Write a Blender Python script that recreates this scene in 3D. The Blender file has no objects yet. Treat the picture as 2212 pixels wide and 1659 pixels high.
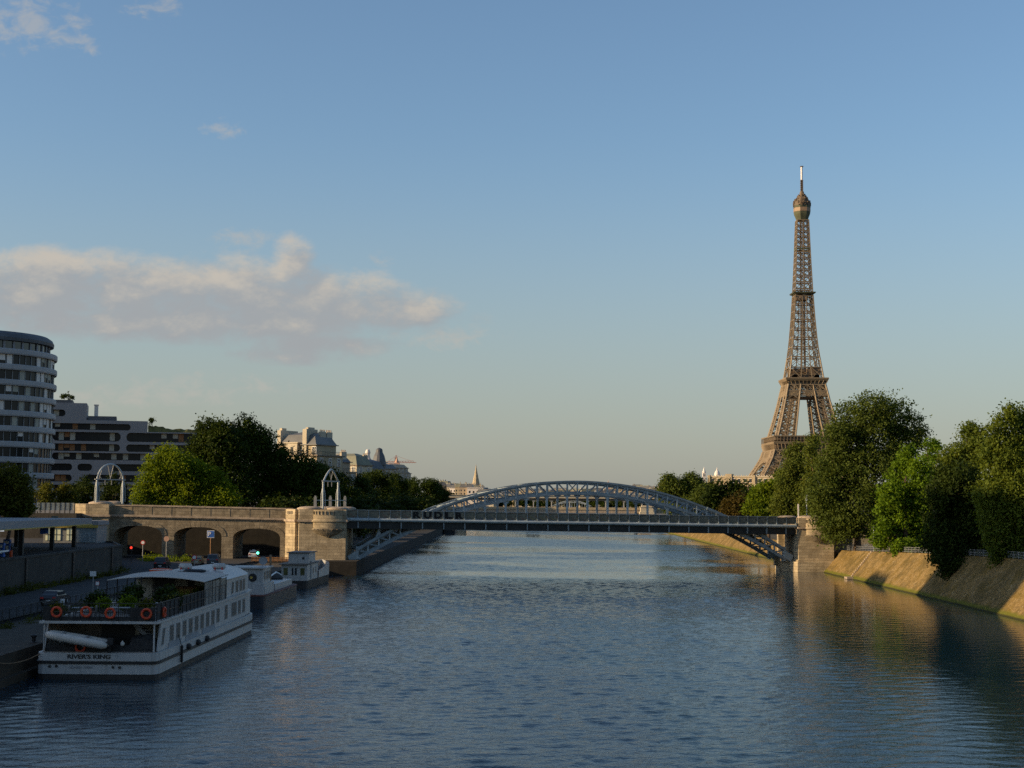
import bpy, math, random
import numpy as np
from mathutils import Vector, Matrix, Euler

scene = bpy.context.scene
COL = scene.collection
PI = math.pi
R = math.radians

# ------------------------------------------------------------------ camera
CAM_H = 13.5
PITCH = R(4.42)
ROLL = R(0.40)
FPX = 3240.0                       # focal length in pixels of a 2212 wide picture
cam_data = bpy.data.cameras.new("camera")
cam = bpy.data.objects.new("camera", cam_data)
COL.objects.link(cam)
cam_data.sensor_width = 36.0
cam_data.lens = 36.0 * FPX / 2212.0
cam_data.clip_start = 0.5
cam_data.clip_end = 60000.0
CAM_R = (Matrix.Rotation(PI / 2 + PITCH, 3, 'X') @ Matrix.Rotation(ROLL, 3, 'Z'))
cam.matrix_world = Matrix.Translation((0, 0, CAM_H)) @ CAM_R.to_4x4()
scene.camera = cam
scene.render.resolution_x = 1024
scene.render.resolution_y = 768

# ------------------------------------------------------------------ sky, sun, exposure
SUN_EL = R(16.0)
SUN_AZ = R(-103.0)                 # measured from the view axis (+Y), clockwise positive
sun_dir = Vector((math.sin(SUN_AZ) * math.cos(SUN_EL), math.cos(SUN_AZ) * math.cos(SUN_EL), math.sin(SUN_EL)))
world = bpy.data.worlds.new("World")
scene.world = world
world.use_nodes = True


class NT:
    """small helper to write node trees"""
    def __init__(self, tree):
        self.t = tree
        self.n = tree.nodes
        self.l = tree.links

    def node(self, typ, **kw):
        nd = self.n.new(typ)
        for k, v in kw.items():
            setattr(nd, k, v)
        return nd

    def put(self, sock, val):
        if isinstance(val, bpy.types.NodeSocket):
            self.l.new(val, sock)
        elif val is not None:
            sock.default_value = val

    def m(self, op, a, b=None, c=None, clamp=False):
        nd = self.node('ShaderNodeMath', operation=op)
        nd.use_clamp = clamp
        self.put(nd.inputs[0], a)
        self.put(nd.inputs[1], b)
        self.put(nd.inputs[2], c)
        return nd.outputs[0]

    def vec(self, x=0.0, y=0.0, z=0.0):
        nd = self.node('ShaderNodeCombineXYZ')
        self.put(nd.inputs[0], x); self.put(nd.inputs[1], y); self.put(nd.inputs[2], z)
        return nd.outputs[0]

    def sep(self, v):
        nd = self.node('ShaderNodeSeparateXYZ')
        self.put(nd.inputs[0], v)
        return nd.outputs

    def noise(self, v, scale=1.0, detail=2.0, rough=0.5, dist=0.0):
        nd = self.node('ShaderNodeTexNoise')
        self.put(nd.inputs['Vector'], v)
        nd.inputs['Scale'].default_value = scale
        nd.inputs['Detail'].default_value = detail
        nd.inputs['Roughness'].default_value = rough
        nd.inputs['Distortion'].default_value = dist
        return nd.outputs['Fac']

    def ss(self, x, a, b):
        nd = self.node('ShaderNodeMapRange', interpolation_type='SMOOTHSTEP')
        self.put(nd.inputs['Value'], x)
        self.put(nd.inputs['From Min'], a)
        self.put(nd.inputs['From Max'], b)
        return nd.outputs[0]

    def mix(self, fac, a, b, blend='MIX'):
        nd = self.node('ShaderNodeMix', data_type='RGBA', blend_type=blend)
        self.put(nd.inputs['Factor'], fac)
        ca = [s for s in nd.inputs if s.name == 'A' and s.type == 'RGBA'][0]
        cb = [s for s in nd.inputs if s.name == 'B' and s.type == 'RGBA'][0]
        self.put(ca, a); self.put(cb, b)
        return [s for s in nd.outputs if s.type == 'RGBA'][0]

    def map(self, v, scale=(1, 1, 1), loc=(0, 0, 0), rot=(0, 0, 0)):
        nd = self.node('ShaderNodeMapping')
        self.put(nd.inputs['Vector'], v)
        nd.inputs['Scale'].default_value = scale
        nd.inputs['Location'].default_value = loc
        nd.inputs['Rotation'].default_value = rot
        return nd.outputs[0]


def build_world():
    w = NT(world.node_tree)
    w.n.clear()
    out = w.node('ShaderNodeOutputWorld')
    bg = w.node('ShaderNodeBackground')
    sky = w.node('ShaderNodeTexSky', sky_type='NISHITA')
    sky.sun_disc = False
    sky.sun_elevation = SUN_EL
    sky.sun_rotation = SUN_AZ
    sky.altitude = 50
    sky.air_density = 1.1
    sky.dust_density = 1.15
    sky.ozone_density = 3.2
    bg.inputs['Strength'].default_value = 0.10
    # clouds of the sky, laid out in azimuth and elevation
    tc = w.node('ShaderNodeTexCoord')
    d = w.sep(tc.outputs['Generated'])
    fwd = w.m('MAXIMUM', d[1], 0.05)
    az = w.m('DIVIDE', d[0], fwd)
    el = w.m('DIVIDE', d[2], fwd)

    def lobes_field(az, el, lobes, soft):
        env = None
        for L in lobes:
            ca, ce, ra, re_ = L[:4]
            wt = L[4] if len(L) > 4 else 1.0
            a = w.m('DIVIDE', w.m('SUBTRACT', az, ca), ra)
            e = w.m('DIVIDE', w.m('SUBTRACT', el, ce), re_)
            v = w.m('SUBTRACT', wt, w.m('ADD', w.m('MULTIPLY', a, a), w.m('MULTIPLY', e, e)))
            env = v if env is None else w.m('SMOOTH_MAX', env, v, soft)
        return w.m('MAXIMUM', env, -2.5)

    def cloud(az, el):
        nv = w.vec(az, w.m('MULTIPLY', el, 1.7), 3.7)
        n1 = w.noise(nv, 34.0, 9.0, 0.60, 0.15)
        n0 = w.noise(nv, 12.0, 3.0, 0.5, 0.0)
        env = lobes_field(az, el, [(-0.325, 0.140, 0.09, 0.026), (-0.255, 0.139, 0.10, 0.027), (-0.185, 0.136, 0.085, 0.028), (-0.120, 0.128, 0.080, 0.023), (-0.072, 0.123, 0.045, 0.014, .75),
                                   (-0.20, 0.118, 0.16, 0.016), (-0.148, 0.160, 0.017, 0.018, .9), (-0.125, 0.104, 0.065, 0.012, .75), (-0.140, 0.095, 0.065, 0.009, .5), (-0.44, 0.136, 0.10, 0.026)], 0.35)
        dens = w.m('ADD', w.m('MULTIPLY', env, 0.62), w.m('MULTIPLY', w.m('SUBTRACT', n1, 0.5), 1.35))
        return w.m('ADD', dens, w.m('MULTIPLY', w.m('SUBTRACT', n0, 0.5), 0.9)), n1
    dens, n1 = cloud(az, el)
    dens2, n1b = cloud(w.m('ADD', az, -0.008), w.m('ADD', el, 0.013))
    mask = w.m('MULTIPLY', w.ss(dens, -0.14, 0.58), 0.88)
    lit = w.ss(w.m('ADD', w.m('SUBTRACT', dens, dens2), w.m('MULTIPLY', w.m('SUBTRACT', n1, 0.5), 0.35)), -0.10, 0.80)
    ccol = w.mix(lit, (2.34, 2.42, 2.52, 1), (3.75, 3.35, 2.85, 1))
    wisp = lobes_field(az, el, [(-0.183, 0.170, 0.024, 0.013), (-0.250, 0.069, 0.09, 0.010), (-0.205, 0.075, 0.07, 0.011, .9), (-0.30, 0.062, 0.06, 0.010, .8), (-0.197, 0.2485, 0.017, 0.0075),
                                (-0.335, 0.324, 0.042, 0.021, 1.1), (-0.245, 0.336, 0.022, 0.012), (-0.298, 0.307, 0.018, 0.009, .8), (-0.046, 0.108, 0.040, 0.009), (-0.02, 0.110, 0.03, 0.006, .7), (-0.09, 0.160, 0.012, 0.007, .7)], 0.2)
    n2 = w.noise(w.vec(az, w.m('MULTIPLY', el, 1.6), 9.1), 62.0, 8.0, 0.62, 0.4)
    wd = w.m('ADD', w.m('MULTIPLY', wisp, 0.55), w.m('MULTIPLY', w.m('SUBTRACT', n2, 0.52), 3.0))
    wmask = w.m('MULTIPLY', w.ss(wd, -0.05, 1.0), 0.50)
    low = w.m('MULTIPLY', w.m('SUBTRACT', 1.0, w.ss(d[2], 0.0, 0.25)), 0.62)
    air = w.mix(low, sky.outputs[0], (2.42, 2.44, 2.30, 1))
    air = w.mix(wmask, air, (3.25, 3.05, 2.75, 1))
    col = w.mix(mask, air, ccol)
    w.put(bg.inputs['Color'], col)
    w.l.new(bg.outputs[0], out.inputs['Surface'])


build_world()
world.cycles.sampling_method = 'MANUAL'
world.cycles.sample_map_resolution = 512
sun_data = bpy.data.lights.new("sun", 'SUN')
sun_data.energy = 4.6
sun_data.angle = R(0.55)
sun_data.color = (1.0, 0.73, 0.42)
sun = bpy.data.objects.new("sun", sun_data)
COL.objects.link(sun)
sun.rotation_euler = sun_dir.to_track_quat('Z', 'Y').to_euler()
scene.view_settings.view_transform = 'Standard'
scene.view_settings.look = 'None'
scene.view_settings.exposure = 0.62
scene.view_settings.gamma = 1.0
scene.view_settings.use_curve_mapping = False
scene.cycles.max_bounces = 6
scene.cycles.diffuse_bounces = 3
scene.cycles.glossy_bounces = 3
scene.cycles.transmission_bounces = 3
scene.cycles.transparent_max_bounces = 6
scene.cycles.caustics_reflective = False
scene.cycles.caustics_refractive = False
scene.cycles.use_denoising = False
scene.cycles.filter_width = 1.5


# ------------------------------------------------------------------ picture geometry: where a pixel of the photograph lies at a chosen depth
def ray(px, py):
    return CAM_R @ Vector(((px - 1106.0) / FPX, -(py - 829.5) / FPX, -1.0))


def at(px, py, Y):
    d = ray(px, py)
    t = Y / d.y
    return Vector((d.x * t, Y, CAM_H + d.z * t))


def ground(px, py, z=0.0):
    d = ray(px, py)
    t = (z - CAM_H) / d.z
    return Vector((d.x * t, d.y * t, z))


# ------------------------------------------------------------------ mesh building
class MB:
    def __init__(self):
        self.v = []
        self.f = []
        self.mi = []

    def add(self, verts, faces, m=0):
        o = len(self.v)
        self.v.extend([tuple(p) for p in verts])
        for f in faces:
            self.f.append(tuple(i + o for i in f))
            self.mi.append(m)
        return self

    def box(self, c, s, rz=0.0, m=0):
        x, y, z = s[0] / 2, s[1] / 2, s[2] / 2
        cs, sn = math.cos(rz), math.sin(rz)
        vs = []
        for dz in (-z, z):
            for dx, dy in ((-x, -y), (x, -y), (x, y), (-x, y)):
                vs.append((c[0] + dx * cs - dy * sn, c[1] + dx * sn + dy * cs, c[2] + dz))
        return self.add(vs, [(3, 2, 1, 0), (4, 5, 6, 7), (0, 1, 5, 4), (1, 2, 6, 5), (2, 3, 7, 6), (3, 0, 4, 7)], m)

    def bb(self, x0, x1, y0, y1, z0, z1, m=0):
        return self.box(((x0 + x1) / 2, (y0 + y1) / 2, (z0 + z1) / 2), (abs(x1 - x0), abs(y1 - y0), abs(z1 - z0)), 0, m)

    def beam(self, p, q, w, h=None, up=(0, 0, 1), m=0):
        h = w if h is None else h
        p, q = Vector(p), Vector(q)
        d = q - p
        if d.length < 1e-6:
            return self
        d.normalize()
        u = Vector(up)
        if abs(d.dot(u)) > 0.98:
            u = Vector((0, 1, 0))
        s = d.cross(u).normalized() * (w / 2)
        t = s.cross(d).normalized() * (h / 2)
        vs = [p - s - t, p + s - t, p + s + t, p - s + t, q - s - t, q + s - t, q + s + t, q - s + t]
        return self.add(vs, [(3, 2, 1, 0), (4, 5, 6, 7), (0, 1, 5, 4), (1, 2, 6, 5), (2, 3, 7, 6), (3, 0, 4, 7)], m)

    def tube(self, pts, rad, n=8, m=0, cap=True):
        pts = [Vector(p) for p in pts]
        rr = rad if isinstance(rad, (list, tuple)) else [rad] * len(pts)
        rings = []
        vs = []
        for i, p in enumerate(pts):
            d = (pts[min(i + 1, len(pts) - 1)] - pts[max(i - 1, 0)]).normalized()
            u = Vector((0, 0, 1)) if abs(d.z) < 0.9 else Vector((1, 0, 0))
            s = d.cross(u).normalized()
            t = s.cross(d).normalized()
            for k in range(n):
                a = 2 * PI * k / n
                vs.append(p + s * (math.cos(a) * rr[i]) + t * (math.sin(a) * rr[i]))
        fs = []
        for i in range(len(pts) - 1):
            for k in range(n):
                k2 = (k + 1) % n
                fs.append((i * n + k, i * n + k2, (i + 1) * n + k2, (i + 1) * n + k))
        if cap:
            fs.append(tuple(range(n - 1, -1, -1)))
            fs.append(tuple((len(pts) - 1) * n + k for k in range(n)))
        return self.add(vs, fs, m)

    def lathe(self, c, prof, n=20, a0=0.0, a1=2 * PI, sx=1.0, sy=1.0, m=0):
        full = abs(a1 - a0 - 2 * PI) < 1e-6
        k = n if full else n + 1
        vs = []
        for r, z in prof:
            for i in range(k):
                a = a0 + (a1 - a0) * i / n
                vs.append((c[0] + r * math.cos(a) * sx, c[1] + r * math.sin(a) * sy, c[2] + z))
        fs = []
        for j in range(len(prof) - 1):
            for i in range(n):
                i2 = (i + 1) % k
                fs.append((j * k + i, j * k + i2, (j + 1) * k + i2, (j + 1) * k + i))
        return self.add(vs, fs, m)

    def prism(self, poly, z0, z1, m=0):
        """poly in plan (x, y) counter-clockwise, extruded in z"""
        n = len(poly)
        vs = [(p[0], p[1], z0) for p in poly] + [(p[0], p[1], z1) for p in poly]
        fs = [tuple(range(n - 1, -1, -1)), tuple(range(n, 2 * n))]
        for i in range(n):
            j = (i + 1) % n
            fs.append((i, j, n + j, n + i))
        return self.add(vs, fs, m)

    def vprism(self, poly, y0, y1, m=0):
        """poly in elevation (x, z) counter-clockwise seen from -Y, extruded in y"""
        n = len(poly)
        vs = [(p[0], y0, p[1]) for p in poly] + [(p[0], y1, p[1]) for p in poly]
        fs = [tuple(range(n)), tuple(range(2 * n - 1, n - 1, -1))]
        for i in range(n):
            j = (i + 1) % n
            fs.append((j, i, n + i, n + j))
        return self.add(vs, fs, m)

    def xprism(self, poly, x0, x1, m=0):
        """poly in (y, z), extruded in x"""
        n = len(poly)
        vs = [(x0, p[0], p[1]) for p in poly] + [(x1, p[0], p[1]) for p in poly]
        fs = [tuple(range(n - 1, -1, -1)), tuple(range(n, 2 * n))]
        for i in range(n):
            j = (i + 1) % n
            fs.append((i, j, n + j, n + i))
        return self.add(vs, fs, m)

    def mesh(self, name, mats, smooth=False):
        me = bpy.data.meshes.new(name)
        me.from_pydata(self.v, [], self.f)
        for mt in (mats if isinstance(mats, (list, tuple)) else [mats]):
            me.materials.append(mt)
        me.polygons.foreach_set('material_index', self.mi)
        if smooth:
            me.polygons.foreach_set('use_smooth', [True] * len(self.f))
        me.update()
        return me

    def build(self, name, mats, parent=None, loc=None, smooth=False, label=None, rz=None):
        return link(name, self.mesh(name, mats, smooth), parent, loc, label, rz)


def link(name, me, parent=None, loc=None, label=None, rz=None):
    o = bpy.data.objects.new(name, me)
    COL.objects.link(o)
    if parent is not None:
        o.parent = parent
    if loc is not None:
        o.location = loc
    if rz is not None:
        o.rotation_euler = (0, 0, rz)
    if label:
        o['label'] = label
    return o


def thing(name, label, cat, loc=(0, 0, 0), group=None, rz=0.0):
    o = bpy.data.objects.new(name, None)
    o.empty_display_size = 0.5
    COL.objects.link(o)
    o.location = loc
    o.rotation_euler = (0, 0, rz)
    return tag(o, label, cat, group)


def tag(o, label, cat, group=None):
    o['label'] = label
    o['category'] = cat
    if group:
        o['group'] = group
    return o


def struct(name, mb, mats, label=None, smooth=False):
    o = mb.build(name, mats, smooth=smooth)
    o['kind'] = 'structure'
    if label:
        o['label'] = label
    return o


def kids(o):
    return [c for c in COL.objects if c.parent == o]


KIDS = {}


def copy_tree(o, parent=None, children=None):
    c = o.copy()
    COL.objects.link(c)
    c.parent = parent
    for ch in (children if children is not None else kids(o)):
        copy_tree(ch, c)
    return c


def text_mesh(body, size, bold=0.0, extrude=0.01, squeeze=1.0):
    cu = bpy.data.curves.new("lettering", 'FONT')
    cu.body = body
    cu.size = size
    cu.offset = bold
    cu.extrude = extrude
    cu.align_x = 'CENTER'
    cu.align_y = 'CENTER'
    cu.resolution_u = 3
    o = bpy.data.objects.new("lettering", cu)
    COL.objects.link(o)
    dg = bpy.context.evaluated_depsgraph_get()
    me = bpy.data.meshes.new_from_object(o.evaluated_get(dg))
    bpy.data.objects.remove(o)
    bpy.data.curves.remove(cu)
    for v in me.vertices:
        v.co.x *= squeeze
    return me


# ------------------------------------------------------------------ materials
def new_mat(name):
    m = bpy.data.materials.new(name)
    m.use_nodes = True
    t = NT(m.node_tree)
    t.n.clear()
    out = t.node('ShaderNodeOutputMaterial')
    p = t.node('ShaderNodeBsdfPrincipled')
    t.l.new(p.outputs[0], out.inputs['Surface'])
    return m, t, p, out


def c4(c):
    return (c[0], c[1], c[2], 1.0)


def sc(c, k):
    return (min(1, c[0] * k), min(1, c[1] * k), min(1, c[2] * k), 1.0)


def pmat(name, base, rough=0.7, var=0.18, scale=1.5, bump=0.0, bscale=12.0, metal=0.0, spec=0.4, streak=0.0, tint=None):
    m, t, p, out = new_mat(name)
    co = t.node('ShaderNodeTexCoord').outputs['Object']
    n = t.noise(co, scale, 5.0, 0.6)
    f = t.ss(n, 0.3, 0.7)
    col = t.mix(f, sc(base, 1 - var), sc(tint or base, 1 + var))
    if streak:
        sv = t.map(co, (1.3, 1.3, 0.12))
        s = t.ss(t.noise(sv, 1.6, 4.0, 0.65), 0.48, 0.72)
        col = t.mix(t.m('MULTIPLY', s, streak), col, sc(base, 0.35))
    t.put(p.inputs['Base Color'], col)
    p.inputs['Roughness'].default_value = rough
    p.inputs['Metallic'].default_value = metal
    p.inputs['Specular IOR Level'].default_value = spec
    if bump:
        b = t.node('ShaderNodeBump')
        b.inputs['Strength'].default_value = bump
        b.inputs['Distance'].default_value = 0.05
        t.put(b.inputs['Height'], t.noise(co, bscale, 4.0, 0.6))
        t.l.new(b.outputs[0], p.inputs['Normal'])
    return m


def stone_mat(name, base, bw=1.3, bh=0.55, mortar=0.55, var=0.2, stain=0.5, bump=0.6):
    """coursed masonry with rain streaks and grime; courses follow height, joints follow x + y"""
    m, t, p, out = new_mat(name)
    co = t.node('ShaderNodeTexCoord').outputs['Object']
    s = t.sep(co)
    bv = t.vec(t.m('ADD', s[0], s[1]), s[2], 0.0)
    br = t.node('ShaderNodeTexBrick')
    t.put(br.inputs['Vector'], bv)
    br.inputs['Scale'].default_value = 1.0
    br.inputs['Brick Width'].default_value = bw
    br.inputs['Row Height'].default_value = bh
    br.inputs['Mortar Size'].default_value = 0.022
    br.inputs['Mortar Smooth'].default_value = 0.3
    br.inputs['Color1'].default_value = sc(base, 1 + var)
    br.inputs['Color2'].default_value = sc(base, 1 - var)
    br.inputs['Mortar'].default_value = sc(base, mortar)
    n = t.noise(co, 0.7, 6.0, 0.62)
    col = t.mix(t.m('MULTIPLY', t.ss(n, 0.42, 0.72), stain), br.outputs['Color'], sc((base[0] * 0.9, base[1] * 0.85, base[2] * 0.8), 0.42))
    sv = t.map(co, (1.1, 1.1, 0.10))
    st = t.ss(t.noise(sv, 1.4, 5.0, 0.6), 0.5, 0.75)
    col = t.mix(t.m('MULTIPLY', st, stain * 0.9), col, sc(base, 0.32))
    rust = t.ss(t.noise(co, 0.35, 3.0, 0.5), 0.62, 0.75)
    col = t.mix(t.m('MULTIPLY', rust, 0.25), col, (0.20, 0.13, 0.06, 1))
    t.put(p.inputs['Base Color'], col)
    p.inputs['Roughness'].default_value = 0.9
    p.inputs['Specular IOR Level'].default_value = 0.2
    b = t.node('ShaderNodeBump')
    b.inputs['Strength'].default_value = bump
    b.inputs['Distance'].default_value = 0.06
    h = t.m('ADD', t.m('MULTIPLY', br.outputs['Fac'], -0.8), t.m('MULTIPLY', t.noise(co, 6.0, 5.0, 0.6), 0.7))
    t.put(b.inputs['Height'], h)
    t.l.new(b.outputs[0], p.inputs['Normal'])
    return m


def glass_mat(name, base=(0.02, 0.025, 0.03), rough=0.08, spec=0.55):
    m, t, p, out = new_mat(name)
    co = t.node('ShaderNodeTexCoord').outputs['Object']
    n = t.noise(co, 0.9, 2.0, 0.5)
    t.put(p.inputs['Base Color'], t.mix(n, sc(base, 0.6), sc(base, 1.8)))
    p.inputs['Roughness'].default_value = rough
    p.inputs['Specular IOR Level'].default_value = spec
    return m


def leaf_mat(name, dark, light, trans=0.35, hue=None):
    m, t, p, out = new_mat(name)
    geo = t.node('ShaderNodeNewGeometry')
    oi = t.node('ShaderNodeObjectInfo')
    co = t.node('ShaderNodeTexCoord').outputs['Object']
    big = t.ss(t.noise(co, 0.35, 2.0, 0.5), 0.35, 0.65)
    f = t.m('ADD', t.m('MULTIPLY', geo.outputs['Random Per Island'], 0.5), t.m('MULTIPLY', big, 0.5))
    col = t.mix(f, c4(dark), c4(light))
    col = t.mix(t.m('MULTIPLY', oi.outputs['Random'], 0.35), col, sc(dark, 0.8))
    t.put(p.inputs['Base Color'], col)
    p.inputs['Roughness'].default_value = 0.6
    p.inputs['Specular IOR Level'].default_value = 0.08
    tr = t.node('ShaderNodeBsdfTranslucent')
    t.put(tr.inputs['Color'], t.mix(1.0, col, (1.5, 1.35, 0.6, 1), 'MULTIPLY'))
    mx = t.node('ShaderNodeMixShader')
    mx.inputs[0].default_value = trans
    t.l.new(p.outputs[0], mx.inputs[1])
    t.l.new(tr.outputs[0], mx.inputs[2])
    t.l.new(mx.outputs[0], out.inputs['Surface'])
    return m


def emit_mat(name, col, strength):
    m, t, p, out = new_mat(name)
    p.inputs['Base Color'].default_value = c4(col)
    p.inputs['Emission Color'].default_value = c4(col)
    p.inputs['Emission Strength'].default_value = strength
    return m


def water_mat():
    """the waves themselves are modelled; the material only adds the smallest ripples"""
    m, t, p, out = new_mat("river_water")
    geo = t.node('ShaderNodeNewGeometry')
    pos = geo.outputs['Position']
    s = t.sep(pos)
    p.inputs['Base Color'].default_value = (0.008, 0.026, 0.040, 1)
    p.inputs['IOR'].default_value = 1.33
    p.inputs['Specular IOR Level'].default_value = 0.40
    far = t.ss(s[1], 120.0, 420.0)
    w2 = t.noise(t.map(pos, (2.0, 3.4, 0.0), (3, 9, 0), (0, 0, -0.35)), 1.0, 3.0, 0.6, 0.2)
    b = t.node('ShaderNodeBump')
    b.inputs['Strength'].default_value = 1.0
    chop = t.node('ShaderNodeAttribute', attribute_name='chop').outputs['Fac']
    t.put(b.inputs['Distance'], t.m('MULTIPLY', chop, 0.06))
    t.put(b.inputs['Height'], w2)
    t.l.new(b.outputs[0], p.inputs['Normal'])
    t.put(p.inputs['Roughness'], t.m('ADD', 0.035, t.m('MULTIPLY', chop, t.m('ADD', 0.035, t.m('MULTIPLY', far, 0.13)))))
    return m


def bank_mat():
    """rubble-stone river embankment with dry grass in its joints and weed at the waterline"""
    m, t, p, out = new_mat("embankment_stone")
    geo = t.node('ShaderNodeNewGeometry')
    pos = geo.outputs['Position']
    s = t.sep(pos)
    vo = t.node('ShaderNodeTexVoronoi')
    t.put(vo.inputs['Vector'], pos)
    vo.inputs['Scale'].default_value = 2.6
    n = t.noise(pos, 0.5, 6.0, 0.65)
    nf = t.noise(pos, 5.0, 5.0, 0.7)
    col = t.mix(vo.outputs['Distance'], (0.33, 0.232, 0.098, 1), (0.085, 0.056, 0.022, 1))
    col = t.mix(t.ss(nf, 0.35, 0.7), col, (0.225, 0.146, 0.050, 1))
    grass = t.ss(t.m('ADD', t.m('MULTIPLY', n, 0.7), t.m('MULTIPLY', nf, 0.3)), 0.46, 0.58)
    col = t.mix(t.m('MULTIPLY', grass, 0.8), col, (0.150, 0.098, 0.020, 1))
    pale = t.ss(t.noise(pos, 2.0, 7.0, 0.85), 0.55, 0.63)
    col = t.mix(t.m('MULTIPLY', pale, 0.7), col, (0.50, 0.41, 0.27, 1))
    patch = t.ss(t.noise(pos, 0.30, 6.0, 0.7), 0.42, 0.60)
    col = t.mix(t.m('MULTIPLY', patch, 0.62), col, (0.075, 0.058, 0.020, 1))
    joint = t.ss(t.noise(t.map(pos, (1.6, 0.9, 1.6)), 2.2, 6.0, 0.75), 0.56, 0.70)
    col = t.mix(t.m('MULTIPLY', joint, 0.75), col, (0.035, 0.027, 0.012, 1))
    weed = t.m('SUBTRACT', 1.0, t.ss(t.m('ADD', s[2], t.m('MULTIPLY', n, -0.5)), 0.05, 0.55))
    col = t.mix(t.m('MULTIPLY', weed, 0.85), col, (0.095, 0.105, 0.010, 1))
    wet = t.m('SUBTRACT', 1.0, t.ss(s[2], 0.08, 0.24))
    col = t.mix(t.m('MULTIPLY', wet, 0.8), col, (0.02, 0.02, 0.012, 1))
    t.put(p.inputs['Base Color'], col)
    p.inputs['Roughness'].default_value = 0.95
    p.inputs['Specular IOR Level'].default_value = 0.15
    b = t.node('ShaderNodeBump')
    b.inputs['Strength'].default_value = 0.8
    b.inputs['Distance'].default_value = 0.12
    t.put(b.inputs['Height'], t.m('ADD', t.m('MULTIPLY', vo.outputs['Distance'], -0.6), nf))
    t.l.new(b.outputs[0], p.inputs['Normal'])
    return m


def panel_mat(name, paints):
    """weathered grey parapet sheet with old spray paint"""
    m, t, p, out = new_mat(name)
    co = t.node('ShaderNodeTexCoord').outputs['Object']
    col = t.mix(t.ss(t.noise(co, 1.1, 5.0, 0.6), 0.35, 0.7), (0.12, 0.115, 0.085, 1), (0.23, 0.21, 0.155, 1))
    for i, c in enumerate(paints):
        f = t.ss(t.noise(t.map(co, (1, 1, 1.4), (i * 7.3, 2.1, i * 3.7)), 1.0, 3.0, 0.5, 1.6), 0.56, 0.60)
        col = t.mix(t.m('MULTIPLY', f, 0.7), col, c4(c))
    t.put(p.inputs['Base Color'], col)
    p.inputs['Roughness'].default_value = 0.8
    return m


M = {}
M['water'] = water_mat()
M['bank'] = bank_mat()
M['asphalt'] = pmat('asphalt', (0.024, 0.024, 0.025), 0.9, 0.2, 0.6, 0.3, 20)
M['quay'] = pmat('quay_paving', (0.048, 0.038, 0.025), 0.9, 0.3, 0.5, 0.4, 8)
M['earth'] = pmat('earth', (0.065, 0.052, 0.026), 0.95, 0.35, 0.4, 0.4, 6)
M['grass'] = pmat('dry_grass', (0.10, 0.10, 0.035), 0.95, 0.4, 0.6, 0.5, 9)
M['city_ground'] = pmat('city_ground', (0.10, 0.095, 0.08), 0.95, 0.2, 0.02)
M['stone'] = stone_mat('pier_stone', (0.40, 0.325, 0.215))
M['stone_dark'] = stone_mat('viaduct_stone', (0.262, 0.216, 0.150), 1.1, 0.5, 0.6, 0.2, 0.6)
M['gunwale_red'] = pmat('gunwale_red', (0.13, 0.04, 0.03), 0.6, 0.2)
M['dark_wall'] = pmat('shade_dark_wall', (0.016, 0.014, 0.011), 0.9, 0.4, 0.7, 0.4, 8, streak=0.5)  # near-black: shade on path and underpass is put into the colour
M['stone_cap'] = pmat('cap_stone', (0.34, 0.27, 0.20), 0.9, 0.25, 0.9, 0.4, 10, streak=0.4)
M['concrete_dark'] = pmat('retaining_wall_concrete', (0.045, 0.040, 0.033), 0.9, 0.25, 0.5, 0.3, 8, streak=0.6)
M['steel'] = pmat('blue_grey_steel', (0.215, 0.26, 0.28), 0.5, 0.18, 0.8, 0.1, 20, 0.0, 0.5, streak=0.35)
M['steel_light'] = pmat('pale_blue_steel', (0.33, 0.38, 0.39), 0.5, 0.15, 0.8, 0.1, 20, 0.0, 0.5, streak=0.25)
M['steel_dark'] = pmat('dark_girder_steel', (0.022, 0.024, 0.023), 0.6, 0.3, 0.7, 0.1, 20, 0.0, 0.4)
M['panel_a'] = panel_mat('parapet_sheet_plain', [(0.07, 0.08, 0.06)])
M['panel_b'] = panel_mat('parapet_sheet_red', [(0.16, 0.05, 0.04), (0.10, 0.09, 0.05)])
M['panel_c'] = panel_mat('parapet_sheet_blue', [(0.02, 0.05, 0.10), (0.06, 0.07, 0.05)])
M['panel_d'] = panel_mat('parapet_sheet_yellow', [(0.18, 0.15, 0.03), (0.20, 0.08, 0.03)])
M['panel_e'] = panel_mat('parapet_sheet_dark', [(0.025, 0.027, 0.022), (0.03, 0.03, 0.03)])
M['black_paint'] = pmat('black_spray_paint', (0.008, 0.008, 0.009), 0.8, 0.2)
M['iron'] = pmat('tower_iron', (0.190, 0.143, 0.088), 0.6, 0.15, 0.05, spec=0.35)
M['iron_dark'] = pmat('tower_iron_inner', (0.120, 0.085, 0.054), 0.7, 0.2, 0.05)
M['iron_tan'] = pmat('tower_cabin_panel', (0.24, 0.16, 0.098), 0.6, 0.15, 0.2)
M['iron_green'] = pmat('tower_netting', (0.075, 0.08, 0.045), 0.8, 0.25, 0.2)
M['mast_white'] = pmat('mast_white', (0.72, 0.68, 0.64), 0.5, 0.05)
M['boat_white'] = pmat('boat_white_paint', (0.385, 0.385, 0.375), 0.35, 0.06, 0.8, 0.03, 6, 0, 0.5, streak=0.4)
M['boat_dark'] = pmat('boat_bottom_paint', (0.026, 0.023, 0.02), 0.6, 0.3, 0.8, streak=0.2)
M['boat_black'] = pmat('boat_black_paint', (0.012, 0.012, 0.013), 0.5, 0.3)
M['boat_deck'] = pmat('boat_deck', (0.16, 0.14, 0.12), 0.7, 0.25, 1.2)
M['boat_blue'] = pmat('boat_navy_paint', (0.014, 0.018, 0.026), 0.45, 0.2)
M['awning'] = pmat('awning_canvas', (0.40, 0.385, 0.35), 0.8, 0.06, 0.6)
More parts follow.
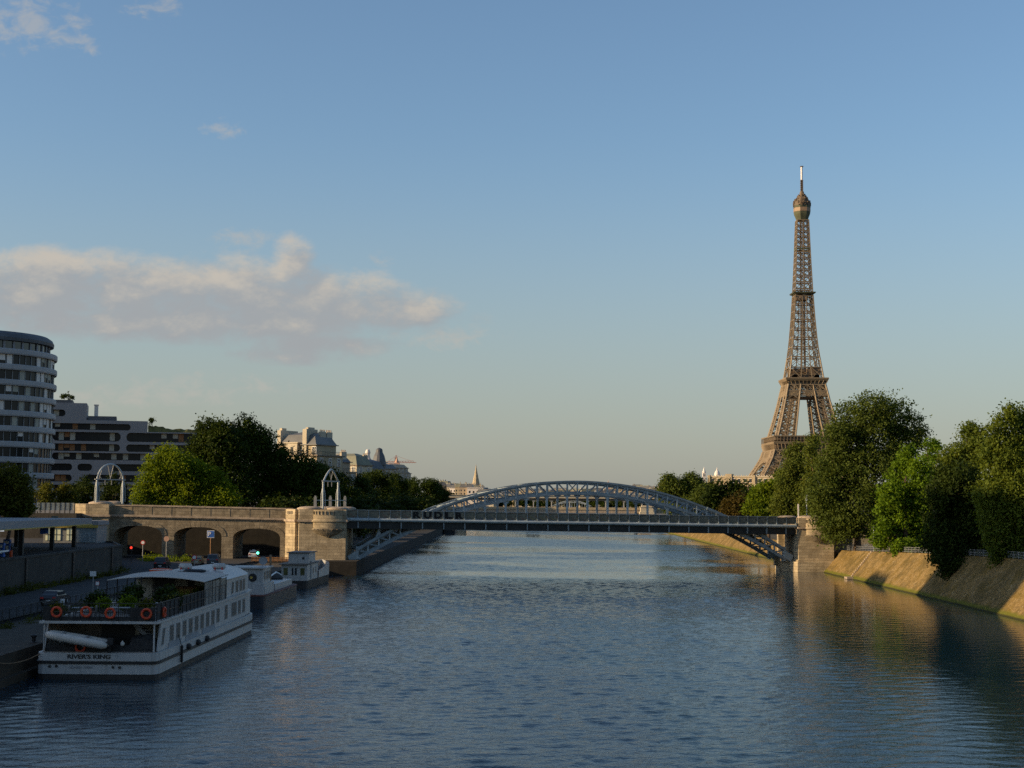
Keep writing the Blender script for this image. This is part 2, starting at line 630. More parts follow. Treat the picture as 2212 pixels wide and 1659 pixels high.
M['canvas_grey'] = pmat('banner_canvas', (0.26, 0.27, 0.28), 0.8, 0.12, 2.0)
M['clear_side'] = pmat('clear_side_curtain', (0.075, 0.08, 0.08), 0.15, 0.3, 0.8, spec=0.6)
M['mesh_dark'] = pmat('dark_railing_net', (0.022, 0.022, 0.022), 0.8, 0.4, 2.0)
M['orange'] = pmat('lifebuoy_orange', (0.48, 0.062, 0.014), 0.5, 0.1)
M['rubber_white'] = pmat('dinghy_rubber', (0.46, 0.44, 0.40), 0.5, 0.08, 1.0)
M['rubber_black'] = pmat('black_rubber', (0.015, 0.015, 0.016), 0.8, 0.3)
M['wood'] = pmat('warm_wood', (0.22, 0.10, 0.035), 0.6, 0.25, 3.0)
M['pot'] = pmat('dark_plant_pot', (0.05, 0.045, 0.04), 0.8, 0.2)
M['yellow'] = pmat('yellow_paint', (0.42, 0.30, 0.05), 0.6, 0.12)
M['blue_sign'] = pmat('blue_sign', (0.03, 0.12, 0.42), 0.5, 0.08)
M['white_sign'] = pmat('white_sign', (0.72, 0.72, 0.70), 0.5, 0.06)
M['red_sign'] = pmat('red_sign', (0.50, 0.035, 0.025), 0.5, 0.08)
M['orange_brown'] = pmat('orange_lit_pole_and_fence', (0.30, 0.14, 0.05), 0.7, 0.2, 2.0)  # orange light on the sign pole put into its colour; also fence orange
M['grey_metal'] = pmat('grey_metal', (0.22, 0.225, 0.225), 0.5, 0.1)
M['pale_metal'] = pmat('pale_metal', (0.34, 0.375, 0.385), 0.45, 0.1)
M['glass'] = glass_mat('window_glass')
M['glass_blue'] = glass_mat('boat_window_glass', (0.014, 0.021, 0.027), 0.3, 0.2)
M['glass_dark'] = glass_mat('shaded_window_glass', (0.010, 0.010, 0.011), 0.25, 0.25)
M['tower_white'] = pmat('pale_cladding', (0.22, 0.22, 0.23), 0.6, 0.07, 0.1, streak=0.15)
M['tower_band'] = pmat('tower_band_cladding', (0.34, 0.335, 0.34), 0.6, 0.07, 0.1, streak=0.2)
M['cream_wall'] = pmat('cream_limestone', (0.38, 0.305, 0.195), 0.85, 0.12, 0.25, streak=0.3)
M['pale_wall'] = pmat('pale_render', (0.48, 0.415, 0.305), 0.85, 0.1, 0.25, streak=0.2)
M['warm_wall'] = pmat('warm_render', (0.36, 0.285, 0.20), 0.85, 0.14, 0.25, streak=0.3)
M['zinc'] = pmat('zinc_roof', (0.125, 0.125, 0.122), 0.5, 0.15, 0.3)
M['slate'] = pmat('slate_roof', (0.085, 0.09, 0.10), 0.6, 0.2, 0.4)
M['roof_green'] = pmat('mossy_copper_roof', (0.17, 0.17, 0.12), 0.7, 0.2, 0.3)
M['brick'] = pmat('chimney_brick', (0.40, 0.31, 0.22), 0.9, 0.2, 0.8)
M['blind'] = pmat('cream_blind', (0.34, 0.325, 0.265), 0.7, 0.1, 0.7)
M['pink_stone'] = pmat('pinkish_stone', (0.46, 0.28, 0.20), 0.85, 0.15, 0.3)
M['white_stone'] = pmat('white_stone', (0.66, 0.60, 0.54), 0.8, 0.06, 0.2)
M['crane_red'] = pmat('crane_paint', (0.34, 0.15, 0.12), 0.6, 0.1)
M['bark'] = pmat('bark', (0.075, 0.052, 0.034), 0.95, 0.35, 1.5, 0.6, 10)
M['bark_pale'] = pmat('pale_bark', (0.22, 0.145, 0.085), 0.95, 0.3, 1.5, 0.6, 10)
M['car_white'] = pmat('white_car_paint', (0.62, 0.60, 0.56), 0.3, 0.03, spec=0.6)
M['car_black'] = pmat('black_car_paint', (0.015, 0.016, 0.02), 0.25, 0.1, spec=0.6)
M['car_grey'] = pmat('dark_grey_car_paint', (0.06, 0.065, 0.075), 0.3, 0.1, spec=0.6)
M['car_gold'] = pmat('sand_car_paint', (0.30, 0.22, 0.11), 0.3, 0.1, spec=0.6)
M['tyre'] = pmat('tyre', (0.015, 0.015, 0.015), 0.9, 0.1)
M['em_red'] = emit_mat('red_light', (1.0, 0.04, 0.02), 0.7)
M['em_green'] = emit_mat('green_light', (0.10, 1.0, 0.62), 3.0)
M['em_white'] = emit_mat('shop_light', (0.85, 0.9, 1.0), 0.7)
M['em_warm'] = emit_mat('lit_shop_window', (0.62, 0.62, 0.42), 0.10)
L = {}
L['plane'] = leaf_mat('plane_leaves', (0.016, 0.029, 0.004), (0.052, 0.078, 0.009), 0.3)
L['bright'] = leaf_mat('bright_leaves', (0.062, 0.105, 0.006), (0.185, 0.240, 0.014), 0.45)
L['poplar'] = leaf_mat('poplar_leaves', (0.044, 0.068, 0.012), (0.125, 0.160, 0.028), 0.35)
L['slim'] = leaf_mat('slim_poplar_leaves', (0.052, 0.076, 0.012), (0.135, 0.162, 0.026), 0.35)
L['chestnut'] = leaf_mat('chestnut_leaves', (0.050, 0.098, 0.007), (0.155, 0.245, 0.016), 0.45)
L['dark'] = leaf_mat('dark_leaves', (0.013, 0.025, 0.004), (0.042, 0.062, 0.008), 0.25)
L['willow'] = leaf_mat('willow_leaves', (0.058, 0.088, 0.012), (0.160, 0.200, 0.026), 0.4)
L['russet'] = leaf_mat('russet_leaves', (0.044, 0.036, 0.008), (0.105, 0.074, 0.014), 0.3)
L['olive'] = leaf_mat('olive_leaves', (0.046, 0.056, 0.008), (0.120, 0.125, 0.016), 0.35)
# ================================================================== THE SETTING
rng = random.Random(11)

# one ground sheet out to the horizon, below the river bed
b = MB()
b.add([(-20000, -400, -3), (20000, -400, -3), (20000, 30000, -3), (-20000, 30000, -3)], [(0, 1, 2, 3)])
struct('ground', b, M['city_ground'])
# river: modelled waves, calmer and rougher lanes of wind
def lattice_noise(x, y, seed):
    rs_ = np.random.RandomState(seed)
    g = rs_.rand(64, 64)
    xi, yi = np.floor(x).astype(int), np.floor(y).astype(int)
    fx, fy = x - xi, y - yi
    fx, fy = fx * fx * (3 - 2 * fx), fy * fy * (3 - 2 * fy)
    a0 = g[xi % 64, yi % 64] * (1 - fx) + g[(xi + 1) % 64, yi % 64] * fx
    a1 = g[xi % 64, (yi + 1) % 64] * (1 - fx) + g[(xi + 1) % 64, (yi + 1) % 64] * fx
    return a0 * (1 - fy) + a1 * fy


def fbm(x, y, seed, octaves=4):
    v, k = 0.0, 0.5
    for o in range(octaves):
        v = v + k * lattice_noise(x * 2 ** o + 17.3 * o, y * 2 ** o + 5.1 * o, seed + o)
        k *= 0.5
    return v / (1 - 0.5 ** octaves)


def sstep(x, a, b_):
    t_ = np.clip((x - a) / (b_ - a), 0, 1)
    return t_ * t_ * (3 - 2 * t_)


def river_mesh():
    ysl = [52.0]
    while ysl[-1] < 700:
        ysl.append(ysl[-1] + max(0.24, 0.0018 * ysl[-1]))
    ya = np.array(ysl)
    xa = np.linspace(-40.0, 67.0, 340)
    X, Y = np.meshgrid(xa, ya)
    rs_ = np.random.RandomState(12)
    wx = X + 14 * (fbm(X / 60, Y / 60, 91) - .5)
    wy = Y + 30 * (fbm(X / 50 + 9, Y / 50, 95) - .5)
    lane = fbm(wx / 46 + .55 * wy / 40, wy / 34, 31, 6)
    far = sstep(Y, 225, 275)
    calm = sstep(lane, .42, .64)
    amp = (1 - .40 * sstep(lane, .40, .65)) * (1 - far) + far * (1.0 - .72 * calm)
    # slack water close under the left quay and the boats
    amp = amp * (0.55 + .45 * sstep(X, -34, -8)) * (1 - .80 * sstep(X - Y * .10, 0, 26))
    Z = np.zeros_like(X)
    for i in range(64):
        lam = 0.7 * (3.2 / 0.7) ** rs_.rand()
        th = rs_.normal(0.25, 0.55) + PI / 2
        k = 2 * PI / lam
        s_ = 0.0205 * (1.0 if lam < 2 else 0.6)
        Z += (s_ / k) * np.sin(k * (math.cos(th) * X + math.sin(th) * Y) + rs_.rand() * 2 * PI)
    Z = Z * amp
    ny_, nx_ = X.shape
    V = np.stack([X, Y, Z], -1).reshape(-1, 3).astype(np.float32)
    idx = np.arange(ny_ * nx_, dtype=np.int32).reshape(ny_, nx_)
    F = np.stack([idx[:-1, :-1], idx[:-1, 1:], idx[1:, 1:], idx[1:, :-1]], -1).reshape(-1, 4)
    me = bpy.data.meshes.new('river_water')
    me.vertices.add(len(V)); me.vertices.foreach_set('co', V.ravel())
    me.loops.add(F.size); me.loops.foreach_set('vertex_index', F.ravel())
    me.polygons.add(len(F))
    me.polygons.foreach_set('loop_start', np.arange(0, F.size, 4, dtype=np.int32))
    me.polygons.foreach_set('loop_total', np.full(len(F), 4, np.int32))
    me.polygons.foreach_set('use_smooth', np.ones(len(F), bool))
    me.materials.append(M['water'])
    me.update(calc_edges=True)
    at_ = me.attributes.new('chop', 'FLOAT', 'POINT')
    at_.data.foreach_set('value', amp.ravel().astype(np.float32))
    return me


ow = link('river_water', river_mesh())
ow['kind'] = 'structure'
b = MB()
b.add([(-70, -250, -.4), (420, -250, -.4), (420, 1100, -.4), (-70, 1100, -.4)], [(0, 1, 2, 3)])
struct('river_arm_water', b, M['water'])


def slab(name, poly, z0, z1, mat, label=None):
    b = MB()
    b.prism(poly, z0, z1)
    return struct(name, b, mat, label)


# left bank: mooring quay, lower road, upper street, and the bank beyond the bridge
slab('quay', [(-45.2, -50), (-36.4, -50), (-36.4, 266), (-45.2, 266)], -3, 2.15, M['quay'])
slab('road', [(-57.3, -50), (-45.2, -50), (-45.2, 330), (-80, 330), (-80, 245), (-57.3, 214)], -3, 2.45, M['asphalt'])
slab('street', [(-400, -50), (-57.3, -50), (-57.3, 221), (-64.5, 244), (-80, 268), (-80, 330), (-400, 330)], -3, 6.1, M['asphalt'])
slab('river_path', [(-45.2, 266), (-27.2, 266), (-27.2, 668), (-45.2, 668)], -3, 2.5, M['dark_wall'])  # shade of the trees is put into the dark material
slab('hillside', [(-1200, 330), (-45.2, 330), (-45.2, 900), (-1200, 900)], -3, 5.5, M['earth'])
# kerbs and lane line of the lower road
b = MB()
b.bb(-45.45, -45.2, -50, 262, 2.4, 2.58)
b.bb(-57.3, -57.05, -50, 220, 2.4, 2.58)
struct('kerb', b, M['concrete_dark'])
# lower stone ledge of the quay wall at the water
b = MB()
b.bb(-36.4, -35.9, -50, 266, -3, 0.55)
struct('quay_ledge', b, M['quay'])

# land beyond the second bridge and on the far side of the island's other river arm
slab('city_land', [(-3000, 900), (3000, 900), (3000, 9000), (-3000, 9000)], -3, 4.0, M['city_ground'])
slab('far_bank', [(166, -50), (600, -50), (600, 900), (166, 900)], -3, 5.0, M['earth'])
# the distant rise on which the far quarters stand
b = MB()
prof = [(-2600, 18), (-1400, 30), (-700, 26), (-250, 22), (100, 20), (420, 22), (700, 40), (900, 62), (1300, 40), (2600, 20)]
ny = 8
vs, fs = [], []
for (x, h) in prof:
    for j in range(ny):
        tt = j / (ny - 1)
        vs.append((x, 2100 + tt * 2600, 3.9 + h * math.sin(tt * PI * 0.5) ** 1.5 * (0.9 + 0.1 * math.sin(x * 0.01 + j))))
for i in range(len(prof) - 1):
    for j in range(ny - 1):
        a = i * ny + j
        fs.append((a, a + ny, a + ny + 1, a + 1))
b.add(vs, fs)
struct('hills', b, M['city_ground'], smooth=True)

# the island: sloped stone embankment and its walk
WL = [(-60, 59.0), (60, 59.0), (174, 59.3), (294, 60.2), (450, 62.4), (560, 64.2), (663, 66.0)]


def wl_x(y):
    for (y0, x0), (y1, x1) in zip(WL, WL[1:]):
        if y <= y1:
            return x0 + (x1 - x0) * (y - y0) / (y1 - y0)
    return WL[-1][1]


BH = [(-60, 6.7), (150, 6.7), (200, 6.25), (236, 5.55), (290, 4.2), (300, 4.1), (700, 4.1)]


def bh(y):
    for (y0, h0), (y1, h1) in zip(BH, BH[1:]):
        if y <= y1:
            return h0 + (h1 - h0) * (y - y0) / (y1 - y0)
    return BH[-1][1]


def bw(y):
    return .91 * bh(y)


ys = [(-60 + 3.0 * i) for i in range(242)]
ys = [y for y in ys if y < 663] + [663]
rb = random.Random(5)
rows = 11
vs, fs = [], []
b = MB()
for y in ys:
    for k in range(rows):
        tt = -0.35 + 1.35 * k / (rows - 1)
        j = 0.0 if k in (0, rows - 1) else rb.uniform(-0.12, 0.12)
        vs.append((wl_x(y) + bw(y) * tt + j, y, bh(y) * tt + (0.0 if k in (0, rows - 1) else rb.uniform(-0.08, 0.08))))
for i in range(len(ys) - 1):
    for k in range(rows - 1):
        a = i * rows + k
        fs.append((a, a + rows, a + rows + 1, a + 1))
b.add(vs, fs)
ob = b.build('stone_embankment', M['bank'], smooth=True)
tag(ob, 'sloping rubble stone embankment with dry grass and green weed along the island shore', 'embankment')
# coping course along its top
b = MB()
for y0, y1 in zip(ys, ys[1:]):
    if y1 < 40:
        continue
    x0, x1, h0, h1 = wl_x(y0) + bw(y0) - .05, wl_x(y1) + bw(y1) - .05, bh(y0), bh(y1)
    b.add([(x0, y0, h0 - .2), (x0 + .45, y0, h0 - .2), (x0 + .45, y0, h0 + .06), (x0, y0, h0 + .06),
           (x1, y1, h1 - .2), (x1 + .45, y1, h1 - .2), (x1 + .45, y1, h1 + .06), (x1, y1, h1 + .06)],
          [(3, 2, 6, 7), (0, 3, 7, 4), (1, 5, 6, 2)])
b.build('coping', M['bank'], ob)
b = MB()
vs, fs = [], []
for y in ys:
    x0, h = wl_x(y) + bw(y) + .3, bh(y) - .02
    vs += [(x0, y, -3), (x0, y, h), (x0 + 12.5, y, h), (x0 + 16.5, y, -3)]
for i in range(len(ys) - 1):
    for k in range(3):
        a = i * 4 + k
        fs.append((a, a + 4, a + 5, a + 1))
b.add(vs, fs)
b.add([vs[-4], vs[-3], vs[-2], vs[-1]], [(0, 1, 2, 3)])
struct('island_walk', b, M['earth'])
# narrow steps down the slope to a landing slab
st = thing('bank_steps', 'narrow stone steps running down the embankment to a small landing slab', 'steps', (wl_x(267), 267, 0))
b = MB()
for k in range(15):
    tt = (k + 0.5) / 15
    b.box((bw(267) * tt, 0.0 + tt * 1.5, bh(267) * tt + .09), (0.34, 0.62, 0.2))
b.build('step', M['stone_cap'], st)
b = MB()
b.box((-0.35, -0.6, 0.22), (1.1, 2.2, 0.36))
b.build('landing_slab', M['stone_cap'], st)


# ================================================================== bridge piers and viaduct
def offset_poly(poly, d):
    out = []
    n = len(poly)
    for i in range(n):
        p0, p1, p2 = Vector(poly[i - 1]), Vector(poly[i]), Vector(poly[(i + 1) % n])
        a = (p1 - p0).normalized()
        c = (p2 - p1).normalized()
        na, nc = Vector((a.y, -a.x)), Vector((c.y, -c.x))
        k = na + nc
        k = k / max(0.25, k.dot(na))
        out.append((p1.x + k.x * d, p1.y + k.y * d))
    return out


def rounded_cap(b, cx, cy, w, d, z, h):
    """flat-domed coping stone"""
    prof = [(1.0, 0), (1.02, h * .25), (0.96, h * .5), (0.7, h * .85), (0.35, h * .98), (0.0, h)]
    b.lathe((cx, cy, z), prof, 20, sx=w / 2, sy=d / 2)


def stone_pier(name, label, poly, zc, ztop, bay, caps, zplinth, loc):
    t = thing(name, label, 'bridge pier', loc)
    P = [(x - loc[0], y - loc[1]) for x, y in poly]
    b = MB(); b.prism(P, zplinth, zc); b.build('shaft', M['stone'], t)
    b = MB()
    b.prism(offset_poly(P, 0.35), zplinth - .35, zplinth)
    b.prism(offset_poly(P, 0.75), -3, zplinth - .35)
    b.build('plinth', M['stone'], t)
    b = MB()
    b.prism(offset_poly(P, 0.12), zc, zc + .18); b.prism(offset_poly(P, 0.34), zc + .18, zc + .55)
    b.build('cornice', M['stone_cap'], t)
    b = MB(); b.prism(offset_poly(P, 0.02), zc + .55, ztop); b.build('attic', M['stone'], t)
    # half round bay on a shell shaped corbel
    bx, by, br_, bd = bay
    bx -= loc[0]; by -= loc[1]
    b = MB()
    z1 = zc + .55
    b.lathe((bx, by, 0), [(0, ztop - .1), (0.96, ztop - .1), (0.96, z1), (1.1, z1 - .05), (1.12, z1 - .35), (0.98, zc), (0.95, zc - 1.05)], 22, PI, 2 * PI, br_, bd)
    b.build('bay', M['stone'], t, smooth=False)
    b = MB()
    b.lathe((bx, by, 0), [(1.03, zc - 1.0), (1.06, zc - 1.25), (0.92, zc - 1.5), (0.74, zc - 1.85), (0.46, zc - 2.25), (0.14, zc - 2.5), (0.0, zc - 2.55)], 14, PI, 2 * PI, br_, bd)
    for k in range(9):
        a = PI + PI * (k + .5) / 9
        b.beam((bx + math.cos(a) * br_ * 1.04, by + math.sin(a) * bd * 1.06, zc - 1.1), (bx + math.cos(a) * br_ * .12, by + math.sin(a) * bd * .2, zc - 2.5), .22, .12)
    b.build('corbel', M['stone_dark'], t)
    for k in range(8):
        b = MB()
        a = PI + PI * (k + .7) / 12
        b.box((bx + math.cos(a) * br_ * .965, by + math.sin(a) * bd * .965, ztop - .62), (.17, .12, .62), a)
        b.build('baluster_slot', M['mesh_dark'], t)
    for (cx, cy, w, d, h) in caps:
        b = MB(); rounded_cap(b, cx - loc[0], cy - loc[1], w, d, ztop, h); b.build('cap', M['stone_cap'], t, smooth=True)
    return t


LP = (-34.0, 277.0)
poly_l = [(-38.2, 271.6), (-29.8, 271.6), (-29.8, 284), (-41.2, 284), (-41.2, 275.3), (-39.1, 272.7), (-38.7, 273.0), (-38.2, 272.6)]
lp = stone_pier('bridge_pier', 'stone bridge pier under the left end of the steel arch with half round bay', poly_l, 9.15, 11.55,
                (-33.0, 271.6, 2.75, .95), [(-36.6, 273.6, 4.6, 3.6, .55), (-31.6, 274.0, 4.2, 3.6, .5), (-34.5, 282, 6.4, 3.6, .5), (-30.9, 282.3, 3.6, 3, .5)], 2.1, (LP[0], LP[1], 0))
# springing block on the river side and balustered panel on the lit flank
b = MB()
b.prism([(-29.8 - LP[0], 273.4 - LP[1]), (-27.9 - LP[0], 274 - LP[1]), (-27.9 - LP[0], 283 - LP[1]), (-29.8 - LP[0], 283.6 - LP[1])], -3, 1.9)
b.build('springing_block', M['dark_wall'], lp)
d = (Vector((-39.1, 272.7)) - Vector((-41.2, 275.3))).normalized()
for k in range(6):
    b = MB()
    p = Vector((-41.2, 275.3)) + d * (0.75 + k * 0.33)
    b.box((p.x - LP[0], p.y - LP[1], 10.95), (.15, .1, .6), math.atan2(d.y, d.x))
    b.build('baluster_slot', M['mesh_dark'], lp)

RP = (58.0, 296.0)
poly_r = [(55.6, 291.3), (62.4, 291.3), (62.4, 303), (54.8, 303), (54.8, 292.3)]
rp = stone_pier('bridge_pier', 'stone bridge pier at the right end of the arch, partly hidden by the poplar', poly_r, 8.15, 10.4,
                (59.6, 291.3, 2.6, .85), [(54.6, 297.5, 3.8, 6.5, .4), (59.0, 294.5, 6.0, 4.6, .5)], 2.35, (RP[0], RP[1], 0))
b = MB()
b.prism([(53.0 - RP[0], 293 - RP[1]), (54.8 - RP[0], 292.6 - RP[1]), (54.8 - RP[0], 303 - RP[1]), (53.0 - RP[0], 302.6 - RP[1])], -3, 1.7)
b.bb(52.3 - RP[0], 53.4 - RP[0], 299.0 - RP[1], 300.4 - RP[1], 0.9, 2.7)
b.build('springing_block', M['stone'], rp)
b = MB()
b.bb(53.6 - RP[0], 54.8 - RP[0], 302.2 - RP[1], 303.6 - RP[1], 1.7, 8.4)
b.bb(53.5 - RP[0], 54.9 - RP[0], 302.1 - RP[1], 303.7 - RP[1], 8.4, 8.9)
b.build('pilaster', M['stone'], rp)

# masonry viaduct on the left bank
VY = 275.6
vt = thing('railway_viaduct', 'masonry railway viaduct with three round headed arches over the riverside road', 'viaduct', (-58, VY, 0))
vx0, vx1 = -73.4 + 58, -41.2 + 58


def vtop(x):
    return 12.15 - 0.5 * (x - vx0) / (vx1 - vx0)


arches = [(-72.6 + 58, -63.8 + 58, 6.6, 8.35), (-61.6 + 58, -52.9 + 58, 6.5, 8.15), (-50.8 + 58, -42.2 + 58, 6.3, 7.95)]


def arch_pts(x0, x1, zs, zt, n=18):
    a = (x1 - x0) / 2
    c = (x0 + x1) / 2
    out = []
    for i in range(n + 1):
        th = PI - PI * i / n
        cx, sx_ = math.cos(th), math.sin(th)
        out.append((c + a * math.copysign(abs(cx) ** 0.85, cx), zs + (zt - zs) * abs(sx_) ** 0.95))
    return out


poly = [(vx0, 0)]
for (x0, x1, zs, zt) in arches:
    poly += [(x0, 0)] + arch_pts(x0, x1, zs, zt) + [(x1, 0)]
poly += [(vx1, 0), (vx1, vtop(vx1) - 2.35), (vx0, vtop(vx0) - 2.35)]
b = MB()
b.vprism(poly, 0, 10)
b.build('arcade_wall', M['stone_dark'], vt)
for (x0, x1, zs, zt) in arches:
    b = MB()
    pin = arch_pts(x0, x1, zs, zt, 21)
    pout = arch_pts(x0 - .85, x1 + .85, zs, zt + .95, 21)
    for i in range(21):
        g = 0.03
        a0, a1, o0, o1 = [Vector((p[0], 0, p[1])) for p in (pin[i], pin[i + 1], pout[i], pout[i + 1])]
        a0, a1 = a0.lerp(a1, g), a1.lerp(a0, g)
        o0, o1 = o0.lerp(o1, g), o1.lerp(o0, g)
        f = Vector((0, -.07, 0))
        bk = Vector((0, .3, 0))
        b.add([a0 + f, a1 + f, o1 + f, o0 + f, a0 + bk, a1 + bk, o1 + bk, o0 + bk], [(3, 2, 1, 0), (0, 1, 5, 4), (1, 2, 6, 5), (2, 3, 7, 6), (3, 0, 4, 7)])
    b.build('arch_ring', M['stone_dark'], vt)
b = MB()
za, zb = vtop(vx0), vtop(vx1)
for (dz0, dz1, pr, y1) in ((-2.35, -2.12, .16, 10.1), (-2.12, -1.75, .42, 10.3)):
    b.xprism([(-pr, za + dz0), (y1, za + dz0), (y1, za + dz1), (-pr, za + dz1)], vx0, vx0 + .02)
    b.add([(vx0, -pr, za + dz0), (vx1, -pr, zb + dz0), (vx1, -pr, zb + dz1), (vx0, -pr, za + dz1), (vx0, y1, za + dz0), (vx1, y1, zb + dz0), (vx1, y1, zb + dz1), (vx0, y1, za + dz1)],
          [(0, 1, 2, 3), (7, 6, 5, 4), (3, 2, 6, 7), (4, 5, 1, 0)])
b.build('cornice', M['stone_cap'], vt)
b = MB()
n = 9
for i in range(n):
    x0 = vx0 + (vx1 - vx0) * i / n
    x1 = vx0 + (vx1 - vx0) * (i + 1) / n
    for (ya, yb) in ((0.0, 0.35), (9.6, 9.95)):
        b.add([(x0, ya, vtop(x0) - 1.75), (x1, ya, vtop(x1) - 1.75), (x1, ya, vtop(x1) - .2), (x0, ya, vtop(x0) - .2),
               (x0, yb, vtop(x0) - 1.75), (x1, yb, vtop(x1) - 1.75), (x1, yb, vtop(x1) - .2), (x0, yb, vtop(x0) - .2)], [(0, 1, 2, 3), (7, 6, 5, 4)])
    b.box((x0 + .25, .06, vtop(x0) - .98), (.5, .2, 1.54))
b.add([(vx0, .35, za - 1.7), (vx1, .35, zb - 1.7), (vx1, 9.6, zb - 1.7), (vx0, 9.6, za - 1.7)], [(0, 1, 2, 3)])
b.build('parapet', M['stone_dark'], vt)
b = MB()
for (ya, yb) in ((-.14, .5), (9.45, 10.1)):
    b.add([(vx0, ya, za - .2), (vx1, ya, zb - .2), (vx1, ya, zb), (vx0, ya, za), (vx0, yb, za - .2), (vx1, yb, zb - .2), (vx1, yb, zb), (vx0, yb, za)],
          [(0, 1, 2, 3), (7, 6, 5, 4), (3, 2, 6, 7), (4, 5, 1, 0)])
b.build('coping', M['stone_cap'], vt)

uw = thing('underpass_wall', 'underpass wall with shade put into its dark streaked colour, seen through the viaduct arches', 'wall', (-58, 292, 0))
b = MB(); b.bb(-17, 17.5, 0, 1, 2.2, 9.4); b.build('face', M['dark_wall'], uw)  # shade inside the arches is put into this wall's near-black colour
# end block of the viaduct at the street
ET = (-76.0, 280.0)
poly_e = [(-77.6, 274.6), (-73.4, 274.6), (-73.4, 286), (-80.6, 286), (-80.6, 276.8), (-79.2, 275.6), (-78.2, 275.0)]
et = thing('viaduct_abutment', 'stone end block of the viaduct beside the filling station, rounded copings on top', 'abutment', (ET[0], ET[1], 0))
P = [(x - ET[0], y - ET[1]) for x, y in poly_e]
b = MB(); b.prism(P, 0, 9.75); b.build('shaft', M['stone'], et)
b = MB(); b.prism(offset_poly(P, .12), 9.75, 9.95); b.prism(offset_poly(P, .36), 9.95, 10.3); b.build('cornice', M['stone_cap'], et)
b = MB(); b.prism(offset_poly(P, .02), 10.3, 12.25); b.build('attic', M['stone'], et)
for (cx, cy, w, d_) in ((0.6, -3.6, 4.4, 3.4), (0.9, 4.4, 3.6, 3.0)):
    b = MB(); rounded_cap(b, cx, cy, w, d_, 12.25, .55); b.build('cap', M['stone_cap'], et, smooth=True)
# retaining arch wall over the island walk behind the right pier
it = thing('island_viaduct', 'shaded stone viaduct wall crossing the island behind the poplar trunks', 'viaduct', (66, 293, 0))
b = MB()
pl = [(-3.6, 3), (0.4, 3)] + arch_pts(0.4, 7.6, 6.0, 7.6) + [(7.6, 3), (13, 3), (13, 10.0), (-3.6, 10.0)]
b.vprism(pl, 0, 9); b.build('arcade_wall', M['stone_dark'], it)
b = MB(); b.bb(-3.6, 13, -.2, 9.2, 10.0, 10.35); b.build('coping', M['stone_cap'], it)


# ================================================================== steel arch bridge
BA, BB_ = Vector((-29.75, 273.0)), Vector((55.2, 291.2))
BL = (BB_ - BA).length
BROT = math.atan2(BB_.y - BA.y, BB_.x - BA.x)
bt = thing('railway_bridge', 'blue grey steel arch railway bridge spanning the river, graffiti along its parapet', 'bridge', (BA.x, BA.y, 0), rz=BROT)
UC = BL / 2


def dz(u):
    return -0.95 * u / BL


def zu(u):
    return 17.05 - 0.00743 * (u - UC) ** 2


def zl(u):
    return 14.75 - 0.00715 * (u - UC) ** 2


DECK = 10.1
VN, VF = 1.35, 8.9
step = 1.97
nseg = int((BL - 2.6) / step / 2)
us = [UC + step * k for k in range(-nseg, nseg + 1)]


def arch_rib(v):
    b = MB()
    for f, hh in ((zu, .34), (zl, .36)):
        for u0, u1 in zip(us, us[1:]):
            lg = 1.45 if abs((u0 + u1) / 2 - UC) > 26 else 1.0
            b.beam((u0, v, f(u0)), (u1 + .02, v, f(u1)), .62 * lg, hh * lg)
    # web plates that make the chords read as tees
    for f, s in ((zu, -1), (zl, 1)):
        for u0, u1 in zip(us, us[1:]):
            b.beam((u0, v, f(u0) + s * .3), (u1, v, f(u1) + s * .3), .1, .3)
    return b


for v in (VN, VF):
    rib = arch_rib(v).build('arch_rib', M['steel'], bt)
    bv = MB()
    for k, u in enumerate(us):
        wd = .34 if abs(k - nseg) % 2 == 0 else .24
        bv.beam((u, v, zl(u) + .15), (u, v, zu(u) - .15), wd, .24, up=(1, 0, 0), m=1)
    for k, (u0, u1) in enumerate(zip(us, us[1:])):
        wd = .26 if abs((u0 + u1) / 2 - UC) > 26 else .17
        if k < nseg:
            bv.beam((u0 + .1, v, zu(u0) - .2), (u1 - .1, v, zl(u1) + .2), wd, .2, up=(0, 1, 0))
        else:
            bv.beam((u0 + .1, v, zl(u0) + .2), (u1 - .1, v, zu(u1) - .2), wd, .2, up=(0, 1, 0))
    bv.build('web_lattice', [M['steel'], M['steel_light']], rib)
    # end bearings
    for s in (-1, 1):
        u = UC + s * nseg * step
        b = MB()
        b.beam((u, v, zl(u) - .4), (u, v, zu(u) + .5), .7, .5, up=(1, 0, 0))
        b.beam((u, v, (zl(u) + zu(u)) / 2), (u + s * 1.5, v, (zl(u) + zu(u)) / 2 - .9), .9, 1.3)
        b.build('bearing', M['steel_light'], bt)
b = MB()
for k in range(0, len(us) - 2, 2):
    u0, u1 = us[k], us[k + 2]
    b.beam((u0, VN, zu(u0)), (u0, VF, zu(u0)), .22, .22)
    if zl(u0) > DECK + 5.2 or zu(u0) < DECK - 1.5:
        b.beam((u0, VN, zl(u0)), (u0, VF, zl(u0)), .22, .22)
    b.beam((u0, VN, zu(u0)), (u1, VF, zu(u1)), .14, .14)
    b.beam((u0, VF, zu(u0)), (u1, VN, zu(u1)), .14, .14)
b.build('wind_bracing', M['steel'], bt)
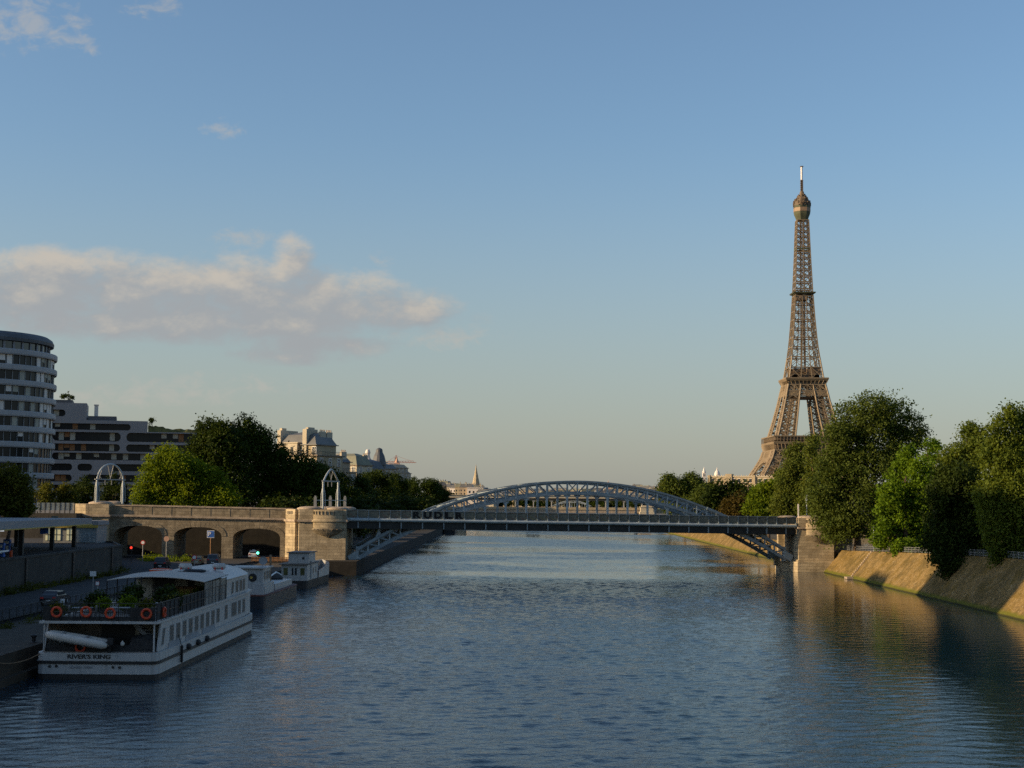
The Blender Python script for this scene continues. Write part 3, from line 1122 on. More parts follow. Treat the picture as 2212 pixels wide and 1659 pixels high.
# hangers from the arch to the deck, and posts below the deck at the ends
col_me = {}
for v in (VN, VF):
    for k in range(-nseg, nseg + 1, 2):
        kk = k if (k % 2 == 0) else k
        u = UC + step * kk
        zd = DECK + dz(u)
        if zl(u) - .2 > zd + .5:
            b = MB()
            H = zl(u) - .18 - zd
            b.box((0, 0, H / 2), (.38, .34, H))
            if H > 1.6:
                for s in (-1, 1):
                    b.add([(s * .19, -.1, H), (s * .75, -.1, H), (s * .19, -.1, H - .55), (s * .19, .1, H), (s * .75, .1, H), (s * .19, .1, H - .55)],
                          [(0, 1, 2), (5, 4, 3), (0, 2, 5, 3), (1, 4, 5, 2)])
            b.build('hanger', M['steel_light'], bt, (u, v, zd))
        elif zu(u) + .2 < zd - 1.9 and abs(k) < nseg - 1:
            b = MB()
            H = zd - 1.6 - zu(u)
            b.box((0, 0, H / 2), (.42, .34, H))
            for s in (-1, 1):
                b.add([(s * .2, -.12, 0), (s * .62, -.12, 0), (s * .2, -.12, .9), (s * .2, .12, 0), (s * .62, .12, 0), (s * .2, .12, .9)],
                      [(2, 1, 0), (3, 4, 5), (0, 3, 5, 2), (1, 2, 5, 4)])
            b.build('spandrel_post', M['steel_light'], bt, (u, v, zu(u)))
# deck
b = MB()
n = 44
for i in range(n):
    u0, u1 = BL * i / n, BL * (i + 1) / n
    z0, z1 = DECK + dz(u0), DECK + dz(u1)
    b.add([(u0, .5, z0 - .7), (u1, .5, z1 - .7), (u1, 9.9, z1 - .7), (u0, 9.9, z0 - .7), (u0, .5, z0 - .05), (u1, .5, z1 - .05), (u1, 9.9, z1 - .05), (u0, 9.9, z0 - .05)],
          [(4, 5, 6, 7), (3, 2, 1, 0)])
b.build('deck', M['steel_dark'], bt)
b = MB()
for v in (.42, 5.0, 9.6):
    z0, z1 = DECK + dz(0), DECK + dz(BL)
    b.add([(0, v, z0 - 1.85), (BL, v, z1 - 1.85), (BL, v, z1 - .72), (0, v, z0 - .72), (0, v + .3, z0 - 1.85), (BL, v + .3, z1 - 1.85), (BL, v + .3, z1 - .72), (0, v + .3, z0 - .72)],
          [(0, 1, 2, 3), (7, 6, 5, 4), (4, 5, 1, 0)])
    b.add([(0, v - .22, z0 - 1.95), (BL, v - .22, z1 - 1.95), (BL, v + .5, z1 - 1.95), (0, v + .5, z0 - 1.95), (0, v - .22, z0 - 1.85), (BL, v - .22, z1 - 1.85), (BL, v + .5, z1 - 1.85), (0, v + .5, z0 - 1.85)],
          [(0, 1, 5, 4), (2, 3, 7, 6), (4, 5, 6, 7), (3, 2, 1, 0)])
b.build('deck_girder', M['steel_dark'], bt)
b = MB()
for i in range(len(us)):
    if i % 2 == 0:
        u = us[i]
        z0 = DECK + dz(u)
        b.box((u, .30, z0 - 1.28), (.22, .22, 1.1))
        b.box((u, 5.2, z0 - 1.5), (.2, 9.2, .5))
b.build('stiffener', M['steel'], bt)
# rounded pale ledge along the deck edge, both sides
for v, s, nm in ((.25, -1, 'a'), (10.05, 1, 'b')):
    b = MB()
    prof = []
    for i in range(9):
        a = -PI / 2 + PI * i / 8
        prof.append((v + s * .42 * math.cos(a), -.36 + .34 * math.sin(a)))
    prof.append((v - s * .15, -.02)); prof.append((v - s * .15, -.7))
    m_ = len(prof)
    vs = [(0, p[0], DECK + dz(0) + p[1]) for p in prof] + [(BL, p[0], DECK + dz(BL) + p[1]) for p in prof]
    fs = [((i + 1) % m_, i, m_ + i, m_ + (i + 1) % m_) if s < 0 else (i, (i + 1) % m_, m_ + (i + 1) % m_, m_ + i) for i in range(m_)]
    b.add(vs, fs)
    b.build('edge_ledge', M['steel_light'], bt)
# parapet: sheet panels between posts
npan = int(BL / 1.97)
pw = BL / npan
PH = 1.42
post = MB()
post.box((0, 0, PH / 2), (.11, .16, PH)); post.box((0, -.08, .12), (.26, .3, .28)); post.box((0, -.02, PH - .06), (.22, .26, .12))
post_me = post.mesh('parapet_post', M['steel'])
letters = {6 + i: ch for i, ch in enumerate("RUDLR")}
lab = {}
r7 = random.Random(3)
for i in range(npan + 1):
    u = pw * i
    link('parapet_post', post_me, bt, (u, .22, DECK + dz(u)))
    if i < npan:
        um = u + pw / 2
        mt = M['panel_a']
        if i in (3, 4, 5): mt = M['panel_b']
        elif i in letters: mt = M['panel_a']
        elif i in (12, 13): mt = M['panel_c']
        elif i in (17, 18, 19): mt = M['panel_d']
        elif i in (23, 24): mt = M['panel_d']
        elif i > 24: mt = M['panel_e'] if r7.random() < .7 else M['panel_a']
        elif r7.random() < .3: mt = M['panel_b']
        b = MB()
        b.box((0, 0, PH / 2 - .02), (pw - .15, .05, PH - .14))
        pn = b.build('parapet_panel', mt, bt, (um, .27, DECK + dz(um)))
        if i in letters:
            me = text_mesh(letters[i], 1.62, bold=.085, extrude=.012)
            me.materials.append(M['black_paint'])
            xs = [v_.co.x for v_ in me.vertices]; zs_ = [v_.co.y for v_ in me.vertices]
            kx, kz = 1.45 / (max(xs) - min(xs)), 1.2 / (max(zs_) - min(zs_))
            cx, cz = (max(xs) + min(xs)) / 2, (max(zs_) + min(zs_)) / 2
            for v_ in me.vertices:
                v_.co = ((v_.co.x - cx) * kx, -.045 - v_.co.z, PH / 2 - .02 + (v_.co.y - cz) * kz)
            link('graffiti_letter', me, pn)
b = MB()
b.beam((0, .22, DECK + PH), (BL, .22, DECK + dz(BL) + PH), .2, .09)
b.build('handrail', M['steel'], bt)
b = MB()
for i in range(0, npan, 2):
    u0, u1 = pw * i, pw * min(npan, i + 2)
    b.beam((u0, 9.95, DECK + dz(u0) + .7), (u1, 9.95, DECK + dz(u1) + .7), .06, 1.3)
b.build('far_parapet', M['panel_e'], bt)


# ================================================================== steel portals over the railway
def portal(name, label, p0, p1, zb, zs, za, pointed):
    p0, p1 = Vector((p0[0], p0[1], 0)), Vector((p1[0], p1[1], 0))
    t = thing(name, label, 'railway portal', (p0.x, p0.y, 0))
    d = p1 - p0
    for q in (Vector((0, 0, 0)), d):
        b = MB()
        b.tube([q + Vector((0, 0, zb)), q + Vector((0, 0, zs))], .20, 10)
        b.tube([q + Vector((.42, .1, zb + .3)), q + Vector((.36, .1, zb + 3.0)), q + Vector((.02, 0, zb + 4.6))], .06, 6)
        b.tube([q + Vector((-.42, .1, zb + .3)), q + Vector((-.36, .1, zb + 3.0)), q + Vector((-.02, 0, zb + 4.6))], .06, 6)
        b.build('post', M['pale_metal'], t)
    pts = []
    for i in range(15):
        s = 0.5 - 0.5 * math.cos(PI * i / 14)
        e = abs(2 * s - 1)
        zc = zs + (za - zs) * ((1 - e ** 1.5) if pointed else math.sqrt(max(0, 1 - e * e)))
        pts.append(d * s + Vector((0, 0, zc)))
    b = MB(); b.tube(pts, .17, 8); b.build('hoop', M['pale_metal'], t)
    b = MB()
    zc = zs + (.1 if pointed else .35)
    b.beam(Vector((0, 0, zc)) - d * .08, d * 1.08 + Vector((0, 0, zc)), .22, .22)
    for i in range(2, 13, 2):
        s = i / 14
        k = 0.5 - 0.5 * math.cos(PI * s)
        q = pts[i]
        b.beam(d * min(1, max(0, k + (.12 if i % 4 else -.12))) + Vector((0, 0, zc)), q, .08, .08)
    for s in (.3, .55):
        b.beam(d * s + Vector((0, 0, zc)), d * s + Vector((0, 0, zc - 1.0)), .14, .14)
    b.build('cross_truss', M['grey_metal'], t)
    return t


q0, q1 = at(697.5, 1100, 273.2), at(730, 1090, 281.5)
pt = portal('railway_portal', 'tall pale steel railway portal with pointed top standing on the bridge pier', (q0.x, q0.y), (q1.x, q1.y), 11.4, 16.6, 18.9, True)
for (px, Y) in ((681, 274.5), (713.5, 278.5), (745, 282.5)):
    b = MB()
    q = at(px, 1085, Y)
    b.box((q.x - q0.x, q.y - q0.y, 12.7), (.5, .5, 2.2)); b.box((q.x - q0.x, q.y - q0.y, 13.9), (.3, .3, .3))
    b.build('guard_post', M['grey_metal'], pt)
b = MB()
a0, a1 = at(681, 1085, 274.5), at(745, 1085, 282.5)
b.beam((a0.x - q0.x, a0.y - q0.y, 13.2), (a1.x - q0.x, a1.y - q0.y, 13.2), .12, .12)
b.build('guard_rail', M['steel_light'], pt)
q0, q1 = at(208.5, 1080, 275.0), at(265, 1086, 282.0)
portal('railway_portal', 'round topped pale steel railway portal standing at the street end of the viaduct', (q0.x, q0.y), (q1.x, q1.y), 12.3, 16.4, 19.6, False)
# mast with small signal on the right pier
rt = thing('signal_mast', 'slender pale signal mast with short post on the right bridge pier', 'signal mast', (56.2, 294.5, 10.6))
b = MB(); b.box((0, 0, 1.2), (.22, .22, 2.6)); b.build('short_post', M['mast_white'], rt)
b = MB(); b.tube([(1.75, .5, 0), (1.75, .5, 4.4)], .09, 6); b.build('mast', M['pale_metal'], rt)
b = MB(); b.box((1.75, .4, 3.2), (.34, .3, 1.0)); b.box((1.75, .3, 4.1), (.2, .2, .5)); b.build('lamp_box', M['pale_metal'], rt)
# ================================================================== TREES
def crown_mesh(name, lobes, n, leaf, mat, seed, sigma=0.55, shell=0.30, droop=0.0, clump=26, aspect=0.62, flat=0.5):
    """lobes: (x, y, z, rx, ry, rz[, weight]); leaves sit in small clumps spread over and through the lobes"""
    rs = np.random.RandomState(seed)
    Lb = np.array([l[:6] for l in lobes], float)
    wt = np.array([(l[6] if len(l) > 6 else (l[3] * l[4] * l[5]) ** (2 / 3.0)) for l in lobes], float)
    wt /= wt.sum()
    nc = max(8, n // clump)
    li = rs.choice(len(Lb), nc, p=wt)
    d = rs.normal(size=(nc, 3))
    d /= np.linalg.norm(d, axis=1)[:, None]
    rad = np.clip(1.0 - np.abs(rs.normal(size=nc)) * shell, 0.1, 1.0) * rs.uniform(0.9, 1.1, nc)
    tw = rs.rand(nc) < 0.10
    rad = np.where(tw, rs.uniform(1.0, 1.24, nc), rad)
    ctr = Lb[li, :3] + d * Lb[li, 3:6] * rad[:, None]
    out = d.copy()
    csz = rs.uniform(0.6, 1.5, nc) * np.where(tw, 0.6, 1.0)
    k = rs.choice(nc, n, p=csz / csz.sum())
    off = rs.normal(size=(n, 3)) * (sigma * csz[k])[:, None]
    off[:, 2] *= 0.8
    pos = ctr[k] + off
    if droop:
        pos[:, 2] -= np.abs(rs.normal(size=n)) * droop
    nrm = out[k] * flat + rs.normal(size=(n, 3)) * 0.6 + np.array([0, 0, 0.35])
    nrm /= np.linalg.norm(nrm, axis=1)[:, None]
    t = rs.normal(size=(n, 3))
    if droop:
        t[:, 2] -= 1.5
    a = np.cross(nrm, t)
    a /= np.linalg.norm(a, axis=1)[:, None]
    c = np.cross(nrm, a)
    s = leaf * rs.uniform(0.6, 1.3, n)[:, None]
    va = pos - a * s * aspect * 0.5
    vb = pos - c * s * 0.5
    vc = pos + a * s * aspect * 0.5
    vd = pos + c * s * 0.5
    V = np.empty((n * 4, 3), np.float32)
    V[0::4], V[1::4], V[2::4], V[3::4] = va, vb, vc, vd
    me = bpy.data.meshes.new(name)
    me.vertices.add(n * 4)
    me.vertices.foreach_set('co', V.ravel())
    me.loops.add(n * 4)
    me.loops.foreach_set('vertex_index', np.arange(n * 4, dtype=np.int32))
    me.polygons.add(n)
    me.polygons.foreach_set('loop_start', np.arange(0, n * 4, 4, dtype=np.int32))
    me.polygons.foreach_set('loop_total', np.full(n, 4, np.int32))
    me.materials.append(mat)
    me.update(calc_edges=True)
    return me


def trunk_mesh(name, base, lobes, r, mat, seed, limbs=7, stems=None):
    """tapered trunk with limbs that reach into the lobes"""
    rs = random.Random(seed)
    b = MB()
    top = max(l[2] for l in lobes)
    cx = sum(l[0] for l in lobes) / len(lobes)
    cy = sum(l[1] for l in lobes) / len(lobes)
    for (bx, by, bz, rr) in (stems or [(base[0], base[1], base[2], r)]):
        H = (top - bz) * 0.78
        pts, rad = [], []
        for i in range(8):
            s = i / 7
            pts.append((bx + (cx - bx) * s * .8 + rs.uniform(-.15, .15), by + (cy - by) * s * .8 + rs.uniform(-.15, .15), bz - .4 + H * s))
            rad.append(rr * (1.25 if i == 0 else 1.0) * (1 - .8 * s) + .04)
        b.tube(pts, rad, 9)
        ls = sorted(lobes, key=lambda l: rs.random())[:limbs]
        for l in ls:
            s = min(.85, max(.22, (l[2] - l[5] * .6 - bz) / H))
            i = min(6, int(s * 7))
            p0 = Vector(pts[i])
            p3 = Vector(l[:3]) + Vector((rs.uniform(-.3, .3) * l[3], rs.uniform(-.3, .3) * l[4], l[5] * .3))
            p1 = p0.lerp(p3, .4) + Vector((0, 0, -(p3 - p0).length * .06))
            p2 = p0.lerp(p3, .75) + Vector((0, 0, (p3 - p0).length * .02))
            rr2 = rad[i] * .55
            b.tube([p0, p1, p2, p3], [rr2, rr2 * .7, rr2 * .4, .03], 6)
            for q in range(3):
                e = p2 + Vector((rs.uniform(-1, 1) * l[3] * .7, rs.uniform(-1, 1) * l[4] * .7, rs.uniform(-.2, .8) * l[5]))
                b.tube([p1.lerp(p2, rs.random()), p2.lerp(e, .5), e], [rr2 * .35, rr2 * .22, .02], 5)
    return b.mesh(name, mat, True)


def plant_tree(label, loc, crown, trunk, group, name='tree', scale=None, rz=0.0, cat='tree'):
    t = thing(name, label, cat, loc, group, rz)
    link('crown', crown, t)
    link('trunk', trunk, t)
    if scale:
        t.scale = scale if isinstance(scale, (tuple, list)) else (scale, scale, scale)
    return t


def shaped_tree(label, Y, base_px, base_z, circles, n, leaf, mat, seed, group, r=.45, bark='bark', dj=1.0, extra=(), name='tree', stems=None, limbs=8, depth=1.0, **kw):
    """a tree whose crown lobes are read off the photograph: circles = (px, py, radius_px[, depth offset m])"""
    rs = random.Random(seed)
    base = at(base_px, 1100, Y)
    base.z = base_z
    sc_ = Y / FPX
    lobes = []
    for c in circles:
        dy = c[3] if len(c) > 3 else rs.uniform(-dj, dj) * 2.2
        p = at(c[0], c[1], Y + dy)
        rr = c[2] * sc_
        lobes.append((p.x - base.x, p.y - base.y, p.z - base.z, rr, rr * depth, rr))
    lobes += list(extra)
    cm = crown_mesh('crown', lobes, n, leaf, mat, seed, **kw)
    if stems:
        stems = [(at(px, 1100, Y + dy).x - base.x, dy, 0.0, rr) for (px, dy, rr) in stems]
    tm = trunk_mesh('trunk', (0, 0, 0), lobes, r, M[bark], seed, limbs, stems)
    return plant_tree(label, base, cm, tm, group, name)


GI = 'trees on the island'
IZ = 4.05
# ---- the island trees nearest the camera
shaped_tree('very tall broad poplar with domed grey green crown, tallest tree right of the lattice tower', 283, 1868, bh(283),
            [(1885, 893, 46), (1840, 905, 42), (1930, 900, 44), (1968, 925, 30), (1985, 945, 20), (1830, 955, 50), (1890, 960, 66), (1950, 965, 40), (1815, 1015, 50), (1880, 1030, 62),
             (1940, 1010, 30), (1805, 1075, 42), (1790, 1105, 34), (1850, 1095, 56), (1905, 1090, 40), (1815, 1135, 36), (1862, 1130, 26), (1775, 1060, 30), (1765, 1090, 22), (1800, 1110, 40), (1790, 1145, 24), (1800, 1000, 34), (1812, 940, 30), (1785, 1020, 26)],
            74000, .46, L['poplar'], 21, GI, r=.75, stems=[(1852, 0, .62), (1897, 2.5, .5)], limbs=12, sigma=.62, shell=.26, name='poplar_tree')
shaped_tree('slender poplar with bare pale trunks showing through sparse foliage in front of the lattice tower', 322, 1752, IZ,
            [(1757, 952, 13), (1750, 975, 16), (1764, 990, 14), (1752, 1010, 17), (1772, 1030, 16), (1742, 1040, 17), (1760, 1060, 22), (1745, 1090, 24), (1778, 1085, 20), (1760, 1110, 26)],
            15000, .45, L['slim'], 22, GI, r=.3, bark='bark_pale', stems=[(1752, 0, .30), (1773, 1, .26)], limbs=6, sigma=.5, shell=.5, name='poplar_tree')
shaped_tree('slim olive green poplar at the foot of the lattice tower, left of the bare trunks', 328, 1718, IZ,
            [(1722, 968, 13), (1714, 985, 18), (1728, 1000, 18), (1708, 1015, 20), (1724, 1030, 24), (1700, 1045, 22), (1712, 1068, 30), (1735, 1060, 22), (1700, 1095, 32), (1728, 1100, 28), (1690, 1080, 18)],
            26000, .46, L['slim'], 23, GI, r=.35, sigma=.55, name='poplar_tree')
shaped_tree('light green chestnut tree with loose leafy sprays between the tall poplar and the dark tree', 254, 1958, bh(254),
            [(1965, 975, 12), (1955, 1000, 24), (1990, 1005, 22), (1940, 1030, 28), (1985, 1040, 32), (2005, 1030, 16), (1925, 1065, 30), (1970, 1080, 36), (2000, 1080, 26), (1915, 1105, 26), (1950, 1120, 36), (1990, 1125, 30),
             (1905, 1140, 20), (1930, 1150, 28), (1965, 1160, 28), (1895, 1165, 12), (1945, 1180, 16), (1905, 1175, 12), (1985, 1165, 22), (1940, 1186, 16, -3), (1990, 1184, 18, -3), (1965, 1182, 18, -3)],
            27000, .5, L['chestnut'], 24, GI, r=.42, limbs=14, sigma=.42, shell=.5, clump=16, name='chestnut_tree')
shaped_tree('small bright leafy tree top poking up beyond the chestnut tree', 262, 2010, bh(262),
            [(2002, 962, 8), (2018, 958, 10), (2012, 975, 10), (2028, 970, 9), (2006, 990, 10), (2022, 990, 11), (2010, 1010, 14), (2020, 1030, 18)],
            2400, .5, L['chestnut'], 25, GI, r=.25, limbs=8, sigma=.35, shell=.6, clump=14, name='chestnut_tree')
shaped_tree('dense dark tree leaning out over the embankment, darkest of the island trees', 221, 2085, bh(221),
            [(2050, 1020, 28), (2085, 1035, 40), (2040, 1060, 34), (2075, 1080, 52), (2115, 1080, 40), (2035, 1110, 34), (2065, 1130, 48), (2110, 1130, 44), (2030, 1155, 30, -2.5), (2060, 1175, 42, -2), (2100, 1180, 40),
             (2035, 1195, 22, -3), (2062, 1212, 26, -3), (2095, 1210, 22, -2), (2130, 1175, 26), (2050, 1225, 18, -6), (2080, 1222, 20, -6), (2030, 1200, 16, -6), (2112, 1205, 24, -5), (2010, 1165, 18, -3)],
            46000, .44, L['dark'], 26, GI, r=.5, limbs=9, sigma=.5, shell=.3, droop=.5, name='broadleaf_tree')
shaped_tree('airy yellow green tree with open twigs behind the willow top', 238, 2120, bh(238),
            [(2092, 925, 14), (2085, 940, 10), (2105, 938, 16), (2120, 930, 9), (2112, 960, 22), (2090, 975, 24), (2060, 985, 26), (2130, 975, 26), (2045, 1000, 20), (2100, 1000, 34), (2075, 1010, 30)],
            17000, .42, L['willow'], 27, GI, r=.35, limbs=11, sigma=.42, shell=.5, clump=18, name='broadleaf_tree')
shaped_tree('tall willow with hanging yellow green curtains at the edge of the walk', 201, 2182, bh(201),
            [(2185, 885, 16), (2165, 905, 18), (2205, 895, 22), (2150, 930, 20), (2195, 940, 20), (2230, 920, 30), (2140, 970, 24), (2180, 975, 36), (2225, 980, 40), (2150, 1020, 26), (2195, 1030, 42), (2240, 1030, 40),
             (2130, 1060, 22), (2165, 1080, 40), (2215, 1085, 44), (2135, 1110, 22), (2170, 1130, 38), (2220, 1140, 42), (2145, 1150, 20), (2185, 1175, 26), (2235, 1185, 30), (2155, 1180, 12), (2262, 1100, 40), (2148, 1190, 14, -1), (2172, 1196, 16, -1), (2198, 1192, 18, -1), (2225, 1200, 20, -1), (2245, 1205, 20, -1)],
            60000, .40, L['willow'], 28, GI, r=.55, limbs=10, sigma=.45, shell=.38, droop=.9, name='willow_tree')
# ---- island trees beyond the steel bridge
GB = 'trees beyond the bridge'
shaped_tree('rounded green tree, tallest of the clump at the tip of the island', 610, 1480, IZ,
            [(1445, 1040, 16), (1462, 1052, 20), (1490, 1042, 20), (1508, 1055, 20), (1440, 1062, 18), (1475, 1070, 22), (1500, 1080, 22), (1450, 1085, 20), (1500, 1038, 14), (1525, 1062, 14)],
            13000, .9, L['poplar'], 31, GB, r=.5, sigma=.8, name='plane_tree')
shaped_tree('lighter thin topped tree at the left end of the island clump', 630, 1450, IZ,
            [(1447, 1033, 10), (1438, 1045, 13), (1452, 1052, 14), (1430, 1060, 12), (1442, 1070, 16), (1428, 1080, 12)],
            3500, .8, L['olive'], 32, GB, r=.35, sigma=.7, shell=.4, name='plane_tree')
shaped_tree('spreading dark green tree in the middle of the clump beyond the bridge', 505, 1575, IZ,
            [(1540, 1065, 18), (1560, 1056, 18), (1585, 1055, 18), (1605, 1062, 18), (1545, 1082, 20), (1575, 1078, 26), (1608, 1080, 18), (1530, 1090, 18), (1560, 1098, 24), (1595, 1100, 20), (1622, 1072, 10)],
            12000, .9, L['dark'], 33, GB, r=.5, sigma=.75, name='plane_tree')
shaped_tree('mid green tree filling the gap between the dark tree and the rounded tree', 560, 1530, IZ,
            [(1520, 1065, 16), (1535, 1056, 12), (1510, 1080, 20), (1535, 1082, 18), (1520, 1098, 20), (1490, 1098, 18), (1470, 1100, 18)],
            10000, .85, L['poplar'], 34, GB, r=.4, sigma=.75, name='plane_tree')
shaped_tree('low reddish brown tree beside the right end of the arch', 430, 1592, IZ,
            [(1595, 1078, 14), (1580, 1090, 16), (1606, 1090, 15), (1570, 1104, 16), (1594, 1105, 18), (1612, 1104, 12)],
            4600, .62, L['russet'], 35, GB, r=.35, sigma=.6, name='plane_tree')
shaped_tree('fresh green bushy tree just left of the right bridge pier', 375, 1660, IZ,
            [(1660, 1052, 14), (1645, 1066, 16), (1672, 1064, 18), (1632, 1084, 18), (1655, 1086, 22), (1682, 1085, 20), (1640, 1105, 18), (1668, 1108, 20), (1622, 1100, 14), (1692, 1070, 14)],
            13000, .65, L['bright'], 36, GB, r=.4, sigma=.55, name='plane_tree')
shaped_tree('olive green tree rising behind the bushy tree toward the slim poplars', 400, 1690, IZ,
            [(1690, 1030, 16), (1680, 1048, 18), (1700, 1052, 18), (1676, 1072, 16), (1702, 1080, 22), (1694, 1105, 18)],
            9000, .75, L['slim'], 37, GB, r=.4, sigma=.6, name='plane_tree')
shaped_tree('pale green young tree standing in front of the cream palace', 455, 1640, IZ,
            [(1645, 1050, 10), (1632, 1060, 12), (1650, 1064, 12), (1626, 1075, 14), (1644, 1082, 16), (1620, 1092, 14)],
            3200, .65, L['chestnut'], 38, GB, r=.3, sigma=.55, shell=.45, name='plane_tree')
# ---- left bank
GL = 'trees on the left bank'
shaped_tree('bright yellow green tree behind the viaduct parapet, brightest of the left bank', 303, 390, 5.6,
            [(365, 982, 20), (345, 1005, 26), (385, 1005, 30), (415, 1010, 22), (330, 1035, 28), (365, 1040, 34), (405, 1040, 36), (440, 1025, 26), (460, 1045, 30), (310, 1060, 22), (345, 1075, 34), (395, 1075, 36), (440, 1075, 36), (480, 1070, 28), (300, 1085, 16), (500, 1085, 16)],
            38000, .50, L['bright'], 41, GL, r=.5, sigma=.55, name='plane_tree')
shaped_tree('huge dark plane tree towering over the viaduct, left half of the dark pair', 335, 470, 5.6,
            [(450, 935, 30), (480, 930, 22), (430, 970, 24), (475, 970, 44), (440, 1010, 34), (490, 1020, 50), (510, 960, 30), (455, 1050, 40), (510, 1070, 45), (425, 1000, 18)],
            34000, .58, L['plane'], 42, GL, r=.7, sigma=.7, name='plane_tree')
shaped_tree('huge dark plane tree towering over the viaduct, right half of the dark pair', 345, 560, 5.6,
            [(530, 925, 26), (515, 945, 28), (555, 945, 26), (540, 985, 46), (580, 975, 32), (600, 1000, 34), (560, 1030, 50), (610, 1030, 38), (635, 1030, 28), (580, 1075, 45), (640, 1070, 40), (575, 950, 16), (655, 1005, 26), (675, 1035, 32), (668, 1062, 34), (700, 1060, 26)],
            44000, .58, L['plane'], 43, GL, r=.7, sigma=.7, name='plane_tree')
rowp = [(692, 365, 1000, 'full dark plane tree behind the tall pointed portal'), (735, 400, 1021, 'dark plane tree rising just right of the pointed portal'),
        (775, 450, 1021, 'round crowned plane tree below the domed turret'), (812, 500, 1016, 'tallest plane tree of the quay row, below the far church tower'),
        (853, 545, 1023, 'plane tree with a flattened top in the quay row'), (890, 590, 1029, 'plane tree near the far end of the quay row with a sunlit side'),
        (922, 630, 1033, 'last tall plane tree of the quay row before the low viaduct'), (948, 655, 1045, 'low dark tree closing the quay row beside the pale viaduct')]
lobeset = []
for sd in (51, 52, 53):
    rs = random.Random(sd)
    lb = []
    for i in range(15):
        a = rs.uniform(0, 2 * PI); rr = rs.uniform(.15, .62) ** .8
        z = rs.uniform(.30, .86)
        kx = 1.0 - abs(z - .55) * .9
        lb.append((math.cos(a) * rr * 9 * kx, math.sin(a) * rr * 9 * kx, z * 22, rs.uniform(2.6, 4.0), rs.uniform(2.6, 4.0), rs.uniform(2.2, 3.4)))
    lb.append((0, 0, 19.3, 3.2, 3.2, 2.8))
    lobeset.append((crown_mesh('crown', lb, 11000, .72, L['plane'], sd, sigma=.75), trunk_mesh('trunk', (0, 0, 0), lb, .5, M['bark'], sd, 8)))
for i, (px, Y, ytop, labl) in enumerate(rowp):
    p = at(px, ytop, Y)
    k = (p.z - 5.3) / 22.3
    cm, tm = lobeset[i % 3]
    plant_tree(labl, (p.x, Y, 5.3), cm, tm, GL, 'plane_tree', (k * 1.05, k * 1.05, k), rz=i * 1.3)
# understory in front of the row, hiding the bank
hed = [(640, 330, 1062, 'dark rounded bush tree against the back of the viaduct'), (700, 345, 1072, 'dark bush tree behind the bridge pier'), (760, 370, 1062, 'broad dark bush tree right of the bridge pier, above the parapet'),
       (815, 420, 1062, 'dark bush tree in the middle of the lower row above the parapet'), (862, 480, 1064, 'dark bush tree of the lower row, second from its far end'), (905, 540, 1068, 'small dark bush tree at the far end of the lower row')]
lb = []
rs = random.Random(61)
for i in range(12):
    a = rs.uniform(0, 2 * PI); rr = rs.uniform(.1, .75)
    lb.append((math.cos(a) * rr * 5, math.sin(a) * rr * 5, rs.uniform(2.5, 7.5), rs.uniform(1.8, 2.8), rs.uniform(1.8, 2.8), rs.uniform(1.6, 2.4)))
bush = (crown_mesh('crown', lb, 6500, .6, L['dark'], 61, sigma=.6), trunk_mesh('trunk', (0, 0, 0), lb, .3, M['bark'], 61, 7))
for i, (px, Y, ytop, labl) in enumerate(hed):
    p = at(px, ytop, Y)
    k = (p.z - 3.0) / 9.6
    plant_tree(labl, (p.x, Y, 3.0), bush[0], bush[1], GL, 'bush_tree', (k * 1.25, k * 1.25, k), rz=i * 2.1)
# small trees round the filling station
shaped_tree('dark bushy tree behind the white station canopy at the picture edge', 236, 20, 6.1,
            [(25, 1030, 20), (0, 1035, 26), (45, 1045, 20), (15, 1060, 30), (55, 1070, 20), (-25, 1055, 30), (20, 1090, 34), (60, 1095, 16), (-20, 1095, 30), (40, 1110, 18)],
            13000, .5, L['olive'], 71, GL, r=.3, sigma=.45, name='bush_tree')
shaped_tree('small slim tree lit from the left between the canopy and the round topped portal', 300, 100, 5.6,
            [(100, 1050, 10), (93, 1062, 13), (106, 1066, 13), (96, 1080, 14), (110, 1084, 10)], 3000, .4, L['olive'], 72, GL, r=.15, sigma=.35, name='young_tree')
shaped_tree('small tree with a narrow top next to the round topped portal', 302, 145, 5.6,
            [(142, 1052, 9), (135, 1065, 12), (148, 1066, 12), (138, 1080, 13), (152, 1082, 12), (160, 1070, 8)], 3000, .4, L['olive'], 73, GL, r=.15, sigma=.35, name='young_tree')
shaped_tree('dark tree half hidden behind the left post of the round topped portal', 312, 178, 5.6,
            [(180, 1040, 10), (170, 1055, 15), (188, 1056, 15), (165, 1075, 16), (185, 1078, 18), (200, 1070, 14), (125, 1078, 14)], 4200, .45, L['dark'], 74, GL, r=.2, sigma=.4, name='bush_tree')
shaped_tree('dark tree seen through the round topped portal in front of the long building', 322, 245, 5.6,
            [(245, 1030, 9), (238, 1050, 14), (254, 1052, 14), (240, 1072, 18), (262, 1075, 18), (225, 1080, 14)], 3800, .45, L['dark'], 75, GL, r=.2, sigma=.4, name='bush_tree')
# trees on the far bank of the other arm, glimpsed behind the island
far_row = [(168, 480, 'dark far bank tree glimpsed behind the light green chestnut'), (170, 520, 'far bank tree hidden mostly by the tall poplar'), (172, 565, 'far bank tree behind the tall poplar trunk'),
           (170, 440, 'far bank tree glimpsed under the dark leaning tree'), (172, 405, 'far bank tree behind the willow curtains')]
for i, (x, y, labl) in enumerate(far_row):
    plant_tree(labl, (x, y, 5), lobeset[i % 3][0], lobeset[i % 3][1], 'trees on the far bank', 'plane_tree', .8, rz=i * 2.2)
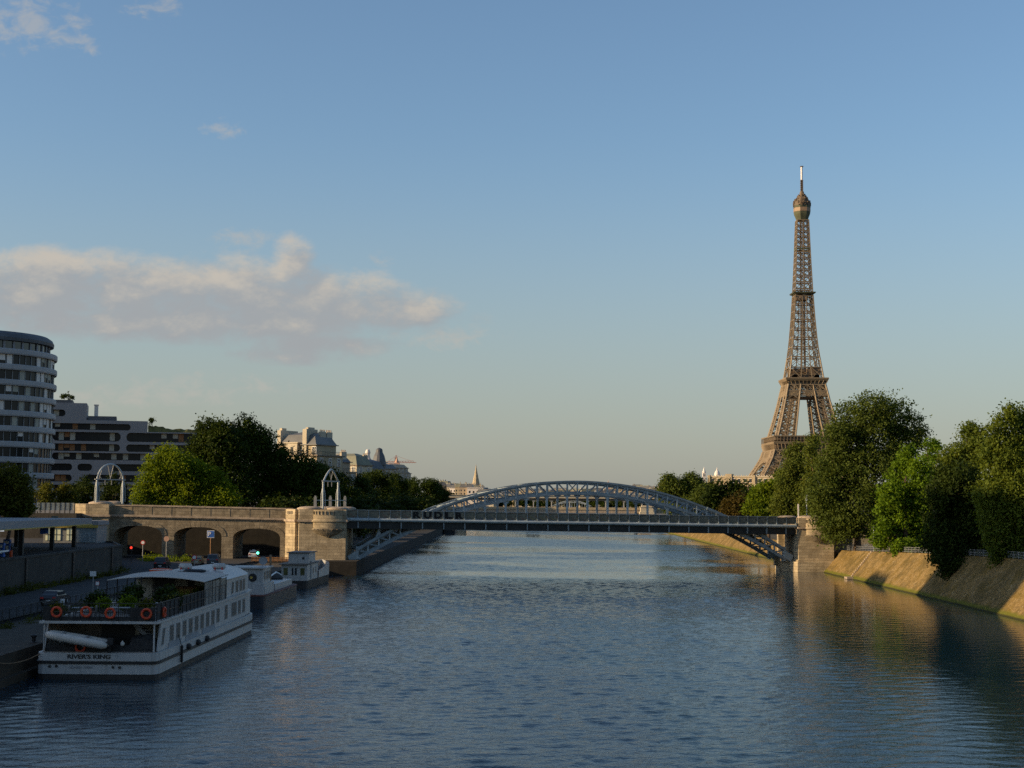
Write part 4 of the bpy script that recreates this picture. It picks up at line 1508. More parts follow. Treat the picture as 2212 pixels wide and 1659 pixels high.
# wooded bank between the two far bridges and round the foot of the lattice tower
fl = []
rs = random.Random(81)
for i in range(11):
    a = rs.uniform(0, 2 * PI); rr = rs.uniform(.1, .7)
    fl.append((math.cos(a) * rr * 8, math.sin(a) * rr * 8, rs.uniform(5, 14), rs.uniform(2.8, 4.2), rs.uniform(2.8, 4.2), rs.uniform(2.4, 3.6)))
farc = (crown_mesh('crown', fl, 2600, 1.5, L['plane'], 81, sigma=1.0), trunk_mesh('trunk', (0, 0, 0), fl, .4, M['bark'], 81, 5))
for i in range(26):
    px = 965 + i * 18.5 + rs.uniform(-5, 5)
    Y = rs.uniform(1560, 1850)
    top = rs.uniform(1071, 1080) if px > 1060 else rs.uniform(1062, 1074)
    p = at(px, top, Y)
    k = (p.z - 4) / 17.0
    plant_tree('distant dark tree of the wooded bank seen under the elevated far bridge', (p.x, Y, 4), farc[0], farc[1], 'distant trees beyond the far bridge', 'far_tree', (k * 1.3, k * 1.3, k), rz=i * 1.7)
for i in range(9):
    px = 1445 + i * 31 + rs.uniform(-6, 6)
    Y = rs.uniform(780, 1000)
    p = at(px, rs.uniform(1050, 1060), Y)
    k = (p.z - 4) / 17.0
    plant_tree('distant tree in front of the cream palace, mostly behind the island clump', (p.x, Y, 4), farc[0], farc[1], 'distant trees below the palace', 'far_tree', (k * 1.1, k * 1.1, k), rz=i * 1.1)
# ================================================================== THE LATTICE TOWER
TY = 1435.0
tip = at(1730.5, 358, TY)
foot = at(1734.5, 830, TY)
TB = Vector((foot.x + .4, TY, tip.z - 324.0))
et_ = thing('lattice_tower', 'tall brown iron lattice tower with three platforms and white mast behind the island trees', 'tower', TB)
HO = [(0, 62), (28, 42.5), (40, 36.0), (57, 30.6), (75, 25.6), (94, 20.9), (105, 18.7), (115, 16.4), (135, 13.4), (150, 11.5), (175, 9.6), (196, 8.4), (230, 6.9), (272, 5.4)]
HI = [(0, 37), (28, 24.0), (40, 18.8), (57, 14.0), (75, 11.0), (94, 8.2), (105, 6.6), (115, 5.3), (135, 3.6), (150, 2.9), (175, 2.2), (196, 1.9), (230, 1.6), (272, 1.3)]


def interp(T, z):
    for (z0, a), (z1, c) in zip(T, T[1:]):
        if z <= z1:
            return a + (c - a) * (z - z0) / (z1 - z0)
    return T[-1][1]


def corner(z, ia, ib, sx, sy):
    a = interp(HO if ia else HI, z)
    c = interp(HO if ib else HI, z)
    return Vector((sx * a, sy * c, z))


def leg_stage(b, sx, sy, levels, pw, dw, dense=True):
    for z0, z1 in zip(levels, levels[1:]):
        cs = [(1, 1), (1, 0), (0, 0), (0, 1)]
        for i in range(4):
            a, c = cs[i], cs[(i + 1) % 4]
            p0, p1 = corner(z0, *a, sx, sy), corner(z1, *a, sx, sy)
            q0, q1 = corner(z0, *c, sx, sy), corner(z1, *c, sx, sy)
            b.beam(p0, p1, pw, pw, m=0)
            b.beam(p0, q1, dw, dw, m=0); b.beam(q0, p1, dw, dw, m=0)
            b.beam(p1, q1, dw * 1.15, dw * 1.3, m=0)
            if dense:
                m0, m1 = (p0 + q0) / 2, (p1 + q1) / 2
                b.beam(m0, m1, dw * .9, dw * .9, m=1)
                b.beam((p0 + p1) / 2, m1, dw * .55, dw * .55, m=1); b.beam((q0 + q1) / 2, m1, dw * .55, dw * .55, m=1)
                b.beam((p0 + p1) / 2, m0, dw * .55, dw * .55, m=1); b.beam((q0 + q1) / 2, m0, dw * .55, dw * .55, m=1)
        if dense:
            # lift shaft and stairs inside the leg
            p0 = (corner(z0, 1, 1, sx, sy) + corner(z0, 0, 0, sx, sy)) / 2
            p1 = (corner(z1, 1, 1, sx, sy) + corner(z1, 0, 0, sx, sy)) / 2
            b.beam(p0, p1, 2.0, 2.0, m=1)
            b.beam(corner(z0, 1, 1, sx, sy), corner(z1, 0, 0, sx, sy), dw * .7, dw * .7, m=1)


IRON = [M['iron'], M['iron_dark']]
for sx in (-1, 1):
    for sy in (-1, 1):
        b = MB()
        leg_stage(b, sx, sy, [0, 8, 16, 24, 32, 40, 47], 1.25, .62)
        b.build('leg', IRON, et_)
        b = MB()
        leg_stage(b, sx, sy, [58, 64.5, 71, 77.5, 84, 90, 95.5], 1.2, .54)
        leg_stage(b, sx, sy, [95.5, 103.5, 112], 1.3, .6, False)
        b.build('leg', IRON, et_)


def girder_ring(b, z0, z1, h0, h1, n, w, m=0, plate=None):
    """four trussed faces between two heights"""
    for k in range(4):
        rot = Matrix.Rotation(k * PI / 2, 3, 'Z')
        for i in range(n):
            s0, s1 = -1 + 2 * i / n, -1 + 2 * (i + 1) / n
            a0, a1 = rot @ Vector((s0 * h0, -h0, z0)), rot @ Vector((s1 * h0, -h0, z0))
            c0, c1 = rot @ Vector((s0 * h1, -h1, z1)), rot @ Vector((s1 * h1, -h1, z1))
            b.beam(a0, c1, w, w, m=m); b.beam(a1, c0, w, w, m=m); b.beam(a0, c0, w, w, m=m)
        for (z, h) in ((z0, h0), (z1, h1)):
            b.beam(rot @ Vector((-h, -h, z)), rot @ Vector((h, -h, z)), w * 1.8, w * 2.0, m=m)


def ring_box(b, h0, h1, z0, z1, m=0, th=.5):
    """sloping skirt of four faces"""
    for k in range(4):
        rot = Matrix.Rotation(k * PI / 2, 3, 'Z')
        v = [rot @ Vector(p) for p in ((-h0, -h0, z0), (h0, -h0, z0), (h1, -h1, z1), (-h1, -h1, z1), (-h0 + th, -h0 + th, z0), (h0 - th, -h0 + th, z0), (h1 - th, -h1 + th, z1), (-h1 + th, -h1 + th, z1))]
        b.add(v, [(0, 1, 2, 3), (7, 6, 5, 4), (3, 2, 6, 7), (4, 5, 1, 0)], m)


# first platform
b = MB()
girder_ring(b, 36.0, 39.6, 37.6, 36.0, 40, .35)
ring_box(b, 37.9, 37.5, 35.4, 36.2); ring_box(b, 36.2, 35.7, 39.4, 40.3)
girder_ring(b, 40.3, 47.0, 35.6, 33.4, 14, .6)
girder_ring(b, 40.3, 47.0, 35.2, 33.0, 28, .28, 1)
ring_box(b, 33.6, 33.4, 46.6, 47.8)
for k in range(4):
    rot = Matrix.Rotation(k * PI / 2, 3, 'Z')
    for i in range(21):
        s = -1 + 2 * i / 20
        b.beam(rot @ Vector((s * 33.4, -33.3, 47.6)), rot @ Vector((s * 34.6, -34.8, 52.9)), .5, .9)
ring_box(b, 32.6, 32.6, 47.6, 52.8, 1)
ring_box(b, 34.6, 35.1, 52.6, 54.8)
ring_box(b, 33.0, 33.0, 54.8, 59.6, 1)
for k in range(4):
    rot = Matrix.Rotation(k * PI / 2, 3, 'Z')
    for i in range(23):
        s = -1 + 2 * i / 22
        b.beam(rot @ Vector((s * 34.6, -34.7, 54.8)), rot @ Vector((s * 34.6, -34.7, 59.8)), .35, .35)
ring_box(b, 34.9, 34.9, 59.6, 60.6, th=1.5)
b.prism([(-33, -33), (33, -33), (33, 33), (-33, 33)], 55.5, 56.3, 1)
b.build('first_platform', IRON, et_)
# decorative arches under it
b = MB()
for k in range(4):
    rot = Matrix.Rotation(k * PI / 2, 3, 'Z')
    pts = []
    for i in range(25):
        th = PI * i / 24
        pts.append((37 * math.cos(th), 10 + 26.5 * math.sin(th)))
    for (x0, z0), (x1, z1) in zip(pts, pts[1:]):
        h0, h1 = interp(HO, z0), interp(HO, z1)
        p, q = rot @ Vector((x0, -h0, z0)), rot @ Vector((x1, -h1, z1))
        b.beam(p, q, .9, 1.0)
        b.beam(rot @ Vector((x0 * .92, -h0, z0 * .93)), rot @ Vector((x1 * .92, -h1, z1 * .93)), .6, .6)
        b.beam(p, rot @ Vector((x1 * .92, -h1, z1 * .93)), .35, .35)
b.build('arch', IRON, et_)
# second platform
b = MB()
girder_ring(b, 99.4, 103.0, 19.9, 19.1, 26, .3)
ring_box(b, 20.1, 19.9, 98.8, 99.6); ring_box(b, 19.2, 19.1, 102.8, 103.8)
girder_ring(b, 103.8, 109.6, 19.0, 17.7, 6, .5)
ring_box(b, 17.9, 17.7, 109.4, 110.4)
girder_ring(b, 103.8, 109.6, 18.4, 17.1, 12, .25, 1)
ring_box(b, 17.2, 17.4, 110.2, 113.4, 1)
for k in range(4):
    rot = Matrix.Rotation(k * PI / 2, 3, 'Z')
    for i in range(11):
        s = -1 + 2 * i / 10
        b.beam(rot @ Vector((s * 17.6, -17.6, 110.2)), rot @ Vector((s * 19.3, -19.3, 113.6)), .5, .9)
ring_box(b, 19.4, 20.5, 113.2, 115.2)
b.prism([(-20, -20), (20, -20), (20, 20), (-20, 20)], 114.4, 115.1, 1)
ring_box(b, 20.3, 20.3, 115.2, 116.3, th=.2)
b.prism([(-14, -14), (14, -14), (14, 14), (-14, 14)], 97.0, 98.6, 1)
b.build('second_platform', IRON, et_)
b = MB()
b.bb(-13, 13, -13, -9, 116.5, 119.3, 1); b.bb(-13, -8, -13, 13, 116.5, 119.3, 1); b.bb(8, 13, -13, 13, 116.5, 119.3, 1)
b.bb(-14, 14, -14, -13.6, 119.3, 119.9); b.bb(2, 14, -13.9, 12, 120, 126.0, 1); b.bb(-13.5, 14, -14, -13.2, 126, 127)
b.bb(-13, 13, 9, 13, 119.9, 126, 1); b.bb(-12, 0, -13.5, -11, 122, 125.5, 1)
b.build('machine_house', IRON, et_)
# upper shaft
b = MB()
lv = [116.0]
hgt = 10.6
while lv[-1] < 268:
    lv.append(min(270.6, lv[-1] + hgt)); hgt = max(5.2, hgt * .955)
for z0, z1 in zip(lv, lv[1:]):
    for k in range(4):
        rot = Matrix.Rotation(k * PI / 2, 3, 'Z')
        o0, o1, i0, i1 = interp(HO, z0), interp(HO, z1), interp(HI, z0), interp(HI, z1)
        pw = .95 if z0 < 190 else .75
        dw = .48 if z0 < 190 else .40
        F = lambda x, h, z: rot @ Vector((x, -h, z))
        b.beam(F(-o0, o0, z0), F(-o1, o1, z1), pw, pw)
        for s in (-1, 1):
            if z0 < 190:
                b.beam(F(s * i0, o0, z0), F(s * i1, o1, z1), .8, .7)
                b.beam(F(s * o0, o0, z0), F(s * i1, o1, z1), dw, dw); b.beam(F(s * i0, o0, z0), F(s * o1, o1, z1), dw, dw)
            else:
                b.beam(F(s * o0, o0, z0), F(0, o1, z1), dw, dw); b.beam(F(0, o0, z0), F(s * o1, o1, z1), dw, dw)
        if z0 >= 190:
            b.beam(F(0, o0, z0), F(0, o1, z1), .65, .6)
        b.beam(F(-o1, o1, z1), F(o1, o1, z1), .55, .8)
        b.beam(F(-o1 * .98, o1 * .55, z1), F(o1 * .98, o1 * .55, z1), .4, .4, m=1)
    zm = (z0 + z1) / 2
    om = interp(HO, zm)
    b.beam((-om * .9, -om * .3, z0), (om * .9, om * .3, z1), .4, .4, m=1); b.beam((om * .9, -om * .3, z0), (-om * .9, om * .3, z1), .4, .4, m=1)
b.build('upper_shaft', IRON, et_)
b = MB()
for sx, sy in ((-1, -1), (1, 1), (1, -1), (-1, 1)):
    b.beam((sx * 1.9, sy * 1.9, 116), (sx * 1.5, sy * 1.5, 272), .6, .6, m=0)
for i in range(52):
    z = 116 + i * 3.0
    b.beam((-1.9, -1.9, z), (1.9, -1.9, z + 3), .32, .32); b.beam((1.9, 1.9, z), (-1.9, 1.9, z + 3), .32, .32)
    b.beam((-1.9, 1.9, z), (-1.9, -1.9, z + 3), .32, .32)
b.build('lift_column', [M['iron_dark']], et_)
b = MB()
ring_box(b, 8.8, 10.9, 197.6, 199.4, th=.4); b.prism([(-10.6, -10.6), (10.6, -10.6), (10.6, 10.6), (-10.6, 10.6)], 198.4, 198.9)
b.bb(-7.6, 3.4, -8.3, 7, 192.0, 196.0, 1)
b.build('middle_platform', [M['iron_green'], M['iron_tan']], et_)
b = MB(); ring_box(b, 6.7, 6.9, 241.0, 242.6)
b.build('netting_band', M['iron_green'], et_)
# top cabin
b = MB()
oct_ = [(math.cos(PI / 8 + k * PI / 4), math.sin(PI / 8 + k * PI / 4)) for k in range(8)]
pr = [(5.6, 270.4, 0), (6.4, 272.6, 0), (7.8, 276.0, 0), (8.2, 278.4, 0), (8.3, 278.5, 1), (8.3, 282.3, 1), (8.5, 282.4, 0), (8.1, 284.5, 0), (7.7, 287.5, 2), (6.6, 290.0, 2), (4.6, 292.8, 2), (2.6, 294.6, 2), (2.0, 298.0, 2), (1.4, 299.0, 2)]
for (r0, z0, m0), (r1, z1, m1) in zip(pr, pr[1:]):
    v = [(x * r0, y * r0, z0) for x, y in oct_] + [(x * r1, y * r1, z1) for x, y in oct_]
    b.add(v, [(k, (k + 1) % 8, 8 + (k + 1) % 8, 8 + k) for k in range(8)], m1)
rt_ = random.Random(7)
for i in range(120):
    a = rt_.uniform(0, 2 * PI); z = rt_.uniform(284, 295)
    r_ = 8.0 if z < 288 else 8.0 - (z - 288) * .75
    b.box((math.cos(a) * r_, math.sin(a) * r_, z), (rt_.uniform(.5, 1.4), rt_.uniform(.5, 1.2), rt_.uniform(1.0, 2.8)), a, 2)
b.build('top_cabin', [M['iron_green'], M['iron_tan'], M['iron_dark']], et_)
b = MB()
for z0 in range(298, 310, 2):
    for sx, sy in ((-1, -1), (1, -1), (1, 1), (-1, 1)):
        b.beam((sx * .8, sy * .8, z0), (sx * .8, sy * .8, z0 + 2), .4, .4); b.beam((sx * .8, sy * .8, z0), (-sx * .8, sy * .8, z0 + 2), .35, .35)
    b.box((0, 0, z0 + 1), (2.6, 2.2, .8)); b.box((0, 0, z0), (1.2, 1.2, 2))
b.build('spire', M['iron_dark'], et_)
b = MB(); b.tube([(0, 0, 310), (0, 0, 322.8)], .95, 10); mast = b.build('mast', M['mast_white'], et_)
b = MB()
b.prism([(-1.5, -1.5), (1.5, -1.5), (1.5, 1.5), (-1.5, 1.5)], 322.8, 323.3); b.box((.3, 0, 323.8), (.3, .3, 1.0)); b.box((-1, .6, 323.6), (.2, .2, .9)); b.box((1.1, -.6, 323.6), (.2, .2, .8))
b.build('mast_top', M['iron_dark'], mast)


# ================================================================== BUILDINGS OF THE LEFT BANK
# round tower block
CX, CY = -126.0, 345.0
t = thing('round_tower_block', 'pale round tower block with curved bands of windows at the left edge', 'building', (CX, CY, 5))
zt = 46.3
NF = 12
FH = 3.43
rw = random.Random(17)
for k in range(NF):
    z1 = zt - FH * k - 5
    b = MB()
    rr = 20.0
    b.lathe((0, 0, 0), [(rr - 1, z1 - 1.30), (rr, z1 - 1.30), (rr + .12, z1 - 1.0), (rr + .12, z1 - .15), (rr, z1), (rr - 1, z1)], 72)
    b.build('floor_band', M['tower_band'], t, smooth=False)
    b = MB()
    b.lathe((0, 0, 0), [(rr - .7, z1 - FH), (rr - .7, z1 - 1.25)], 72)
    for j in range(72):
        a = 2 * PI * j / 72
        b.box((math.cos(a) * (rr - .62), math.sin(a) * (rr - .62), z1 - 1.25 - 1.08), (.16, .12, 2.16), a, 1)
    for j in range(72):
        if rw.random() < (.55 if k < 5 else .25):
            a = 2 * PI * (j + .5) / 72
            hh = rw.choice([2.1, 2.1, 2.1, 1.4, 1.0])
            b.box((math.cos(a) * (rr - .56), math.sin(a) * (rr - .56), z1 - 1.27 - hh / 2), (.06, 1.3, hh), a, 2 if rw.random() < .6 else 3)
    b.build('window_band', [M['glass_dark'], M['grey_metal'], M['blind'], M['white_stone']], t)
b = MB()
b.lathe((0, 0, 0), [(18.2, zt - 5), (18.2, zt - 5 + 1.9)], 60)
for j in range(48):
    a = 2 * PI * j / 48
    b.box((math.cos(a) * 18.3, math.sin(a) * 18.3, zt - 5 + .95), (.3, .5, 1.9), a, 1)
b.build('roof_storey', [M['glass'], M['tower_white']], t)
b = MB()
b.lathe((0, 0, 0), [(18.0, zt - 3.2), (19.2, zt - 3.1), (19.3, zt - 2.4), (18.9, zt - 1.6), (18.0, zt - 1.0), (0, zt - .4)], 60)
b.build('roof', M['slate'], t)
b = MB()
b.box((4.3, -9, zt + 1.2), (4.5, 4, 3.6)); b.box((4.3, -9, zt + 3.1), (4.8, 4.3, .25))
b.tube([(1.8, -9, zt + 3), (1.6, -9.4, zt + 6.2)], .12, 6)
b.build('roof_hut', M['white_stone'], t)


def opening_tile(b, X0, X1, Z0, Z1, o, y0, y1, r):
    """wall tile with one rounded opening o = (x0, x1, z0, z1), from front y0 back to y1"""
    ox0, ox1, oz0, oz1 = o
    r = min(r, (ox1 - ox0) / 2 - .01, (oz1 - oz0) / 2 - .01)
    inn, outp = [], []
    for (cx, cz, a0) in ((ox1 - r, oz0 + r, -PI / 2), (ox1 - r, oz1 - r, 0), (ox0 + r, oz1 - r, PI / 2), (ox0 + r, oz0 + r, PI)):
        for i in range(6):
            a = a0 + PI / 2 * i / 5
            inn.append((cx + r * math.cos(a), cz + r * math.sin(a)))
    corners = [(X1, Z0), (X1, Z1), (X0, Z1), (X0, Z0)]
    for q in range(4):
        for i in range(6):
            x, z = inn[q * 6 + i]
            cxn, czn = corners[q]
            if i < 3:
                outp.append((x if q in (0, 2) else cxn, czn if q in (0, 2) else z))
            elif i > 2:
                outp.append((cxn if q in (0, 2) else x, z if q in (0, 2) else czn))
        outp[q * 6 + 2] = corners[q]
        outp[q * 6 + 3] = corners[q]
    n = len(inn)
    vs = [(x, y0, z) for x, z in inn] + [(x, y0, z) for x, z in outp] + [(x, y1, z) for x, z in inn]
    fs = []
    for i in range(n):
        j = (i + 1) % n
        if outp[i] == outp[j]:
            fs.append((i, n + i, j))
        else:
            fs.append((i, n + i, n + j, j))
        fs.append((j, 2 * n + j, 2 * n + i, i))
    b.add(vs, fs)


LX, LYY, LZ = -115.0, 450.0, 5.0


def lx(px):
    return (px - 1106) / FPX * LYY - LX


def lz(y):
    return 13.5 + (1074 - (1100 + y / 2.074) / 1.6492) / (FPX / LYY) - LZ


t = thing('long_office_building', 'long pale stepped building with rounded ribbon windows, right of the round tower', 'building', (LX, LYY, LZ), rz=R(14))
# rows: z centre, height, list of (px0, px1) openings
rows_ = [(lz(780), 2.0, [(96, 146)]),
         (lz(877), 1.9, [(100, 282)]),
         (lz(950), 2.7, [(121, 262), (274, 420)]),
         (lz(1030), 2.2, [(121, 261), (274, 420)]),
         (lz(1095), 2.1, [(121, 328), (334, 420)]),
         (lz(1175), 2.1, [(106, 163), (174, 204), (246, 420)]),
         (lz(1255), 2.1, [(104, 163), (190, 300)]),
         (lz(1330), 2.1, [(104, 300)])]
b = MB()
edges = [lx(84)]
wins = []
for i, (zc, h, ops) in enumerate(rows_):
    ztop = lz(705) if i == 0 else (rows_[i - 1][0] - rows_[i - 1][1] / 2 + zc + h / 2) / 2
    zbot = (zc - h / 2 + rows_[i + 1][0] + rows_[i + 1][1] / 2) / 2 if i + 1 < len(rows_) else 0
    xr_end = lx(190) if i == 0 else (lx(318) if i == 1 else lx(446))
    xs = [lx(84)]
    for a, c in zip(ops, ops[1:]):
        xs.append((lx(a[1]) + lx(c[0])) / 2)
    xs.append(xr_end)
    for (p0, p1), X0, X1 in zip(ops, xs, xs[1:]):
        o = (lx(p0), lx(p1), zc - h / 2, zc + h / 2)
        opening_tile(b, X0, X1, zbot, ztop, o, 0, 1.3, h * .46)
        wins.append(o)
# solid body behind
zr0, zr1, zr2 = lz(705), (rows_[0][0] - rows_[0][1] / 2 + rows_[1][0] + rows_[1][1] / 2) / 2, (rows_[1][0] - rows_[1][1] / 2 + rows_[2][0] + rows_[2][1] / 2) / 2
b.bb(lx(84), lx(190), 1.35, 16, zr1, zr0); b.bb(lx(84), lx(318), 1.35, 16, zr2, zr1); b.bb(lx(84), lx(446), 1.35, 16, 0, zr2)
for (xa, za_, zb_) in ((lx(190), zr1, zr0), (lx(318), zr2, zr1), (lx(446), 0, zr2)):
    b.add([(xa, 0, za_), (xa, 1.35, za_), (xa, 1.35, zb_), (xa, 0, zb_)], [(0, 1, 2, 3)])
for (xa, xb, z_) in ((lx(84), lx(190), zr0), (lx(190), lx(318), zr1), (lx(318), lx(446), zr2)):
    b.add([(xa, 0, z_), (xb, 0, z_), (xb, 1.35, z_), (xa, 1.35, z_)], [(0, 1, 2, 3)])
b.build('facade', M['tower_white'], t)
rl = random.Random(4)
for (x0, x1, z0, z1) in wins:
    b = MB()
    b.add([(x0, 1.28, z0), (x1, 1.28, z0), (x1, 1.28, z1), (x0, 1.28, z1)], [(0, 1, 2, 3)])
    n = max(1, int((x1 - x0) / 1.6))
    for k in range(1, n):
        x = x0 + (x1 - x0) * k / n
        b.bb(x - .06, x + .06, 1.18, 1.27, z0, z1, 1)
    for k in range(n):
        if rl.random() < .28 and 0 < k < n - 1:
            x = x0 + (x1 - x0) * k / n
            hh = (z1 - z0) * rl.choice([.9, .9, .55])
            b.bb(x + .1, x + (x1 - x0) / n - .1, 1.20, 1.25, z1 - hh, z1 - .05, 2 if rl.random() < .6 else 3)
    b.build('ribbon_window', [M['glass_dark'], M['boat_black'], M['blind'], M['wood']], t)
b = MB()
b.bb(lx(190) + .3, lx(252), .8, 12, zr1, zr1 + 1.3); b.bb(lx(84), lx(160), .6, 12, zr0, zr0 + .9)
b.build('roof_storey', M['slate'], t)
b = MB()
b.bb(lx(205), lx(213), 3, 4.5, zr1 + 1.3, zr1 + 4.6); b.bb(lx(204), lx(214), 2.8, 4.7, zr1 + 4.6, zr1 + 4.9)
b.build('chimney', M['white_stone'], t)
b = MB()
n = 24
vs = []
for i in range(n + 1):
    x = lx(319) + (lx(446) - lx(319)) * i / n
    vs += [(x, .5, zr2), (x, .9, zr2 + .9 + rl.uniform(-.2, .35) + (.8 if i < 7 else 0)), (x, 9, zr2 + 1.4 + rl.uniform(-.2, .2)), (x, 9, zr2)]
fs = []
for i in range(n):
    a = i * 4
    fs += [(a, a + 4, a + 5, a + 1), (a + 1, a + 5, a + 6, a + 2)]
b.add(vs, fs)
b.build('roof_garden', M['grass'], t)
# small tree and shrubs on its roof
shaped_tree('small flat topped tree growing on the roof of the long pale building', LYY + 4, 145, LZ + zr0 + .9, [(135, 856, 5), (145, 853, 6), (154, 858, 5), (148, 862, 5)], 900, .4, L['plane'], 91, 'roof plants', r=.12, sigma=.25, name='roof_tree')
shaped_tree('small shrub at the left end of the grassy roof of the long pale building', LYY + 4, 326, LZ + zr2 + 1.5, [(322, 912, 4), (329, 910, 4), (326, 906, 3)], 500, .4, L['plane'], 92, 'roof plants', r=.1, sigma=.25, name='roof_shrub')
shaped_tree('tiny conical shrub on the grassy roof beside the huge dark plane tree', LYY + 4, 430, LZ + zr2 + 1.3, [(430, 914, 3), (430, 910, 2.5), (430, 918, 4)], 500, .4, L['dark'], 93, 'roof plants', r=.1, sigma=.2, name='roof_shrub')

# window shared by the old stone houses
wb_ = MB()
wb_.box((0, .05, 1.05), (1.25, .1, 2.1), m=0)
wb_.box((0, -.03, 1.05), (.09, .08, 2.1), m=1); wb_.box((-.62, -.05, 1.05), (.1, .14, 2.2), m=1); wb_.box((.62, -.05, 1.05), (.1, .14, 2.2), m=1)
wb_.box((0, -.05, 2.13), (1.4, .16, .12), m=1); wb_.box((0, -.12, -.04), (1.6, .34, .1), m=2); wb_.box((0, -.03, 1.4), (1.2, .06, .07), m=1)
WIN = wb_.mesh('window', [M['glass'], M['white_sign'], M['stone_cap']])
cb = MB()
cb.box((0, 0, 1.4), (.7, 2.6, 2.8))
for i in range(4):
    cb.tube([(0, -1 + i * .66, 2.8), (0, -1 + i * .66, 3.4)], .14, 6, m=1)
CHIM = cb.mesh('chimney', [M['pale_wall'], M['brick']])


def stone_house(label, px, Y, W, D, zg, zc, fh, rz, wall, roof, attic=True, chim=(), nwin=None, balcony=(), group='old stone apartment houses on the left bank', roof_h=3.2, name='apartment_house', shutter=False, side=True):
    p = at(px, 1080, Y)
    t = thing(name, label, 'apartment house', (p.x, Y, zg), group, rz=R(rz))
    H = zc - zg
    b = MB()
    b.bb(-W / 2, W / 2, 0, D, 0, H)
    b.build('wall', wall, t)
    b = MB()
    for z in [H - .25] + [H - fh * k - .2 for k in balcony]:
        b.bb(-W / 2 - .5, W / 2 + .5, -.5, D + .5, z, z + .28)
    b.build('string_course', M['stone_cap'], t)
    z = H + .03
    if attic:
        b = MB()
        b.bb(-W / 2 + 1.3, W / 2 - 1.3, 1.3, D - 1.3, z, z + 2.7)
        b.build('attic_storey', wall, t)
        rl = MB()
        for (x0, y0, x1, y1) in ((-W / 2, -.2, W / 2, -.2), (W / 2, -.2, W / 2, D)):
            rl.beam((x0, y0, z + .95), (x1, y1, z + .95), .08, .08)
            k = int(max(abs(x1 - x0), abs(y1 - y0)) / .7)
            for i in range(k + 1):
                q = i / k
                rl.beam((x0 + (x1 - x0) * q, y0 + (y1 - y0) * q, z), (x0 + (x1 - x0) * q, y0 + (y1 - y0) * q, z + .95), .04, .04)
        rl.build('balcony_railing', M['boat_black'], t)
        z += 2.7
    i1 = 1.0 if attic else 0
    b = MB()
    x0, x1, y0, y1 = -W / 2 + i1, W / 2 - i1, i1, D - i1
    e = min(1.6, W * .15)
    lev = [(0, 0), (roof_h * .78, e), (roof_h, e * 2.6)]
    vs = []
    for (h, ins) in lev:
        vs += [(x0 + ins, y0 + ins, z + h), (x1 - ins, y0 + ins, z + h), (x1 - ins, y1 - ins, z + h), (x0 + ins, y1 - ins, z + h)]
    fs = []
    for a in (0, 4):
        for i in range(4):
            j = (i + 1) % 4
            fs.append((a + i, a + j, a + 4 + j, a + 4 + i))
    fs.append((8, 9, 10, 11)); fs.append((3, 2, 1, 0))
    b.add(vs, fs)
    b.bb(x0 - .25, x1 + .25, y0 - .25, y1 + .25, z - .02, z + .22)
    rf = b.build('roof', roof, t)
    for (cx, cy) in chim:
        link('chimney', CHIM, rf, (cx, cy, z + roof_h * .35 - .4))
    nw = nwin or max(2, int(W / 3.0))
    rows = int((H - 1) / fh)
    cells = []
    for k in range(min(rows, 4)):
        zz = H - fh * (k + 1) + .35
        for i in range(nw):
            cells.append((-W / 2 + W * (i + .5) / nw, -.02, zz, 0))
        if side:
            ns = max(2, int(D / 3.4))
            for i in range(ns):
                cells.append((W / 2 + .02, D * (i + .5) / ns, zz, PI / 2))
    if attic:
        for i in range(nw):
            cells.append((-W / 2 + W * (i + .5) / nw, 1.27, H + .1, 0))
    for (x, y, zz, r_) in cells[:100]:
        link('window', WIN, t, (x, y, zz), rz=r_)
    return t


h1 = stone_house('cream stone house with grey mansard roof and two tall white chimney walls', 636, 400, 14, 12, 5.5, 25.0, 3.25, -28, M['cream_wall'], M['zinc'],
                 chim=[(4.4, 6), (4.4, 9)], balcony=(0, 2), roof_h=3.6)
b = MB()
b.bb(-6.9, -5.8, 1.2, 9, 15, 26.3); b.bb(1.6, 2.9, .9, 6, 19.5, 26.5); b.bb(-6.8, -6.0, 2, 4, 26.3, 26.9); b.bb(1.8, 2.6, 2, 5, 26.5, 27.0)
b.build('chimney_wall', M['pale_wall'], h1)
b = MB(); b.bb(-3.6, .4, .2, 3, 19.55, 22.7); b.bb(-1.7, -.9, .12, .25, 19.6, 21.7, 1); b.bb(-3.9, .7, 0, 3.2, 22.7, 23.0)
b.build('dormer', [M['pale_wall'], M['glass']], h1)
stone_house('grey brown shaded house right of the house with white chimney walls', 694, 440, 8, 12, 5.5, 21.5, 3.2, -28, M['warm_wall'], M['slate'], chim=[(2, 8)], balcony=(1,), roof_h=2.2)
stone_house('pale house with olive mansard roof and stacked loggias in the middle of the stone houses', 741, 560, 12, 10, 5.5, 26.0, 3.2, -30, M['pale_wall'], M['roof_green'], attic=False, chim=[(-6, 5), (4, 8)], balcony=(0, 1, 2, 3), roof_h=4.4)
stone_house('low dark roofed house between the loggia house and the domed turret', 770, 640, 12, 12, 5.5, 26.2, 3.2, -30, M['warm_wall'], M['slate'], attic=False, chim=[(0, 6)], balcony=(0,), roof_h=4.2)
h5 = stone_house('stone corner house crowned by a dark domed turret', 797, 720, 13, 14, 5.5, 28.0, 3.2, -30, M['warm_wall'], M['zinc'], attic=False, chim=[], balcony=(0, 2), roof_h=2.6)
b = MB()
b.lathe((3.5, 3, 19), [(3.1, 0), (3.1, 5), (3.4, 5.2), (3.4, 5.6), (3.2, 7.2), (2.6, 9.6), (1.7, 11.4), (1.6, 12.6), (1.1, 13.2), (0, 13.6)], 14)
tw = b.build('turret', M['slate'], h5)
